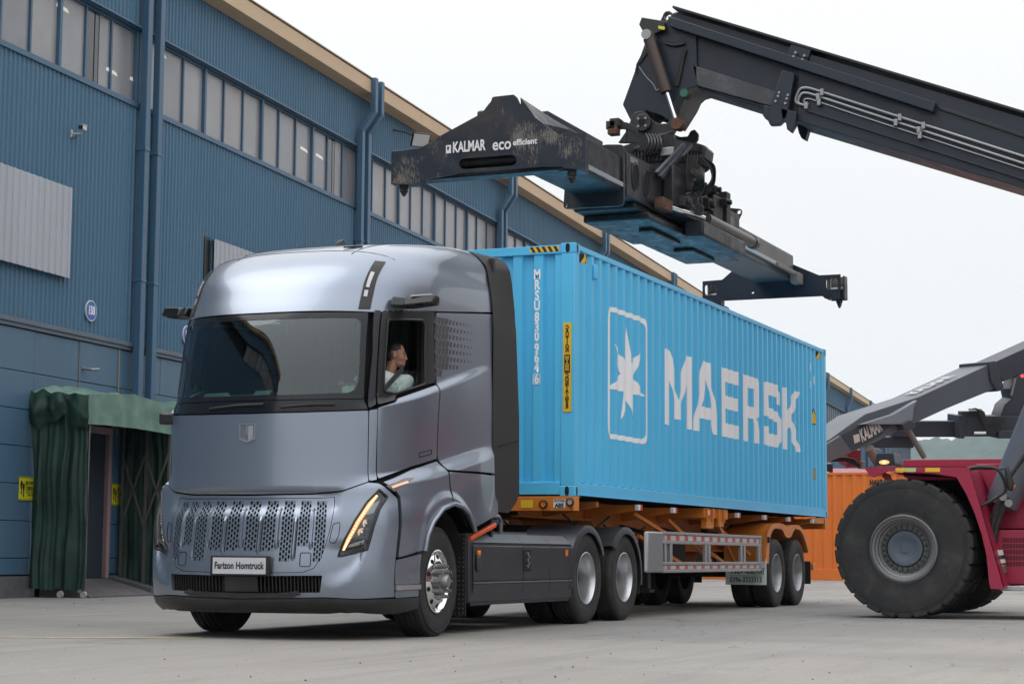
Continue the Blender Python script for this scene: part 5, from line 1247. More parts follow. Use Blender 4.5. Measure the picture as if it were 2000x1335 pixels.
m = MB(); m.box(X0+.1, X0+2.4, YA+.02, YB-.02, ZA+.1, ZC-.03); m.build('box_body', OC, oc, smooth=0)
for y in (2.05, 4.85): m = MB(); m.box(X0-.003, X0+.0, y-.28, y+.28, ZA+.13, ZA+.27); m.build('fork_pocket', M('pocket_shade', (.12, .045, .02), .7) if 'pocket_shade' not in bpy.data.materials else bpy.data.materials['pocket_shade'], oc, smooth=0)
for k in range(11): m = MB(); m.box(X0+.0, X0+.05, YA+.35+k*.53, YA+.5+k*.53, ZC-.004, ZC+.018); m.build('roof_bow_end', WHITE, oc, smooth=0)
text('HAMU', .20, (X0-.001, 2.1, 2.76), (0, -1, 0), (0, 0, 1), BLACKP, oc, sx=.72, bold=.012, name='container_mark')
m = MB(); m.box(X0+.3, X0+1.6, YB+.15, YB+.75, .15, .75); wb = m.build('concrete_block', M('pale_block', (.5, .5, .48), .8), None, bevel=.03)
tag(wb, 'pale concrete block seen under the trailer beside the orange container', 'block')

# ------------------------------------------------------------------ reach stacker with spreader over the container
NAVY = M('dark_navy_paint', (.013, .020, .033), .36, var=.1, vscale=1.2, spec=.4, dirt=((.032, .032, .036), .4, 1.6), rvar=.1)
NAVYW = M('worn_navy_paint', (.013, .019, .032), .40, spec=.4, var=.15, vscale=2, dirt=((.085, .06, .042), .75, 1.1), wear=((.15, .135, .12), .062, 15), rvar=.1)
NAVYD = M('grimy_navy_paint', (.017, .018, .023), .45, var=.2, vscale=2, spec=.4, dirt=((.05, .042, .036), .6, 1.6), rvar=.12)
MAG = M('crimson_paint', (.30, .010, .045), .38, var=.05, vscale=.7, dirt=((.2, .02, .05), .35, 1.5))
rs = thing('reach_stacker', 'reach stacker with crimson chassis and giant tyre, its dark boom over the blue container', 'reach stacker', (6.2, -6, 0))
XB = 5.8
def yz(*pts, X=XB): o = [at(a, b, 0, X) for a, b in pts]; return [(p.y, p.z) for p in o]
def plate(nm, pts, x0, x1, mt=NAVY, par=None, bevel=.01, holes=(), smooth=35):
    if holes:
        o = sheet(pts, holes, lambda a, b, k: Vector((x0+(-k), a, b)), .25, x1-x0, nm, mt, par or rs, smooth=False); return o
    m = MB(); m.prism(pts, 0, x0, x1); return m.build(nm, mt, par or rs, bevel=bevel, smooth=smooth)
def ext(a, b, x):      # extrapolate a photo line to px x
    return (x, a[1]+(b[1]-a[1])*(x-a[0])/(b[0]-a[0]))
t0, t1 = (1553, 97), (2000, 230); w0, w1 = (1575, 215), (2000, 350)
outer = yz(t0, ext(t0, t1, 2900), ext(w0, w1, 2900), (1556, 240))
bm_ = plate('outer_boom', yz((1560, 99), ext(t0, t1, 2900), ext(w0, w1, 2900), (1556, 236)), XB, XB+.80, NAVY)
plate('inner_boom', yz((1316, 21), (1553, 94), (1575, 100), (1575, 236), (1495, 212), (1362, 171), (1345, 120)), XB+.05, XB+.75, NAVY)
# protruding side ledge and top cap strip
plate('boom_ledge', yz((1310, 36), (1831, 204), (1826, 223), (1313, 56)), XB-.14, XB-.001, NAVY, bm_)
m = MB(); a, b = yz((1316, 19), ext((1553, 94), (2000, 227), 2900)); m.beam((XB+.4, a[0], a[1]+.03), (XB+.4, b[0], b[1]+.03), .92, .03); m.build('boom_top_plate', BLACKP, bm_, smooth=0)
m = MB(); a, b = yz(w0, ext(w0, w1, 2900)); m.beam((XB+.4, a[0], a[1]), (XB+.4, b[0], b[1]), .90, .035); m.build('boom_bottom_plate', NAVY, bm_, smooth=0)
plate('wear_track', yz((1832, 206), ext((1832, 206), (2000, 262), 2900), ext((1850, 224), (2000, 274), 2900), (1833, 214)), XB-.03, XB-.001, DARKST, bm_)
plate('inner_boom_flange', yz((1352, 127), (1520, 180), (1508, 208), (1362, 168)), XB+.0, XB+.049, M('scuffed_slide_face', (.05, .05, .058), .35, var=.3, dirt=((.16, .16, .17), .5, 6)), bm_)
# collar at the mouth of the outer boom with hooks beneath
plate('boom_collar', yz((1531, 140), (1556, 147), (1541, 232), (1526, 247), (1508, 248), (1502, 234)), XB-.12, XB-.002, NAVY, bm_)
plate('boom_collar', yz((1547, 88), (1586, 98), (1577, 126), (1536, 113)), XB-.05, XB+.85, NAVY, bm_)
for p0 in ((1492, 205),):
    plate('collar_hook', yz((1496, 208), (1512, 212), (1528, 222), (1528, 236), (1523, 240), (1515, 232), (1510, 231), (1499, 236), (1493, 228)), XB-.10, XB+.02, NAVY, bm_)
    plate('collar_hook', yz((1528, 214), (1560, 222), (1557, 248), (1549, 262), (1541, 256), (1539, 244), (1532, 238)), XB-.12, XB+.0, NAVY, bm_)
    plate('collar_hook', yz((1530, 216), (1558, 224), (1549, 254), (1541, 250), (1536, 240)), XB+.7, XB+.85, NAVY, bm_)
for px, py in ((1522, 181), (1520, 188), (1515, 198), (1539, 186), (1537, 193), (1534, 202), (1554, 103), (1550, 111), (1571, 109), (1567, 117)):
    p = at(px, py, 0, XB-.125); m = MB(); m.cyl((0, p.y, p.z), 0, .018, XB-.14, XB-.05, 8); m.build('bolt', GALV, bm_)
# hydraulic pipes along the near web
def ptube(pts, r, mt, nm, x, par=bm_, n=8):
    q = [at(a, b, 0, x) for a, b in pts]; q2 = [q[0]]
    for i in range(1, len(q)-1):
        for t in (.25, .5, .75): A, B, C = q[i-1].lerp(q[i], .5) if i > 1 else q[i-1], q[i], q[i].lerp(q[i+1], .5) if i < len(q)-2 else q[i+1]; q2.append(A*(1-t)**2+B*2*t*(1-t)+C*t*t)
    q2.append(q[-1]); m = MB(); m.tube(q2, r, n); return m.build(nm, mt, par)
def far(a, b): return ext(a, b, 2900)
l1 = ((1580, 175), (2000, 308)); l2 = ((1572, 184), (2000, 320)); l3 = ((1600, 203), (2000, 330))
ptube([(1576, 207), (1556, 203), (1552, 196), (1562, 172), (1578, 171), (1610, 182), far(*l1)], .022, GALV, 'hydraulic_pipe', XB-.04)
ptube([(1575, 207), (1560, 204), (1558, 196), (1566, 181), (1580, 182), (1610, 193), far((1610, 193), (2000, 320))], .020, GALV, 'hydraulic_pipe', XB-.04)
ptube([(1580, 204), (1568, 200), (1572, 193), (1584, 193), (1600, 202), far((1600, 202), (2000, 331))], .011, GALV, 'hydraulic_pipe', XB-.035)
for px, py in ((1606, 181), (1598, 190), (1600, 200), (1758, 230), (1750, 240), (1804, 246), (1795, 255), (1797, 265), (1575, 207)):
    p = at(px, py, 0, XB-.04); m = MB(); m.box(XB-.08, XB-.002, p.y-.028, p.y+.028, p.z-.05, p.z+.05); m.build('pipe_clamp', GALV, bm_, bevel=.008)
# head: eye lug, arm, tilt cylinder
def disc(px, py, r, x, n=24): p = at(px, py, 0, x); return [(p.y+r*math.cos(t), p.z+r*math.sin(t)) for t in [2*math.pi*k/n for k in range(n)]]
lug = yz((1273, 40), (1284, 16), (1288, 12), (1295, 11.5), (1300, 15), (1304, 22), (1318, 22), (1300, 60), (1285, 52))
plate('lifting_eye', lug, XB+.3, XB+.42, NAVY, holes=[disc(1291, 22, .055, XB)])
arm = yz((1268, 60), (1302, 40), (1316, 24), (1360, 60), (1362, 168), (1347, 172), (1338, 180), (1331, 196), (1306, 236), (1292, 226), (1262, 216), (1233, 238), (1216, 204), (1254, 100))
plate('boom_head', arm, XB+.0, XB+.80, NAVY)
arm2 = plate('head_side_plate', yz((1306, 236), (1318, 200), (1336, 176), (1344, 176), (1334, 198), (1322, 238)), XB-.02, XB+.02, NAVYD)
plate('sheave_bracket', yz((1253, 52), (1258, 38), (1300, 45), (1303, 52), (1302, 62), (1280, 72), (1262, 68)), XB-.12, XB+.3, BLACKP)
plate('yellow_tag', yz((1291, 54.5), (1304, 57), (1303, 63), (1291, 60.5)), XB-.125, XB-.121, M('tag_yellow', (.6, .55, .05), .5), bevel=0)
ca, cb, cc_ = at(1266, 70, 0, XB-.2), at(1302, 180, 0, XB-.2), at(1320, 236, 0, XB-.2)
m = MB(); m.tube([ca, ca.lerp(cb, .05), cb, cb.lerp(cc_, .02)], [.05, .088, .088, .07], 18); tc_ = m.build('tilt_cylinder', M('brown_cylinder', (.05, .032, .026), .45, var=.2, dirt=((.10, .05, .03), .5, 4)), rs)
m = MB(); m.tube([cb, cc_], .036, 16); m.build('piston_rod', CHROME, tc_)
m = MB(); p = ca; m.cyl((0, p.y, p.z), 0, .075, XB-.30, XB+.02, 18); m.build('pin', GALV, tc_)
# pivot plate, pin boss and clevis
piv = yz((1214, 283), (1232, 257), (1241, 231), (1247, 224), (1257, 221), (1267, 223), (1275, 232), (1284, 241), (1296, 246), (1311, 245), (1317, 234), (1325, 231), (1332, 240), (1331, 251), (1321, 267), (1326, 276), (1337, 278), (1346, 286))
for x in (XB-.16, XB+.78): plate('pivot_plate', piv, x, x+.07, NAVYD)
p = at(1256, 240, 0, XB-.18); m = MB(); m.cyl((0, p.y, p.z), 0, .13, XB-.22, XB+.95, 24); pb = m.build('pivot_pin', NAVYD, rs, bevel=.01)
m = MB(); m.box(XB-.225, XB-.221, p.y-.045, p.y+.045, p.z-.045, p.z+.045); m.build('pin_recess', CORE, pb, smooth=0)
for a, b in ((-.055, .055), (.055, .055), (-.055, -.055), (.055, -.055)): m = MB(); m.cyl((0, p.y+a, p.z+b), 0, .018, XB-.24, XB-.22, 10); m.build('bolt', GALV, pb)
p = at(1324, 243, 0, XB-.18); m = MB(); m.cyl((0, p.y, p.z), 0, .085, XB-.26, XB-.06, 20); m.build('clevis_pin', RUST, rs)
# slewing ring with visible teeth and motor bracket
SX, SY = 5.98, -.32
m = MB(); m.cyl((SX, SY, 0), 2, .66, 6.54, 6.66, 48); m.cyl((SX, SY, 0), 2, .60, 6.20, 6.36, 48); rg = m.build('slewing_ring', NAVYD, rs)
m = MB()
for k in range(72):
    a = 2*math.pi*k/72; c, s = math.cos(a), math.sin(a); m.hexa([(SX+.62*c-.018*s, SY+.62*s+.018*c, 6.37), (SX+.62*c+.018*s, SY+.62*s-.018*c, 6.37), (SX+.665*c+.012*s, SY+.665*s-.012*c, 6.37), (SX+.665*c-.012*s, SY+.665*s+.012*c, 6.37)], [(SX+.62*c-.018*s, SY+.62*s+.018*c, 6.53), (SX+.62*c+.018*s, SY+.62*s-.018*c, 6.53), (SX+.665*c+.012*s, SY+.665*s-.012*c, 6.53), (SX+.665*c-.012*s, SY+.665*s+.012*c, 6.53)])
m.cyl((SX, SY, 0), 2, .63, 6.36, 6.54, 48); m.build('ring_teeth', DARKST, rg, smooth=0, kind='stuff')
plate('motor_bracket', yz((1345, 284), (1378, 286), (1383, 292), (1380, 311), (1374, 311), (1374, 297), (1345, 296), X=5.9), 5.8, 6.2, NAVYD)
# ---- spreader frame (slightly turned)
SP = Matrix.Translation((6.0, -.257, 0)) @ Matrix.Rotation(-.013, 4, 'Z')
def sbox(nm, x0, x1, y0, y1, z0, z1, mt=NAVYD, par=rs, bevel=.01):
    m = MB(SP); m.box(x0, x1, y0, y1, z0, z1); return m.build(nm, mt, par, bevel=bevel)
def syz(pts, X):      # photo outline on the spreader's cross plane at local X
    o = []
    for a, b in pts: p = SP.inverted() @ at(a, b, 0, 6.0+X); o.append((p.y, p.z))
    return o
spr = sbox('spreader_frame', -2.62, 2.55, -.44, .42, 5.50, 6.10)
def splate(nm, pts, x0, x1, mt=NAVYD, par=None, holes=(), bevel=.01):
    if holes:
        return sheet(pts, holes, lambda a, b, k: SP @ Vector((x0-k, a, b)), .3, x1-x0, nm, mt, par or spr, smooth=False)
    m = MB(SP); m.prism(pts, 0, x0, x1); return m.build(nm, mt, par or spr, bevel=bevel)
fe = [(773, 294.4), (818, 289.6), (834, 281), (863, 263), (904, 241), (932, 226), (944, 217), (953, 205), (959, 198), (961, 191), (965, 189), (1003, 185), (1009, 190), (1014, 201), (1030, 218), (1058, 239), (1089, 262.5), (1144, 259.6), (1144, 331.6), (1101, 329), (1097, 325.5), (1058, 326), (894, 339), (828, 350), (825, 359), (773, 359)]
X_F, X_R = -6.1, 5.85
slot = []
for c, a0 in (((907, 320), 90), ((998.5, 313), -90)):
    for k in range(9): t = R(a0+180*k/8) ; slot.append((c[0]+math.cos(t)*11, c[1]-math.sin(t)*10.5))
splate('end_plate', syz(fe, X_F), X_F, X_F+.035, NAVYW, holes=[syz(slot, X_F)])
for y0, y1 in ((-1.135, -.86), (1.02, 1.30)): sbox('end_beam_corner', X_F+.036, X_F+.30, y0, y1, 5.15, 5.56, NAVYW, spr)
sbox('end_beam', X_F+.06, X_F+.28, -.859, 1.019, 5.175, 5.21, NAVYD, spr); sbox('end_beam', X_F+.25, X_F+.28, -.859, 1.019, 5.211, 5.56, NAVYD, spr); sbox('end_beam_top', X_F+.06, X_F+.249, -.859, 1.019, 5.53, 5.56, NAVYD, spr)
m = MB(SP); m.tube([(X_F+.15, -.5, 5.36), (X_F+.15, .55, 5.36)], .055, 12); m.tube([(X_F+.15, .3, 5.38), (X_F+.15, .45, 5.38)], .075, 12); m.build('lock_cylinder', DARKST, spr)
# rust-worn corner faces of the end beam
for y0, y1 in ():
    m = MB(SP); m.box(X_F-.004, X_F-.001, y0, y1, 5.152, 5.555); m.build('worn_corner', M('scraped_rusty_corner', (.045, .032, .026), .6, var=.4, vscale=5, dirt=((.13, .055, .03), .7, 3), wear=((.25, .23, .2), .01, 9)) if 'scraped_rusty_corner' not in bpy.data.materials else bpy.data.materials['scraped_rusty_corner'], spr, smooth=0)
for z in (5.24, 5.42): m = MB(SP); m.box(X_F+.10, X_F+.18, -1.139, -1.136, z-.035, z+.035); m.build('corner_slot', CORE, spr, smooth=0)
sbox('corner_side', X_F+.04, X_F+.10, -1.138, -1.135, 5.16, 5.55, RUST, spr, 0)
re_ = [(1371.5, 549), (1410, 546), (1426, 532), (1460, 500), (1500, 488), (1522, 505), (1600, 537.5), (1641.6, 535.5), (1641.6, 583.5), (1612, 583), (1606, 578), (1409, 587), (1408, 592), (1371.5, 592)]
h1_ = rounded(syz([(1375, 556), (1399, 556), (1400, 576), (1376, 577)], X_R), .05, 3); h2_ = rounded(syz([(1613, 544), (1636, 543), (1637, 566), (1614, 566)], X_R), .05, 3); h3_ = syz([(1467, 571), (1472.5, 569), (1472.5, 572), (1469, 574)], X_R)
splate('end_plate', syz(re_, X_R), X_R, X_R+.035, NAVY, holes=[h1_, h2_, h3_])
for y0, y1 in ((-1.30, -1.02), (.90, 1.15)): sbox('end_beam_corner', X_R+.20, X_R+.25, y0, y1, 5.15, 5.56, NAVYW, spr); 
for yy in (-1.30, -1.02, .90, 1.12): sbox('corner_cheek', X_R+.036, X_R+.199, yy, yy+.03, 5.16, 5.55, NAVYW, spr, 0)
m = MB(SP); m.tube([(X_R+.12, -1.29, 5.34), (X_R+.12, -1.03, 5.34)], .03, 8); m.tube([(X_R+.12, .92, 5.34), (X_R+.12, 1.12, 5.34)], .03, 8); m.build('lock_rod', GALV, spr)
def tlock(x, y):
    m = MB(SP); m.cyl((x, y, 0), 2, .055, 5.10, 5.15, 14); m.hexa([(x-.05, y-.03, 5.07), (x+.05, y-.03, 5.07), (x+.05, y+.03, 5.07), (x-.05, y+.03, 5.07)], [(x-.04, y-.03, 5.10), (x+.04, y-.03, 5.10), (x+.04, y+.03, 5.10), (x-.04, y+.03, 5.10)])
    m.hexa([(x-.012, y-.01, 5.01), (x+.012, y-.01, 5.01), (x+.012, y+.01, 5.01), (x-.012, y+.01, 5.01)], [(x-.05, y-.03, 5.07), (x+.05, y-.03, 5.07), (x+.05, y+.03, 5.07), (x-.05, y+.03, 5.07)]); m.build('twist_lock', DARKST, spr, smooth=0)
for x in (-5.99, 5.99):
    for y in (-1.0, 1.16) if x < 0 else (-1.18, 1.02): tlock(x, y)
# telescoping beams, ribs along the near side
m = MB(SP); m.box(X_F+.29, -2.6, -.40, .30, 5.55, 6.02); m.build('sliding_beam', NAVYD, spr, bevel=.03)
m = MB(SP); m.box(2.5, X_R-.002, -.42, .28, 5.50, 5.95); m.build('sliding_beam', M('pale_grimy_steel', (.075, .07, .07), .4, var=.3, dirt=((.14, .13, .125), .5, 2)), spr, bevel=.03)
m = MB(SP); m.hexa([(X_F+.036, -.86, 5.56), (X_F+.29, -.86, 5.56), (X_F+.29, -.41, 5.60), (X_F+.036, -.41, 5.60)], [(X_F+.036, -.62, 5.74), (X_F+.9, -.44, 5.8), (X_F+1.5, -.41, 5.98), (X_F+.036, -.38, 6.06)]); m.build('gusset', NAVYD, spr, smooth=0)
m = MB(SP); m.box(2.7, X_R-.3, -.47, -.42, 5.60, 5.66); m.box(-5.0, -2.65, -.43, -.40, 5.60, 5.66); m.build('guide_rail', ALU, spr, smooth=0)
m = MB(SP); m.box(4.4, 5.6, -.55, -.50, 5.55, 5.62); m.box(5.5, 5.8, -.6, -.45, 5.42, 5.60); m.build('sensor_bar', M('tan_bracket', (.2, .18, .15), .6), spr, bevel=.01)
m = MB(SP); m.box(X_F+1.2, -3.0, -.25, .25, 6.03, 6.17); m.build('top_box', NAVY, spr, bevel=.015)
# end flanges of the frame, with lifting holes
ff = rounded(syz([(1219, 283), (1219, 402), (1101, 408), (1104, 355), (1150, 300), (1180, 283)], -2.7), [.05, .07, .05, .05, .0, .05], 3)
splate('frame_flange', ff, -2.72, -2.66, NAVYD, holes=[[(p[0]+.025*math.cos(t)-0, p[1]+.03*math.sin(t)) for t in [k*math.pi/5 for k in range(10)]] for p in syz([(1106, 401.5)], -2.7)])
rf_ = rounded(syz([(1412, 405), (1448, 408), (1448, 416), (1441, 430), (1440, 503), (1437, 508), (1338, 514), (1334, 508), (1345, 490)], 2.6), .04, 3)
splate('frame_flange', rf_, 2.6, 2.66, NAVY, holes=[[(p[0]+.035*math.cos(t), p[1]+.035*math.sin(t)) for t in [k*math.pi/6 for k in range(12)]] for p in syz([(1443, 414)], 2.6)])
sbox('service_cover', 1.4, 2.2, -.452, -.441, 5.62, 6.0, M('grey_scuffed_cover', (.11, .105, .105), .45, var=.25, dirt=((.2, .19, .18), .4, 3)), spr, 0)
for x, z in ((-2.30, 5.82), (-1.85, 5.80)):
    q = [(x+.13*math.cos(t), z+.19*math.sin(t)) for t in [2*math.pi*k/20 for k in range(20)]]; m = MB(SP); m.add([(a, -.4425, b) for a, b in q], [tuple(range(20))]); m.build('frame_opening', CORE, spr, smooth=0)
    m = MB(SP); m.tube([(a, -.443, b) for a, b in q+q[:1]], .012, 5); m.build('opening_lip', NAVYD, spr)
m = MB(SP); m.box(-2.5, -2.2, -.447, -.442, 5.98, 6.06); m.build('serial_plate', GALV, spr, smooth=0)
GRIME = M('greasy_black_paint', (.014, .015, .018), .42, var=.4, vscale=3, spec=.45, dirt=((.045, .036, .03), .7, 2.5), rvar=.18)
# lower trays, side-shift housings and cylinders
sbox('lower_tray', -2.2, 1.3, -.40, .48, 5.41, 5.495, GRIME, spr, .02)
sbox('lower_tray', -1.9, .1, -.50, .46, 5.31, 5.405, GRIME, spr, .02); sbox('lower_tray', .25, 2.45, -.46, .42, 5.35, 5.47, GRIME, spr, .02)
sbox('keel_rail', -1.2, .05, -.30, -.1, 5.26, 5.305, GRIME, spr, .01); sbox('keel_rail', .9, 2.0, -.2, .1, 5.30, 5.345, GRIME, spr, .01)
sbox('shift_housing', -.55, 1.55, -.84, -.56, 5.27, 5.50, NAVYD, spr, .03)
sbox('side_box', -1.2, .35, -.62, -.445, 5.52, 6.18, NAVYD, spr, .03)
m = MB(SP); m.tube([(-.25, -.78, 5.56), (2.2, -.74, 5.60)], .085, 16); m.tube([(2.2, -.74, 5.60), (2.34, -.74, 5.60)], .10, 16); m.build('shift_cylinder', M('grimy_cylinder', (.07, .06, .055), .4, var=.3, dirt=((.13, .11, .1), .4, 4)), spr)
m = MB(SP); m.tube([(-1.35, -.60, 5.56), (-.35, -.78, 5.56)], .035, 12); m.build('piston_rod', CHROME, spr)
sbox('rod_bracket', -1.7, -1.3, -.64, -.50, 5.48, 5.64, RUST, spr)
sbox('valve_block', .62, 1.1, -.62, -.45, 5.72, 6.10, DARKST, spr, .02); sbox('mounting_plate', 1.16, 1.36, -.66, -.44, 5.55, 6.22, DARKST, spr, .01)
for k, (x, z, w_) in enumerate(((-.9, 5.7, .10), (-.6, 5.95, .08), (.45, 5.62, .09), (.85, 5.62, .07), (1.02, 6.02, .08), (-.2, 6.05, .10), (.2, 5.85, .12), (.5, 6.12, .08))):
    m = MB(SP); m.box(x-w_, x+w_, -.72, -.45, z-w_*.7, z+w_*.7); m.cyl((x, 0, z), 1, w_*.5, -.78, -.72, 12); m.build('valve', (DARKST, NAVYD, RUST)[k % 3], spr, bevel=.01)
m = MB(SP); m.beam((-1.6, -.5, 5.98), (-.75, -.62, 6.55), .06, .06); m.build('stay_bar', NAVY, spr, bevel=.01); m = MB(SP); m.beam((-1.45, -.5, 5.95), (-.45, -.62, 6.60), .06, .06); m.build('stay_bar', NAVY, spr, bevel=.01)
# hoses: bundles hanging from the ring and loops on the far right
rnd = random.Random(3)
def hose(pts, r, mt=None, x=5.35, nm='hose'):
    q = []
    for a in pts:
        X = a[2] if len(a) > 2 else x; q.append(at(a[0], a[1], 0, X))
    out = []
    for i in range(len(q)-1):
        p0, p1, p2, p3 = q[max(0, i-1)], q[i], q[i+1], q[min(len(q)-1, i+2)]
        for k in range(6):
            t = k/6; out.append(.5*((2*p1)+(p2-p0)*t+(2*p0-5*p1+4*p2-p3)*t*t+(3*p1-p0-3*p2+p3)*t**3))
    out.append(q[-1]); m = MB(); m.tube(out, r, 6); return m.build(nm, mt or BLACKP, spr)
for k in range(6): hose([(1299+k*3, 262+k*.4), (1296+k*3, 290), (1301+k*1.4, 325), (1302+k*1.3, 352)], .020, DARKST if k % 2 else BLACKP)
hose([(1306, 348), (1309, 380), (1316, 402), (1328, 416), (1338, 412), (1345, 395), (1342, 378)], .062, M('corrugated_sleeve', (.035, .04, .055), .5))
for k in range(14):
    t = k/13; a = [(1306, 350), (1308, 372), (1315, 398), (1328, 414), (1338, 410), (1344, 394), (1342, 378)]; i = min(5, int(t*6)); u = t*6-i; px, py = a[i][0]*(1-u)+a[i+1][0]*u, a[i][1]*(1-u)+a[i+1][1]*u
    hose([(px-8, py+1), (px, py+2.5), (px+8, py+1)], .012, DARKST, 5.30, 'sleeve_ring')
for k in range(5): hose([(1343+k*5, 303), (1341+k*4, 330), (1340+k*2.5, 360), (1340+k*2, 380)], .020)
for k in range(5): hose([(1356+k*3, 318+k*2, 5.5), (1350+k*4, 335, 5.3), (1362+k*3, 352, 5.3), (1352+k*5, 372, 5.4), (1358, 392, 5.4)], .016, DARKST if k % 2 else BLACKP)
for k in range(5): hose([(1262+k*6, 262, 5.4), (1268+k*6, 276, 5.2), (1262+k*7, 296, 5.2), (1256+k*5, 304, 5.3)], .015, DARKST if k % 2 else BLACKP)
for k in range(4): hose([(1372, 306+k*2, 5.5), (1390+k, 322, 5.5), (1396, 342+k, 5.5), (1391, 358+k*2, 5.5), (1372, 372+k*3, 5.5), (1355, 366, 5.5)], .018, None)
for k in range(7): hose([(1366+k*1.5, 304+k), (1384+k*1.2, 322), (1392+k*.5, 345+k*1.5), (1382, 364+k*2), (1362, 372+k*1.5), (1348, 372+k)], .020, None, 5.5+.03*k)
for k in range(4): hose([(1318, 256+k), (1290, 262+k*1.5), (1262, 278+k*2), (1236, 290+k*1)], .014, GALV if k == 1 else DARKST)
for k in range(8): hose([(1350+rnd.uniform(-4, 18), 365), (1352+rnd.uniform(-4, 22), 390), (1362+rnd.uniform(-10, 12), 405), (1350+rnd.uniform(0, 24), 420)], .014, DARKST if k % 2 else BLACKP, 5.4)
for k in range(6): hose([(1203, 246+k*1.6), (1218, 240+k*2.2), (1236, 246+k*2), (1246, 252+k*3)], .014, None, 4.9)
hose([(1210, 240), (1214, 236), (1222, 246), (1224, 262), (1222, 276)], .012, None, 4.9)
for px, py, c in ((1203, 241, DARKST), (1196, 246, DARKST), (1199, 256, RUST)): p = at(px, py, 0, 4.6); m = MB(); m.box(4.52, 4.68, p.y-.07, p.y+.07, p.z-.06, p.z+.06); m.build('valve', c, spr, bevel=.01)
p = at(1305, 297, 0, 5.3); m = MB(); m.box(5.24, 5.30, p.y-.10, p.y+.10, p.z-.06, p.z+.06); m.build('hose_clamp', GALV, spr, bevel=.01)
for k in range(6): hose([(1262+k*.5, 92+k*2), (1248-k, 118+k*3), (1243, 128+k*3)], .010, None, XB-.02)
hose([(1300, 84), (1318, 88), (1338, 84)], .03, None, XB-.03); hose([(1338, 96), (1332, 120), (1326, 150), (1322, 168)], .03, None, XB-.03); hose([(1248, 130), (1262, 150), (1276, 165), (1282, 176), (1288, 174)], .010, GALV, XB-.03)
p = at(1336, 182, 0, XB-.1); m = MB(); m.cyl((0, p.y, p.z), 0, .06, XB-.12, XB-.02, 14); m.build('marker_cap', M('green_cap', (.02, .12, .08), .5), rs); p = at(1342, 187, 0, XB); m = MB(); m.cyl((0, p.y, p.z), 0, .06, XB-.03, XB+.03, 14); m.build('marker_cap', RUST, rs)
# lettering on the front end plate
pa, pb_ = SP.inverted() @ at(883, 290, 0, 6.0+X_F), SP.inverted() @ at(947, 286, 0, 6.0+X_F); NX = SP.to_3x3() @ Vector((0, -1, 0))
def sptxt(s, px, py, h, sx, bold): text(s, h*1.4, at(px, py, 0, 6.0+X_F), NX, Vector((0, 0, 1)), WHITE, spr, sx=sx, bold=bold, name='lettering', lift=.008)
sptxt('KALMAR', 884.5, 289.5, .125, .62, .006); sptxt('eco', 962, 284, .14, .84, .004); sptxt('efficient', 1002, 279.5, .070, .98, .003)
m = MB(SP); q = syz([(871, 284), (881, 283), (881, 299), (871, 300)], X_F); m.add([(X_F-.008, a, b) for a, b in q], [(0, 1, 2, 3)]); lg = m.build('square_logo', WHITE, spr, smooth=0)
m = MB(SP); q = syz([(874, 286), (878, 287), (876, 294), (873, 292)], X_F); m.add([(X_F-.010, a, b) for a, b in q], [(0, 1, 2, 3)]); m.build('logo_mark', NAVY, lg, smooth=0)

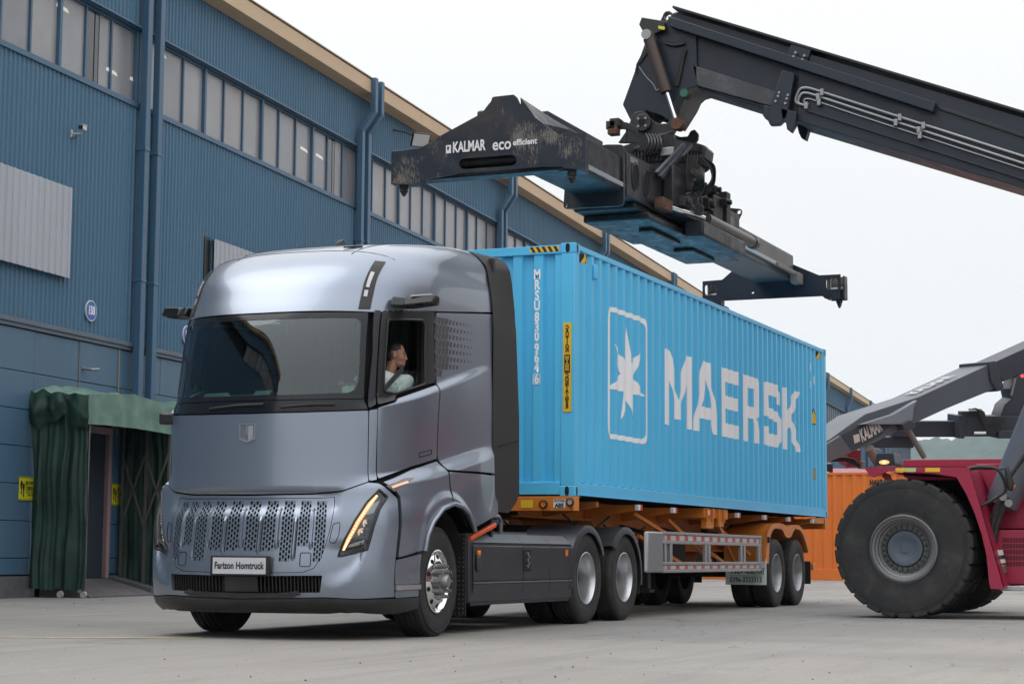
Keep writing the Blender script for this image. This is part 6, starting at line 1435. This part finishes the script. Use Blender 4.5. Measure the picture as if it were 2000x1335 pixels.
# ---- chassis, fender, tyres
CLAMP = M('clamp_grey', (.07, .07, .073), .4, .3, var=.2)
def mk_big(nm):
    o = bpy.data.objects.new(nm, None); COL.objects.link(o); reg(o, (0, 0, 0)); R0 = .885
    prof = [(.40, -.18), (.42, -.21), (.50, -.235), (.66, -.25), (.80, -.25), (.850, -.24), (.863, -.22), (.863, .22), (.850, .24), (.66, .25), (.42, .21), (.40, .18)]
    m = MB(); m.lathe(prof, (0, 0, 0), 0, 88); ty = m.build('tyre', RUBBER, o, smooth=30)
    for r_ in (.775, .80, .45):
        m = MB(); m.lathe([(r_-.006, -.246), (r_, -.256), (r_+.006, -.246)], (0, 0, 0), 0, 72); m.build('sidewall_ring', M('greyish_rubber', (.035, .035, .034), .6) if 'greyish_rubber' not in bpy.data.materials else bpy.data.materials['greyish_rubber'], o)
    for k in range(26):      # shoulder lugs
        a0 = 2*math.pi*k/26+.02; a1 = 2*math.pi*(k+1)/26-.028
        for (xa, xb) in ((-.252, -.06), (.06, .252)):
            m = MB(); n = 4; V = []
            for i in range(n+1):
                a = a0+(a1-a0)*i/n; c, s = math.cos(a), math.sin(a)
                for x, r in ((xa, .815), (xa, .868), (xa*.93 if abs(xa) > .1 else xa, .885), (xb*.93 if abs(xb) > .1 else xb, .885), (xb, .868), (xb, .815)): V.append((x, r*c, r*s))
            F = [(i*6+j, i*6+j+1, (i+1)*6+j+1, (i+1)*6+j) for i in range(n) for j in range(5)]+[tuple(range(6)), tuple(n*6+j for j in range(6))]
            m.add(V, F); m.build('tread_lug', RUBBER, ty, smooth=30)
    m = MB(); m.lathe([(.415, -.19), (.435, -.225), (.41, -.235), (.40, -.215), (.375, -.21), (.37, -.16), (.345, -.15), (.34, -.10), (.30, -.09)], (0, 0, 0), 0, 64); m.lathe([(.40, -.19), (.39, .2)], (0, 0, 0), 0, 40)
    m.build('rim', M('dark_rim', (.17, .17, .175), .4, .4, var=.2, dirt=((.13, .125, .12), .4, 6)) if 'dark_rim' not in bpy.data.materials else bpy.data.materials['dark_rim'], o)
    m = MB(); m.lathe([(.0001, -.125), (.06, -.125), (.065, -.119), (.14, -.119), (.145, -.122), (.218, -.120), (.226, -.112), (.23, -.06), (.30, -.05)], (0, 0, 0), 0, 48); m.build('hub', M('navy_hub', (.075, .095, .125), .4, var=.1, dirt=((.09, .09, .09), .5, 6)) if 'navy_hub' not in bpy.data.materials else bpy.data.materials['navy_hub'], o)
    for k in range(24):
        a = 2*math.pi*k/24; c, s = math.cos(a), math.sin(a); mb = MB(); q = [(.24, -.028), (.24, .028), (.31, .033), (.31, -.033)]
        mb.hexa([(-.08, r*c-t*s, r*s+t*c) for r, t in q], [(-.112, r*c-t*s, r*s+t*c) for r, t in q]); mb.cyl((0, .272*c, .272*s), 0, .016, -.13, -.11, 8); mb.build('wheel_clamp', CLAMP, o, smooth=0)
    return o
XW = 4.30
wb_ = mk_big('wheel'); wb_.parent = rs; wb_.location = Vector((XW+.255, -4.06, .885))-Vector((6.2, -6, 0))
for x, y, fl_ in ((XW+.86, -4.06, 0), (XW+3.8-.60, -4.06, 180), (XW+3.8, -4.06, 180), (XW+.5, -9.9, 0), (XW+3.5, -9.9, 180)):
    c = copy_tree(wb_, rs); c.location = Vector((x, y, .885))-Vector((6.2, -6, 0)); c.rotation_euler = (0, 0, R(fl_))
m = MB(); m.cyl((0, -4.06, .885), 0, .3, XW+.6, XW+3.4, 20); m.cyl((0, -9.9, .885), 0, .2, XW+.6, XW+3.4, 20); m.build('axle', DARKST, rs)
# wrap-around fender: outer flange, top shelf and flared rear edge
F1 = [(1689, 915), (1703, 911), (1888, 911.5), (1893, 914), (1960, 1148), (1958, 1150), (1935, 1149), (1932, 1138), (1927, 1085), (1918, 1045), (1905, 1005), (1888, 965), (1868, 931), (1820, 923), (1760, 918.5), (1735, 919), (1705, 932), (1699, 928)]
fz = [(p[0], p[1]) for p in yz(*F1, X=XW+.02)]
fen = sheet(fz, [], lambda a, b, o: Vector((XW+.02-o, a, b)), .3, .05, 'fender', MAG, rs, smooth=False)
to = yz((1694, 912), (1703, 910.5), (1888, 911), (1894, 915), (1962, 1148), X=XW+.02); m = MB(); vs = []
for y, z in to: vs += [(XW+.03, y, z+.004), (XW+1.35, y, z+.004)]
m.add(vs, [(2*i, 2*i+1, 2*i+3, 2*i+2) for i in range(len(to)-1)]); m.build('fender_top', MAG, fen, smooth=0)
m = MB(); ti = yz((1735, 921), (1820, 925), (1868, 933), (1888, 967), (1905, 1007), (1918, 1047), (1927, 1087), (1933, 1140), X=XW+.02); vs = []
for y, z in ti: vs += [(XW+.075, y, z), (XW+1.3, y, z)]
m.add(vs, [(2*i, 2*i+1, 2*i+3, 2*i+2) for i in range(len(ti)-1)]); m.build('fender_liner', CORE, fen, smooth=0)
m = MB(); m.box(XW+1.25, XW+1.3, -5.2, -3.75, .5, 1.80); m.build('inner_guard', CORE, fen, smooth=0)
for a, b, c in ((1749, 1785, YELLOW), (1769, 1789, M('pale_green_label', (.4, .5, .25), .5)), (1807, 1836, YELLOW)):
    q = yz((a, 913), (b, 913), (b, 921), (a, 921) if c is not YELLOW or a > 1800 else (a, 919.5), X=XW+.018); m = MB(); off = .002 if c is YELLOW else .004; m.add([(XW+.018-off, y, z) for y, z in q], [(0, 1, 2, 3)]); m.build('fender_label', c, fen, smooth=0)
plate('tow_hook', yz((1728, 922), (1738, 926), (1745, 941), (1743, 946), (1733, 938), (1725, 930), X=XW+.3), XW+.2, XW+.3, MAG)
# chassis body behind and beside the wheel
q = yz((1764, 897), (2100, 897), (2100, 1150), (1935, 1150), (1900, 1000), (1764, 930), X=XW+1.4)
plate('chassis', [(-4.0+.0, 2.03), (-13.2, 2.03), (-13.2, .35), (-5.2, .35), (-5.0, .9), (-4.0, 1.8)] if False else q[:1]+[(-13.0, q[1][1]), (-13.0, .42), (q[3][0], .42)]+q[4:], XW+1.4, XW+2.4, MAG)
plate('side_tank', [(p[0], p[1]) for p in yz((1906, 905), (1962, 905), (1962, 990), (1945, 990), X=XW+.9)], XW+.9, XW+1.39, MAG)
lowb = yz((1922, 1034), (2100, 1034), (2100, 1140), (1950, 1140), X=XW+.5); lowb = [lowb[0], (-8.8, lowb[1][1]), (-8.8, lowb[2][1]), lowb[3]]
lb = plate('lower_body', lowb, XW+.5, XW+1.39, MAG)
midb = yz((1908, 906), (2100, 906), (2100, 1032), (1925, 1032), X=XW+.95); midb = [midb[0], (-8.6, midb[1][1]), (-8.6, midb[2][1]), midb[3]]
plate('upper_body', midb, XW+.95, XW+1.38, MAG)
for i in range(22):
    for j in range(5):
        a = 1958+i*2.9; b = 1049.5+j*11.6
        if a > 2008: continue
        q = yz((a, b), (a+1.6, b), (a+1.6, b+9.2), (a, b+9.2), X=XW+.5); m = MB(); m.add([(XW+.4985, y, z) for y, z in q], [(0, 1, 2, 3)]); m.build('grille_slot', CORE, lb, smooth=0)
q = yz((1960, 1143), (2100, 1143), (2100, 1153), (1952, 1153), X=XW+.3); st_ = plate('step', [q[0], (-8.8, q[1][1]), (-8.8, q[2][1]), q[3]], XW+.3, XW+.8, ALU)
# grab rail, mirror, filter bottle, lift cylinder with its hoses
ptube([(1889, 915), (1906, 910), (1950, 912), (1961, 935), (1968, 958), (1940, 975), (1912, 990)], .022, BLACKP, 'grab_rail', XW+.1, rs); ptube([(1891, 917), (1925, 914), (1960, 915)], .012, BLACKP, 'grab_rail', XW+.15, rs)
plate('mirror', yz((1962, 912), (1968, 909), (1981, 944), (1979, 957), (1971, 959), (1964, 930), X=XW-.02), XW-.08, XW+.02, BLACKP, bevel=.02)
plate('mirror_reflector', yz((1978, 944), (1984, 947), (1979, 955), X=XW-.03), XW-.03, XW-.01, ORANGEL, bevel=0)
A, B = at(1935, 1000, 0, XW+.75), at(2012, 850, 0, XW+.75); A2 = at(1957, 985, 0, XW+.75); C_ = A2+(B-A2)*3
m = MB(); m.tube([A2-(B-A2)*.05, A2, C_], [.15, .215, .215], 28); m.build('lift_cylinder', M('grey_cylinder', (.085, .095, .12), .35, var=.08), rs)
ptube([(1968, 938), (2000, 890), (2030, 850)], .03, BLACKP, 'cylinder_pipe', XW+.55, rs)
for k, o_ in enumerate((0, 13)): ptube([(1958+o_, 972), (1950+o_, 985), (1942+o_*.8, 1005), (1936+o_*.5, 1035), (1936+o_*.3, 1068)], .045, DARKST, 'hydraulic_hose', XW+.45, rs)
plate('hose_bracket', yz((1922, 998), (1930, 996), (1938, 1012), (1934, 1022), X=XW+.6), XW+.55, XW+.6, GALV)
for px, py in ((1960, 970), (1971, 982)): p = at(px, py, 0, XW+.42); m = MB(); m.cyl((0, p.y, p.z), 0, .05, XW+.36, XW+.46, 12); m.build('hose_fitting', GALV, rs)
p, q = at(1947, 1074, 0, XW+.40), at(1958, 1128, 0, XW+.40); d = q-p
m = MB(); m.tube([p, p+d*.02, p+d*.48, p+d*.5], [.05, .075, .08, .06], 18); fb = m.build('filter_bottle', M('filter_white', (.5, .48, .46), .4), rs)
m = MB(); m.tube([p+d*.2, p+d*.34], .0815, 18); m.build('filter_band', NAVY, fb); m = MB(); m.tube([p+d*.5, p+d*.6, p+d*.85, p+d*.95], [.06, .085, .07, .02], 18); m.build('filter_bowl', M('smoky_bowl', (.12, .09, .07), .2), fb)
# rear lamp box above the fender, exhaust, main boom pivot out of frame
plate('lamp_box', yz((1711, 890), (1713, 884), (1745, 884), (1748, 908), (1709, 908), X=XW+1.2), XW+1.2, XW+1.7, NAVY)
m = MB(); p = at(1727, 902, 0, XW+1.19); m.add([(XW+1.19, p.y+.07*math.cos(t), p.z+.03*math.sin(t)) for t in [k*math.pi/8 for k in range(16)]], [tuple(range(16))]); m.build('lit_lamp', DRL, rs, smooth=0)
m = MB(); m.add([(XW+1.188, p.y+.02*math.cos(t), p.z+.012*math.sin(t)) for t in [k*math.pi/6 for k in range(12)]], [tuple(range(12))]); m.build('lamp_core', DRLW, rs, smooth=0)
plate('boom_support', [(-9.2, 2.0), (-12.6, 2.0), (-12.2, 4.9), (-11.0, 4.9)], 5.4, 7.0, NAVY)
cabm = MB(); cabm.prism([(-7.4, 1.9), (-9.2, 1.9), (-9.4, 3.4), (-8.0, 3.5), (-7.3, 2.8)], 0, 5.4, 7.0); cabm.build('operator_cab', NAVY, rs, bevel=.05)
plate('counterweight', [(-12.2, .6), (-13.8, .9), (-13.8, 2.2), (-12.2, 2.2)], 4.9, 7.5, MAG)

# ------------------------------------------------------------------ second reach stacker in the distance
r2 = thing('reach_stacker', 'distant dark grey reach stacker boom rising to the right behind the orange container', 'reach stacker', (36, 0, .15))
GR2 = M('weathered_grey_paint', (.075, .085, .105), .4, var=.06, vscale=.5)
GR3 = M('dark_weathered_paint', (.03, .036, .05), .45, var=.1)
d0, d1 = 54., 60.      # distance in front of the camera of the boom foot and the boom head
def dep(px, py, dd): return CAM+(fw+rt*((px-1000)/FPX)-up*((py-667.5)/FPX))*dd
P0 = dep(1620, 900, d0); P1 = dep(2000, 720, d1); hd_ = Vector((P1.x-P0.x, P1.y-P0.y, 0)).normalized(); nv = Vector((hd_.y, -hd_.x, 0))
if nv.dot(CAM-P0) < 0: nv = -nv
def pl2(px, py, off=0):      # on the boom's near vertical side plane
    d = fw+rt*((px-1000)/FPX)-up*((py-667.5)/FPX); t = ((P0+nv*off)-CAM).dot(nv)/d.dot(nv); return CAM+d*t
def slab(nm, px, off0, off1, mt, par=r2, bevel=.02):
    q = [pl2(*p, off0) for p in px]; w = nv*(off1-off0); m = MB(); m.hexa(q, [p+w for p in q]); return m.build(nm, mt, par, bevel=bevel)
side = [(1612, 862), (1622, 856), (1655, 832), (1690, 808), (1795, 774), (1936, 709), (1948, 757), (1850, 797), (1745, 845), (1700, 868), (1664, 882), (1640, 893), (1612, 896)]
b2 = slab('outer_boom', side, 0, -1.05, GR2)
slab('inner_boom', [(1940, 708), (2300, 545), (2300, 590), (1960, 745)], -.08, -.95, GR3)
slab('boom_collar', [(1933, 706), (1944, 704), (1961, 755), (1957, 762), (1948, 764), (1936, 742)], .08, -1.1, GR3)
slab('side_gusset', [(1683, 828), (1745, 808), (1792, 781), (1785, 795), (1783, 818), (1772, 828)], .18, .001, M('pale_gusset', (.17, .19, .23), .4), b2)
slab('dark_side', [(1643, 850), (1683, 829), (1740, 829), (1720, 850), (1664, 880)], .012, .002, GR3, b2, 0)
slab('base_plate', [(1612, 868), (1641, 850), (1665, 882), (1640, 893), (1612, 905)], .10, .003, GR2, b2)
slab('lift_lug', [(1762, 828), (1777, 819), (1784, 823), (1790, 832), (1778, 840), (1768, 840)], .25, -.2, GR3)
for (a, b) in (((1773, 838), (1805, 892)), ((1697, 874), (1716, 905))):
    m = MB(); m.tube([pl2(*a, .1), pl2(*b, .1)], .085 if a[0] > 1700 else .14, 14); m.build('lift_cylinder', M('dull_rod', (.20, .18, .17), .4, .3) if 'dull_rod' not in bpy.data.materials else bpy.data.materials['dull_rod'], r2)
dN = (pl2(1722, 838, .02)-pl2(1664, 872, .02)).normalized(); uN = nv.cross(dN); uN = uN if uN.z > 0 else -uN
text('KALMAR', .50, pl2(1680, 853, .02), dN, uN, M('faded_lettering', (.42, .42, .42), .6), r2, sx=.50, bold=.02, lift=.02)
q = [pl2(1666, 850, .03), pl2(1678, 846, .03), pl2(1680, 861, .03), pl2(1669, 866, .03)]; m = MB(); m.add(q, [(0, 1, 2, 3)]); m.build('square_logo', bpy.data.materials['faded_lettering'], r2, smooth=0)
tN = (pl2(1936, 709)-pl2(1795, 774)).normalized(); wN = -nv; zN = tN.cross(nv); zN = zN if zN.z > 0 else -zN
text('KALMAR', .55, pl2(1805, 769)+wN*.5, tN, wN, bpy.data.materials['faded_lettering'], r2, sx=.95, bold=.02, lift=.03)
# its spreader: long dark beam, frame and hanging head
def s2(nm, x0, y0, x1, y1, dd, th, mt=GR3):
    c = [dep(x0, y0, dd), dep(x1, y0, dd), dep(x1, y1, dd), dep(x0, y1, dd)]; m = MB(); m.hexa(c, [p+fw*th for p in c]); return m.build(nm, mt, r2, bevel=.02)
s2('sliding_beam', 1745, 822, 1876, 853, 60, .7); s2('sliding_beam', 1700, 853, 1785, 874, 60.3, .6)
s2('spreader_frame', 1876, 812, 2060, 852, 59.6, 1.2); s2('frame_flange', 1873, 811, 1884, 856, 59.4, 1.6); s2('lower_housing', 1950, 840, 2080, 856, 59.3, 1.2)
s2('valve_box', 1878, 803, 1912, 812, 59.6, .5)
m = MB(); q = [(1954, 812), (1962, 790), (1976, 778), (1972, 760), (1985, 735), (2020, 720), (2080, 725), (2080, 812)]; c = [dep(*p, 59.8) for p in q]; m.hexa(c, [p+fw*1.2 for p in c]); m.build('boom_head', GR3, r2, bevel=.02)
for k in range(9):
    m = MB(); a = 1900+k*2; m.tube([dep(a, 812, 59.4), dep(a-8+k, 798, 59.4), dep(a+6, 797+k, 59.4), dep(a+14, 812+k*3, 59.4), dep(a+26, 838+k, 59.3), dep(a+40, 836, 59.3), dep(a+46, 815, 59.3)][: (4 if k % 2 else 7)], .022, 5); m.build('hose', BLACKP, r2)
m = MB(); m.tube([dep(1902, 844, 59.2), dep(1925, 844, 59.2)], .06, 10); m.build('piston_rod', CHROME, r2)
m = MB(); m.tube([dep(1983, 738, 59.5), dep(1975, 772, 59.5)], .04, 8); m.build('tilt_rod', GALV, r2)
m = MB(); c = dep(1997, 734, 59.4); m.cyl((c.x, c.y, c.z), 0, .05, -.05, .0, 10); m.build('red_lamp', M('lit_red_lamp', (.8, .02, .02), .4, emit=((1, .05, .05), 2)), r2)
# its crimson body glimpsed under the boom, hoses, exhaust
MAG2 = MAG
s2('chassis', 1655, 878, 1682, 912, 57, 1.5, MAG2); s2('chassis', 1560, 927, 1760, 950, 57.2, 3, MAG2); s2('counterweight', 1590, 905, 1627, 940, 57.5, 2, GR3)
m = MB(); m.tube([dep(1685, 900, 56), dep(1684, 915, 56)], .09, 12); m.build('exhaust', GALV, r2)
for k in range(3): m = MB(); m.tube([dep(1615, 895+k*2, 56), dep(1650, 893+k*3, 56), dep(1668, 897+k*4, 56), dep(1680, 908+k*3, 56)], .03, 6); m.build('hydraulic_hose', BLACKP, r2)
for px in (1575, 1740): 
    c = dep(px, 1010, 58); m = MB(); m.lathe([(.4, -.3), (.8, -.3), (.88, -.2), (.88, .2), (.8, .3), (.4, .3)], (c.x, c.y, 1.03), 1, 32); m.build('wheel', RUBBER, r2)

# ------------------------------------------------------------------ unseen brown warehouse, added right of the frame so the cab's paint reflects something dark
w2 = thing('warehouse', 'unseen long brown warehouse added on the right to darken the cab reflections', 'warehouse', (60, -40, 0))
BR = M('brown_cladding', (.10, .075, .072), .6, var=.15, vscale=.3, streak=True)
m = MB(); vs = []
us = [-5+.3*k for k in range(500)]
for i, u in enumerate(us): y = -38-(.05 if i % 3 == 0 else 0); vs += [(u, y, 0), (u, y, 19)]
m.add(vs, [(2*i, 2*i+2, 2*i+3, 2*i+1) for i in range(len(us)-1)]); m.build('wall', BR, w2, smooth=0)
m = MB(); m.prism([(-38, 19), (-66, 21.8), (-66, 0), (-38.3, 0)], 0, -5, 144.7); m.build('roof', TAN, w2, smooth=0)

# ------------------------------------------------------------------ wooded hills behind
HILL = M('forest_canopy', (.016, .042, .030), .9, var=.75, vscale=.05)
m = MB(); V = []; nx, ny = 520, 26
for j in range(ny+1):
    d = 2300+j*40
    for i in range(nx+1):
        ang = YAW-.60+1.2*i/nx; t = j/ny; ridge = 138+10*math.sin(ang*9+1)+7*math.sin(ang*23)+3*math.sin(ang*61); z = 1.56*ridge*sst(t*1.15)*(.9+.1*noise.noise(Vector((i*.1, j*.2, 0))))
        z += 9.0*abs(noise.noise(Vector((i*.45, j*.6, 3))))+5.0*abs(noise.noise(Vector((i*1.1, j*1.4, 8))))-1
        V.append((CAM.x+d*math.cos(ang), CAM.y+d*math.sin(ang), z))
m.add(V, [(j*(nx+1)+i, (j+1)*(nx+1)+i, (j+1)*(nx+1)+i+1, j*(nx+1)+i+1) for j in range(ny) for i in range(nx)])
hl_ = m.build('hills', HILL, kind='structure', smooth=80)
# ------------------------------------------------------------------ the driver looking back out of his window
HC = at(772.5, 693, 1, -.97); drv = thing('person', 'driver in a pale mint shirt looking back out of the truck cab window', 'person', (HC.x, HC.y, 1.9))
Fd = Vector((.42, -.905, -.04)).normalized(); Sd = Vector((0, 0, 1)).cross(Fd).normalized(); Ud = Fd.cross(Sd)
def HP(f, s, u): return HC+Fd*f+Sd*s+Ud*u
def blob(bm, c, r, F=Fd, S_=Sd, U=Ud, sub=3):
    X = Matrix(((F.x*r[0], S_.x*r[1], U.x*r[2], c.x), (F.y*r[0], S_.y*r[1], U.y*r[2], c.y), (F.z*r[0], S_.z*r[1], U.z*r[2], c.z), (0, 0, 0, 1)))
    bmesh.ops.create_icosphere(bm, subdivisions=sub, radius=1, matrix=X)
def limb(bm, pts, rr, k=6):
    for (a, b), (ra, rb) in zip(zip(pts[:-1], pts[1:]), zip(rr[:-1], rr[1:])):
        n = max(3, int((Vector(b)-Vector(a)).length/(min(ra, rb)*.45)))
        for i in range(n+1):
            t = i/n; r = ra*(1-t)+rb*t; blob(bm, Vector(a).lerp(Vector(b), t), (r, r, r), Vector((1, 0, 0)), Vector((0, 1, 0)), Vector((0, 0, 1)), 2)
def remesh(bm, nm, mat, vox, par, sm=4):
    me = bpy.data.meshes.new(nm); bm.to_mesh(me); bm.free(); o = bpy.data.objects.new(nm, me); COL.objects.link(o)
    m = o.modifiers.new('r', 'REMESH'); m.mode = 'VOXEL'; m.voxel_size = vox; s = o.modifiers.new('s', 'SMOOTH'); s.iterations = sm; s.factor = .5
    me2 = bpy.data.meshes.new_from_object(o.evaluated_get(bpy.context.evaluated_depsgraph_get())); o.modifiers.clear(); o.data = me2; me2.name = nm
    pl = WLOC[par.name]; 
    for v in me2.vertices: v.co -= pl
    me2.materials.clear(); me2.materials.append(mat); me2.shade_smooth(); o.parent = par; reg(o, pl); return o
SKIN = M('skin', (.40, .20, .135), .5, var=.08, vscale=12, bump=.0006, bscale=120); HAIR = M('black_hair', (.008, .007, .007), .55, bump=.002, bscale=180); SHIRT = M('mint_shirt', (.86, .93, .91), .8, var=.04, bump=.006, bscale=14)
bm = bmesh.new()
for f, s, u, a, b, c in ((-.012, 0, .030, .098, .077, .096), (.035, 0, -.02, .060, .062, .085), (.030, 0, -.075, .056, .056, .040), (.070, 0, -.098, .022, .026, .020), (.080, 0, .016, .020, .046, .013), (.055, .036, -.028, .030, .026, .028), (.055, -.036, -.028, .030, .026, .028),
                         (.094, 0, -.012, .014, .010, .026), (.106, 0, -.033, .014, .013, .011), (.098, .012, -.037, .009, .008, .008), (.098, -.012, -.037, .009, .008, .008), (.088, 0, -.063, .014, .024, .0065), (.085, 0, -.076, .014, .021, .0065), (.072, 0, -.054, .022, .034, .02), (-.012, .078, -.012, .019, .009, .031), (-.012, -.078, -.012, .019, .009, .031)):
    blob(bm, HP(f, s, u), (a, b, c))
NB = HP(-.05, 0, -.195); limb(bm, [HP(-.022, 0, -.06), NB], [.054, .062])
CH = NB+Vector((-.04, .03, -.16)); HIP = Vector((HC.x+.10, -.76, 2.02))
limb(bm, [CH+Vector((0, 0, .05)), HIP], [.115, .125])
axd = Vector((.50, -.86, 0)).normalized()*-1       # shoulder line, from the window shoulder to the inner one
SL, SR_ = NB+Vector((.11, -.13, -.055)), NB+Vector((-.18, .20, -.065))
WH1, WH2 = wc+Vector((0, .05, .0))+wu*.19+wn_*.03, wc+Vector((0, -.21, .0))+wu*.04+wn_*.03
EL, ER = SL+Vector((-.13, .03, -.27)), SR_+Vector((-.20, .02, -.20))
limb(bm, [SL, EL, WH2+Vector((.06, 0, .0))], [.05, .042, .028]); limb(bm, [SR_, ER, WH1+Vector((.07, 0, -.01))], [.05, .042, .028])
def hand(c, out):
    blob(bm, c, (.042, .036, .018), Vector((1, 0, 0)), Vector((0, 1, 0)), Vector((0, 0, 1)), 2)
    for k in range(4):
        y = (k-1.5)*.019; L = (.030, .036, .034, .026)[k]; limb(bm, [c+Vector((-.03, y, .006)), c+Vector((-.03-L, y, .0)), c+Vector((-.035-L, y, -.025)), c+Vector((-.015-L*.6, y, -.038))], [.0095, .009, .0085, .008])
    limb(bm, [c+Vector((.01, out*.03, 0)), c+Vector((-.025, out*.045, -.012)), c+Vector((-.045, out*.035, -.03))], [.012, .010, .009])
hand(WH1, -1); hand(WH2, 1)
for s in (-.1, .1): limb(bm, [HIP+Vector((0, s, -.02)), HIP+Vector((-.42, s, .03)), HIP+Vector((-.62, s, -.38))], [.085, .065, .048]); blob(bm, HIP+Vector((-.68, s, -.42)), (.12, .045, .035), Vector((1, 0, 0)), Vector((0, 1, 0)), Vector((0, 0, 1)), 2)
bd = remesh(bm, 'body', SKIN, .0065, drv, 2)
bm = bmesh.new()
blob(bm, HP(-.018, 0, .036), (.098, .081, .096)); blob(bm, HP(-.045, 0, .0), (.075, .076, .085))
hr_ = remesh(bm, 'hair', HAIR, .006, drv, 2)
# cut the hair back from the face
me = hr_.data; bm = bmesh.new(); bm.from_mesh(me); pl = WLOC[drv.name]
for v in list(bm.verts):
    d = v.co+pl-HC; f, s, u = d.dot(Fd), d.dot(Sd), d.dot(Ud)
    if (f > .05 and u < .095) or (f > .02 and u < .045) or (abs(f+.012) < .024 and u < .03) or u < -.062: bm.verts.remove(v)
bm.to_mesh(me); bm.free()
so = hr_.modifiers.new('so', 'SOLIDIFY'); so.thickness = .006
bm = bmesh.new()
limb(bm, [CH+Vector((0, 0, .06)), HIP+Vector((0, 0, .05))], [.150, .150]); limb(bm, [SL, NB+Vector((0, 0, -.065)), SR_], [.072, .085, .072]); blob(bm, NB+Vector((0, 0, -.025)), (.085, .08, .05), Vector((1, 0, 0)), Vector((0, 1, 0)), Vector((0, 0, 1)))
limb(bm, [SL, EL, EL.lerp(WH2, .25)], [.075, .062, .056]); limb(bm, [SR_, ER, ER.lerp(WH1, .6)], [.075, .060, .048])
remesh(bm, 'shirt', SHIRT, .009, drv, 5)
m = MB()
for s in (1, -1): p = HP(.083, .031*s, -.004); m.lathe([(.0001, -.008), (.008, 0), (.0001, .008)], p, 2, 8)
m.build('eyes', BLACKP, drv)
m = MB()
for s in (1, -1): m.tube([HP(.088, .014*s, .014), HP(.086, .034*s, .019), HP(.074, .052*s, .012)], .004, 5)
m.build('eyebrows', HAIR, drv)
# seat belt across the chest, part of the truck
a, b = at(753, 757, 1, -1.06), at(784, 722, 1, -1.045); w = Vector((.018, 0, .018))
m = MB(); m.beam(a+(a-b)*.5, b+(b-a)*.12, .012, .055, upv=(.7, 0, .7)); m.build('seat_belt', M('belt_grey', (.06, .062, .062), .7), truck)
m = MB(); p = at(774, 749, 1, -1.066); m.add([p+Vector((x, 0, z)) for x, z in ((-.035, .0), (-.02, -.012), (.035, .018), (-.015, -.002))], [(0, 1, 2, 3)]); m.build('chest_mark', BLACKP, drv, smooth=0)

# ------------------------------------------------------------------ humid air that pales the far hills
hz_ = bpy.data.materials.new('humid_air'); hz_.use_nodes = True; hn = hz_.node_tree; hn.nodes.clear()
ho = hn.nodes.new('ShaderNodeOutputMaterial'); hv = hn.nodes.new('ShaderNodeVolumePrincipled'); hv.inputs['Density'].default_value = .00007; hv.inputs['Color'].default_value = (.78, .89, 1, 1)
hn.links.new(hv.outputs[0], ho.inputs['Volume'])
m = MB(); m.box(-310, 5410, -3810, 3810, -1.2, 460); hb = m.build('haze', hz_, kind='stuff', smooth=0)
S.cycles.volume_bounces = 1
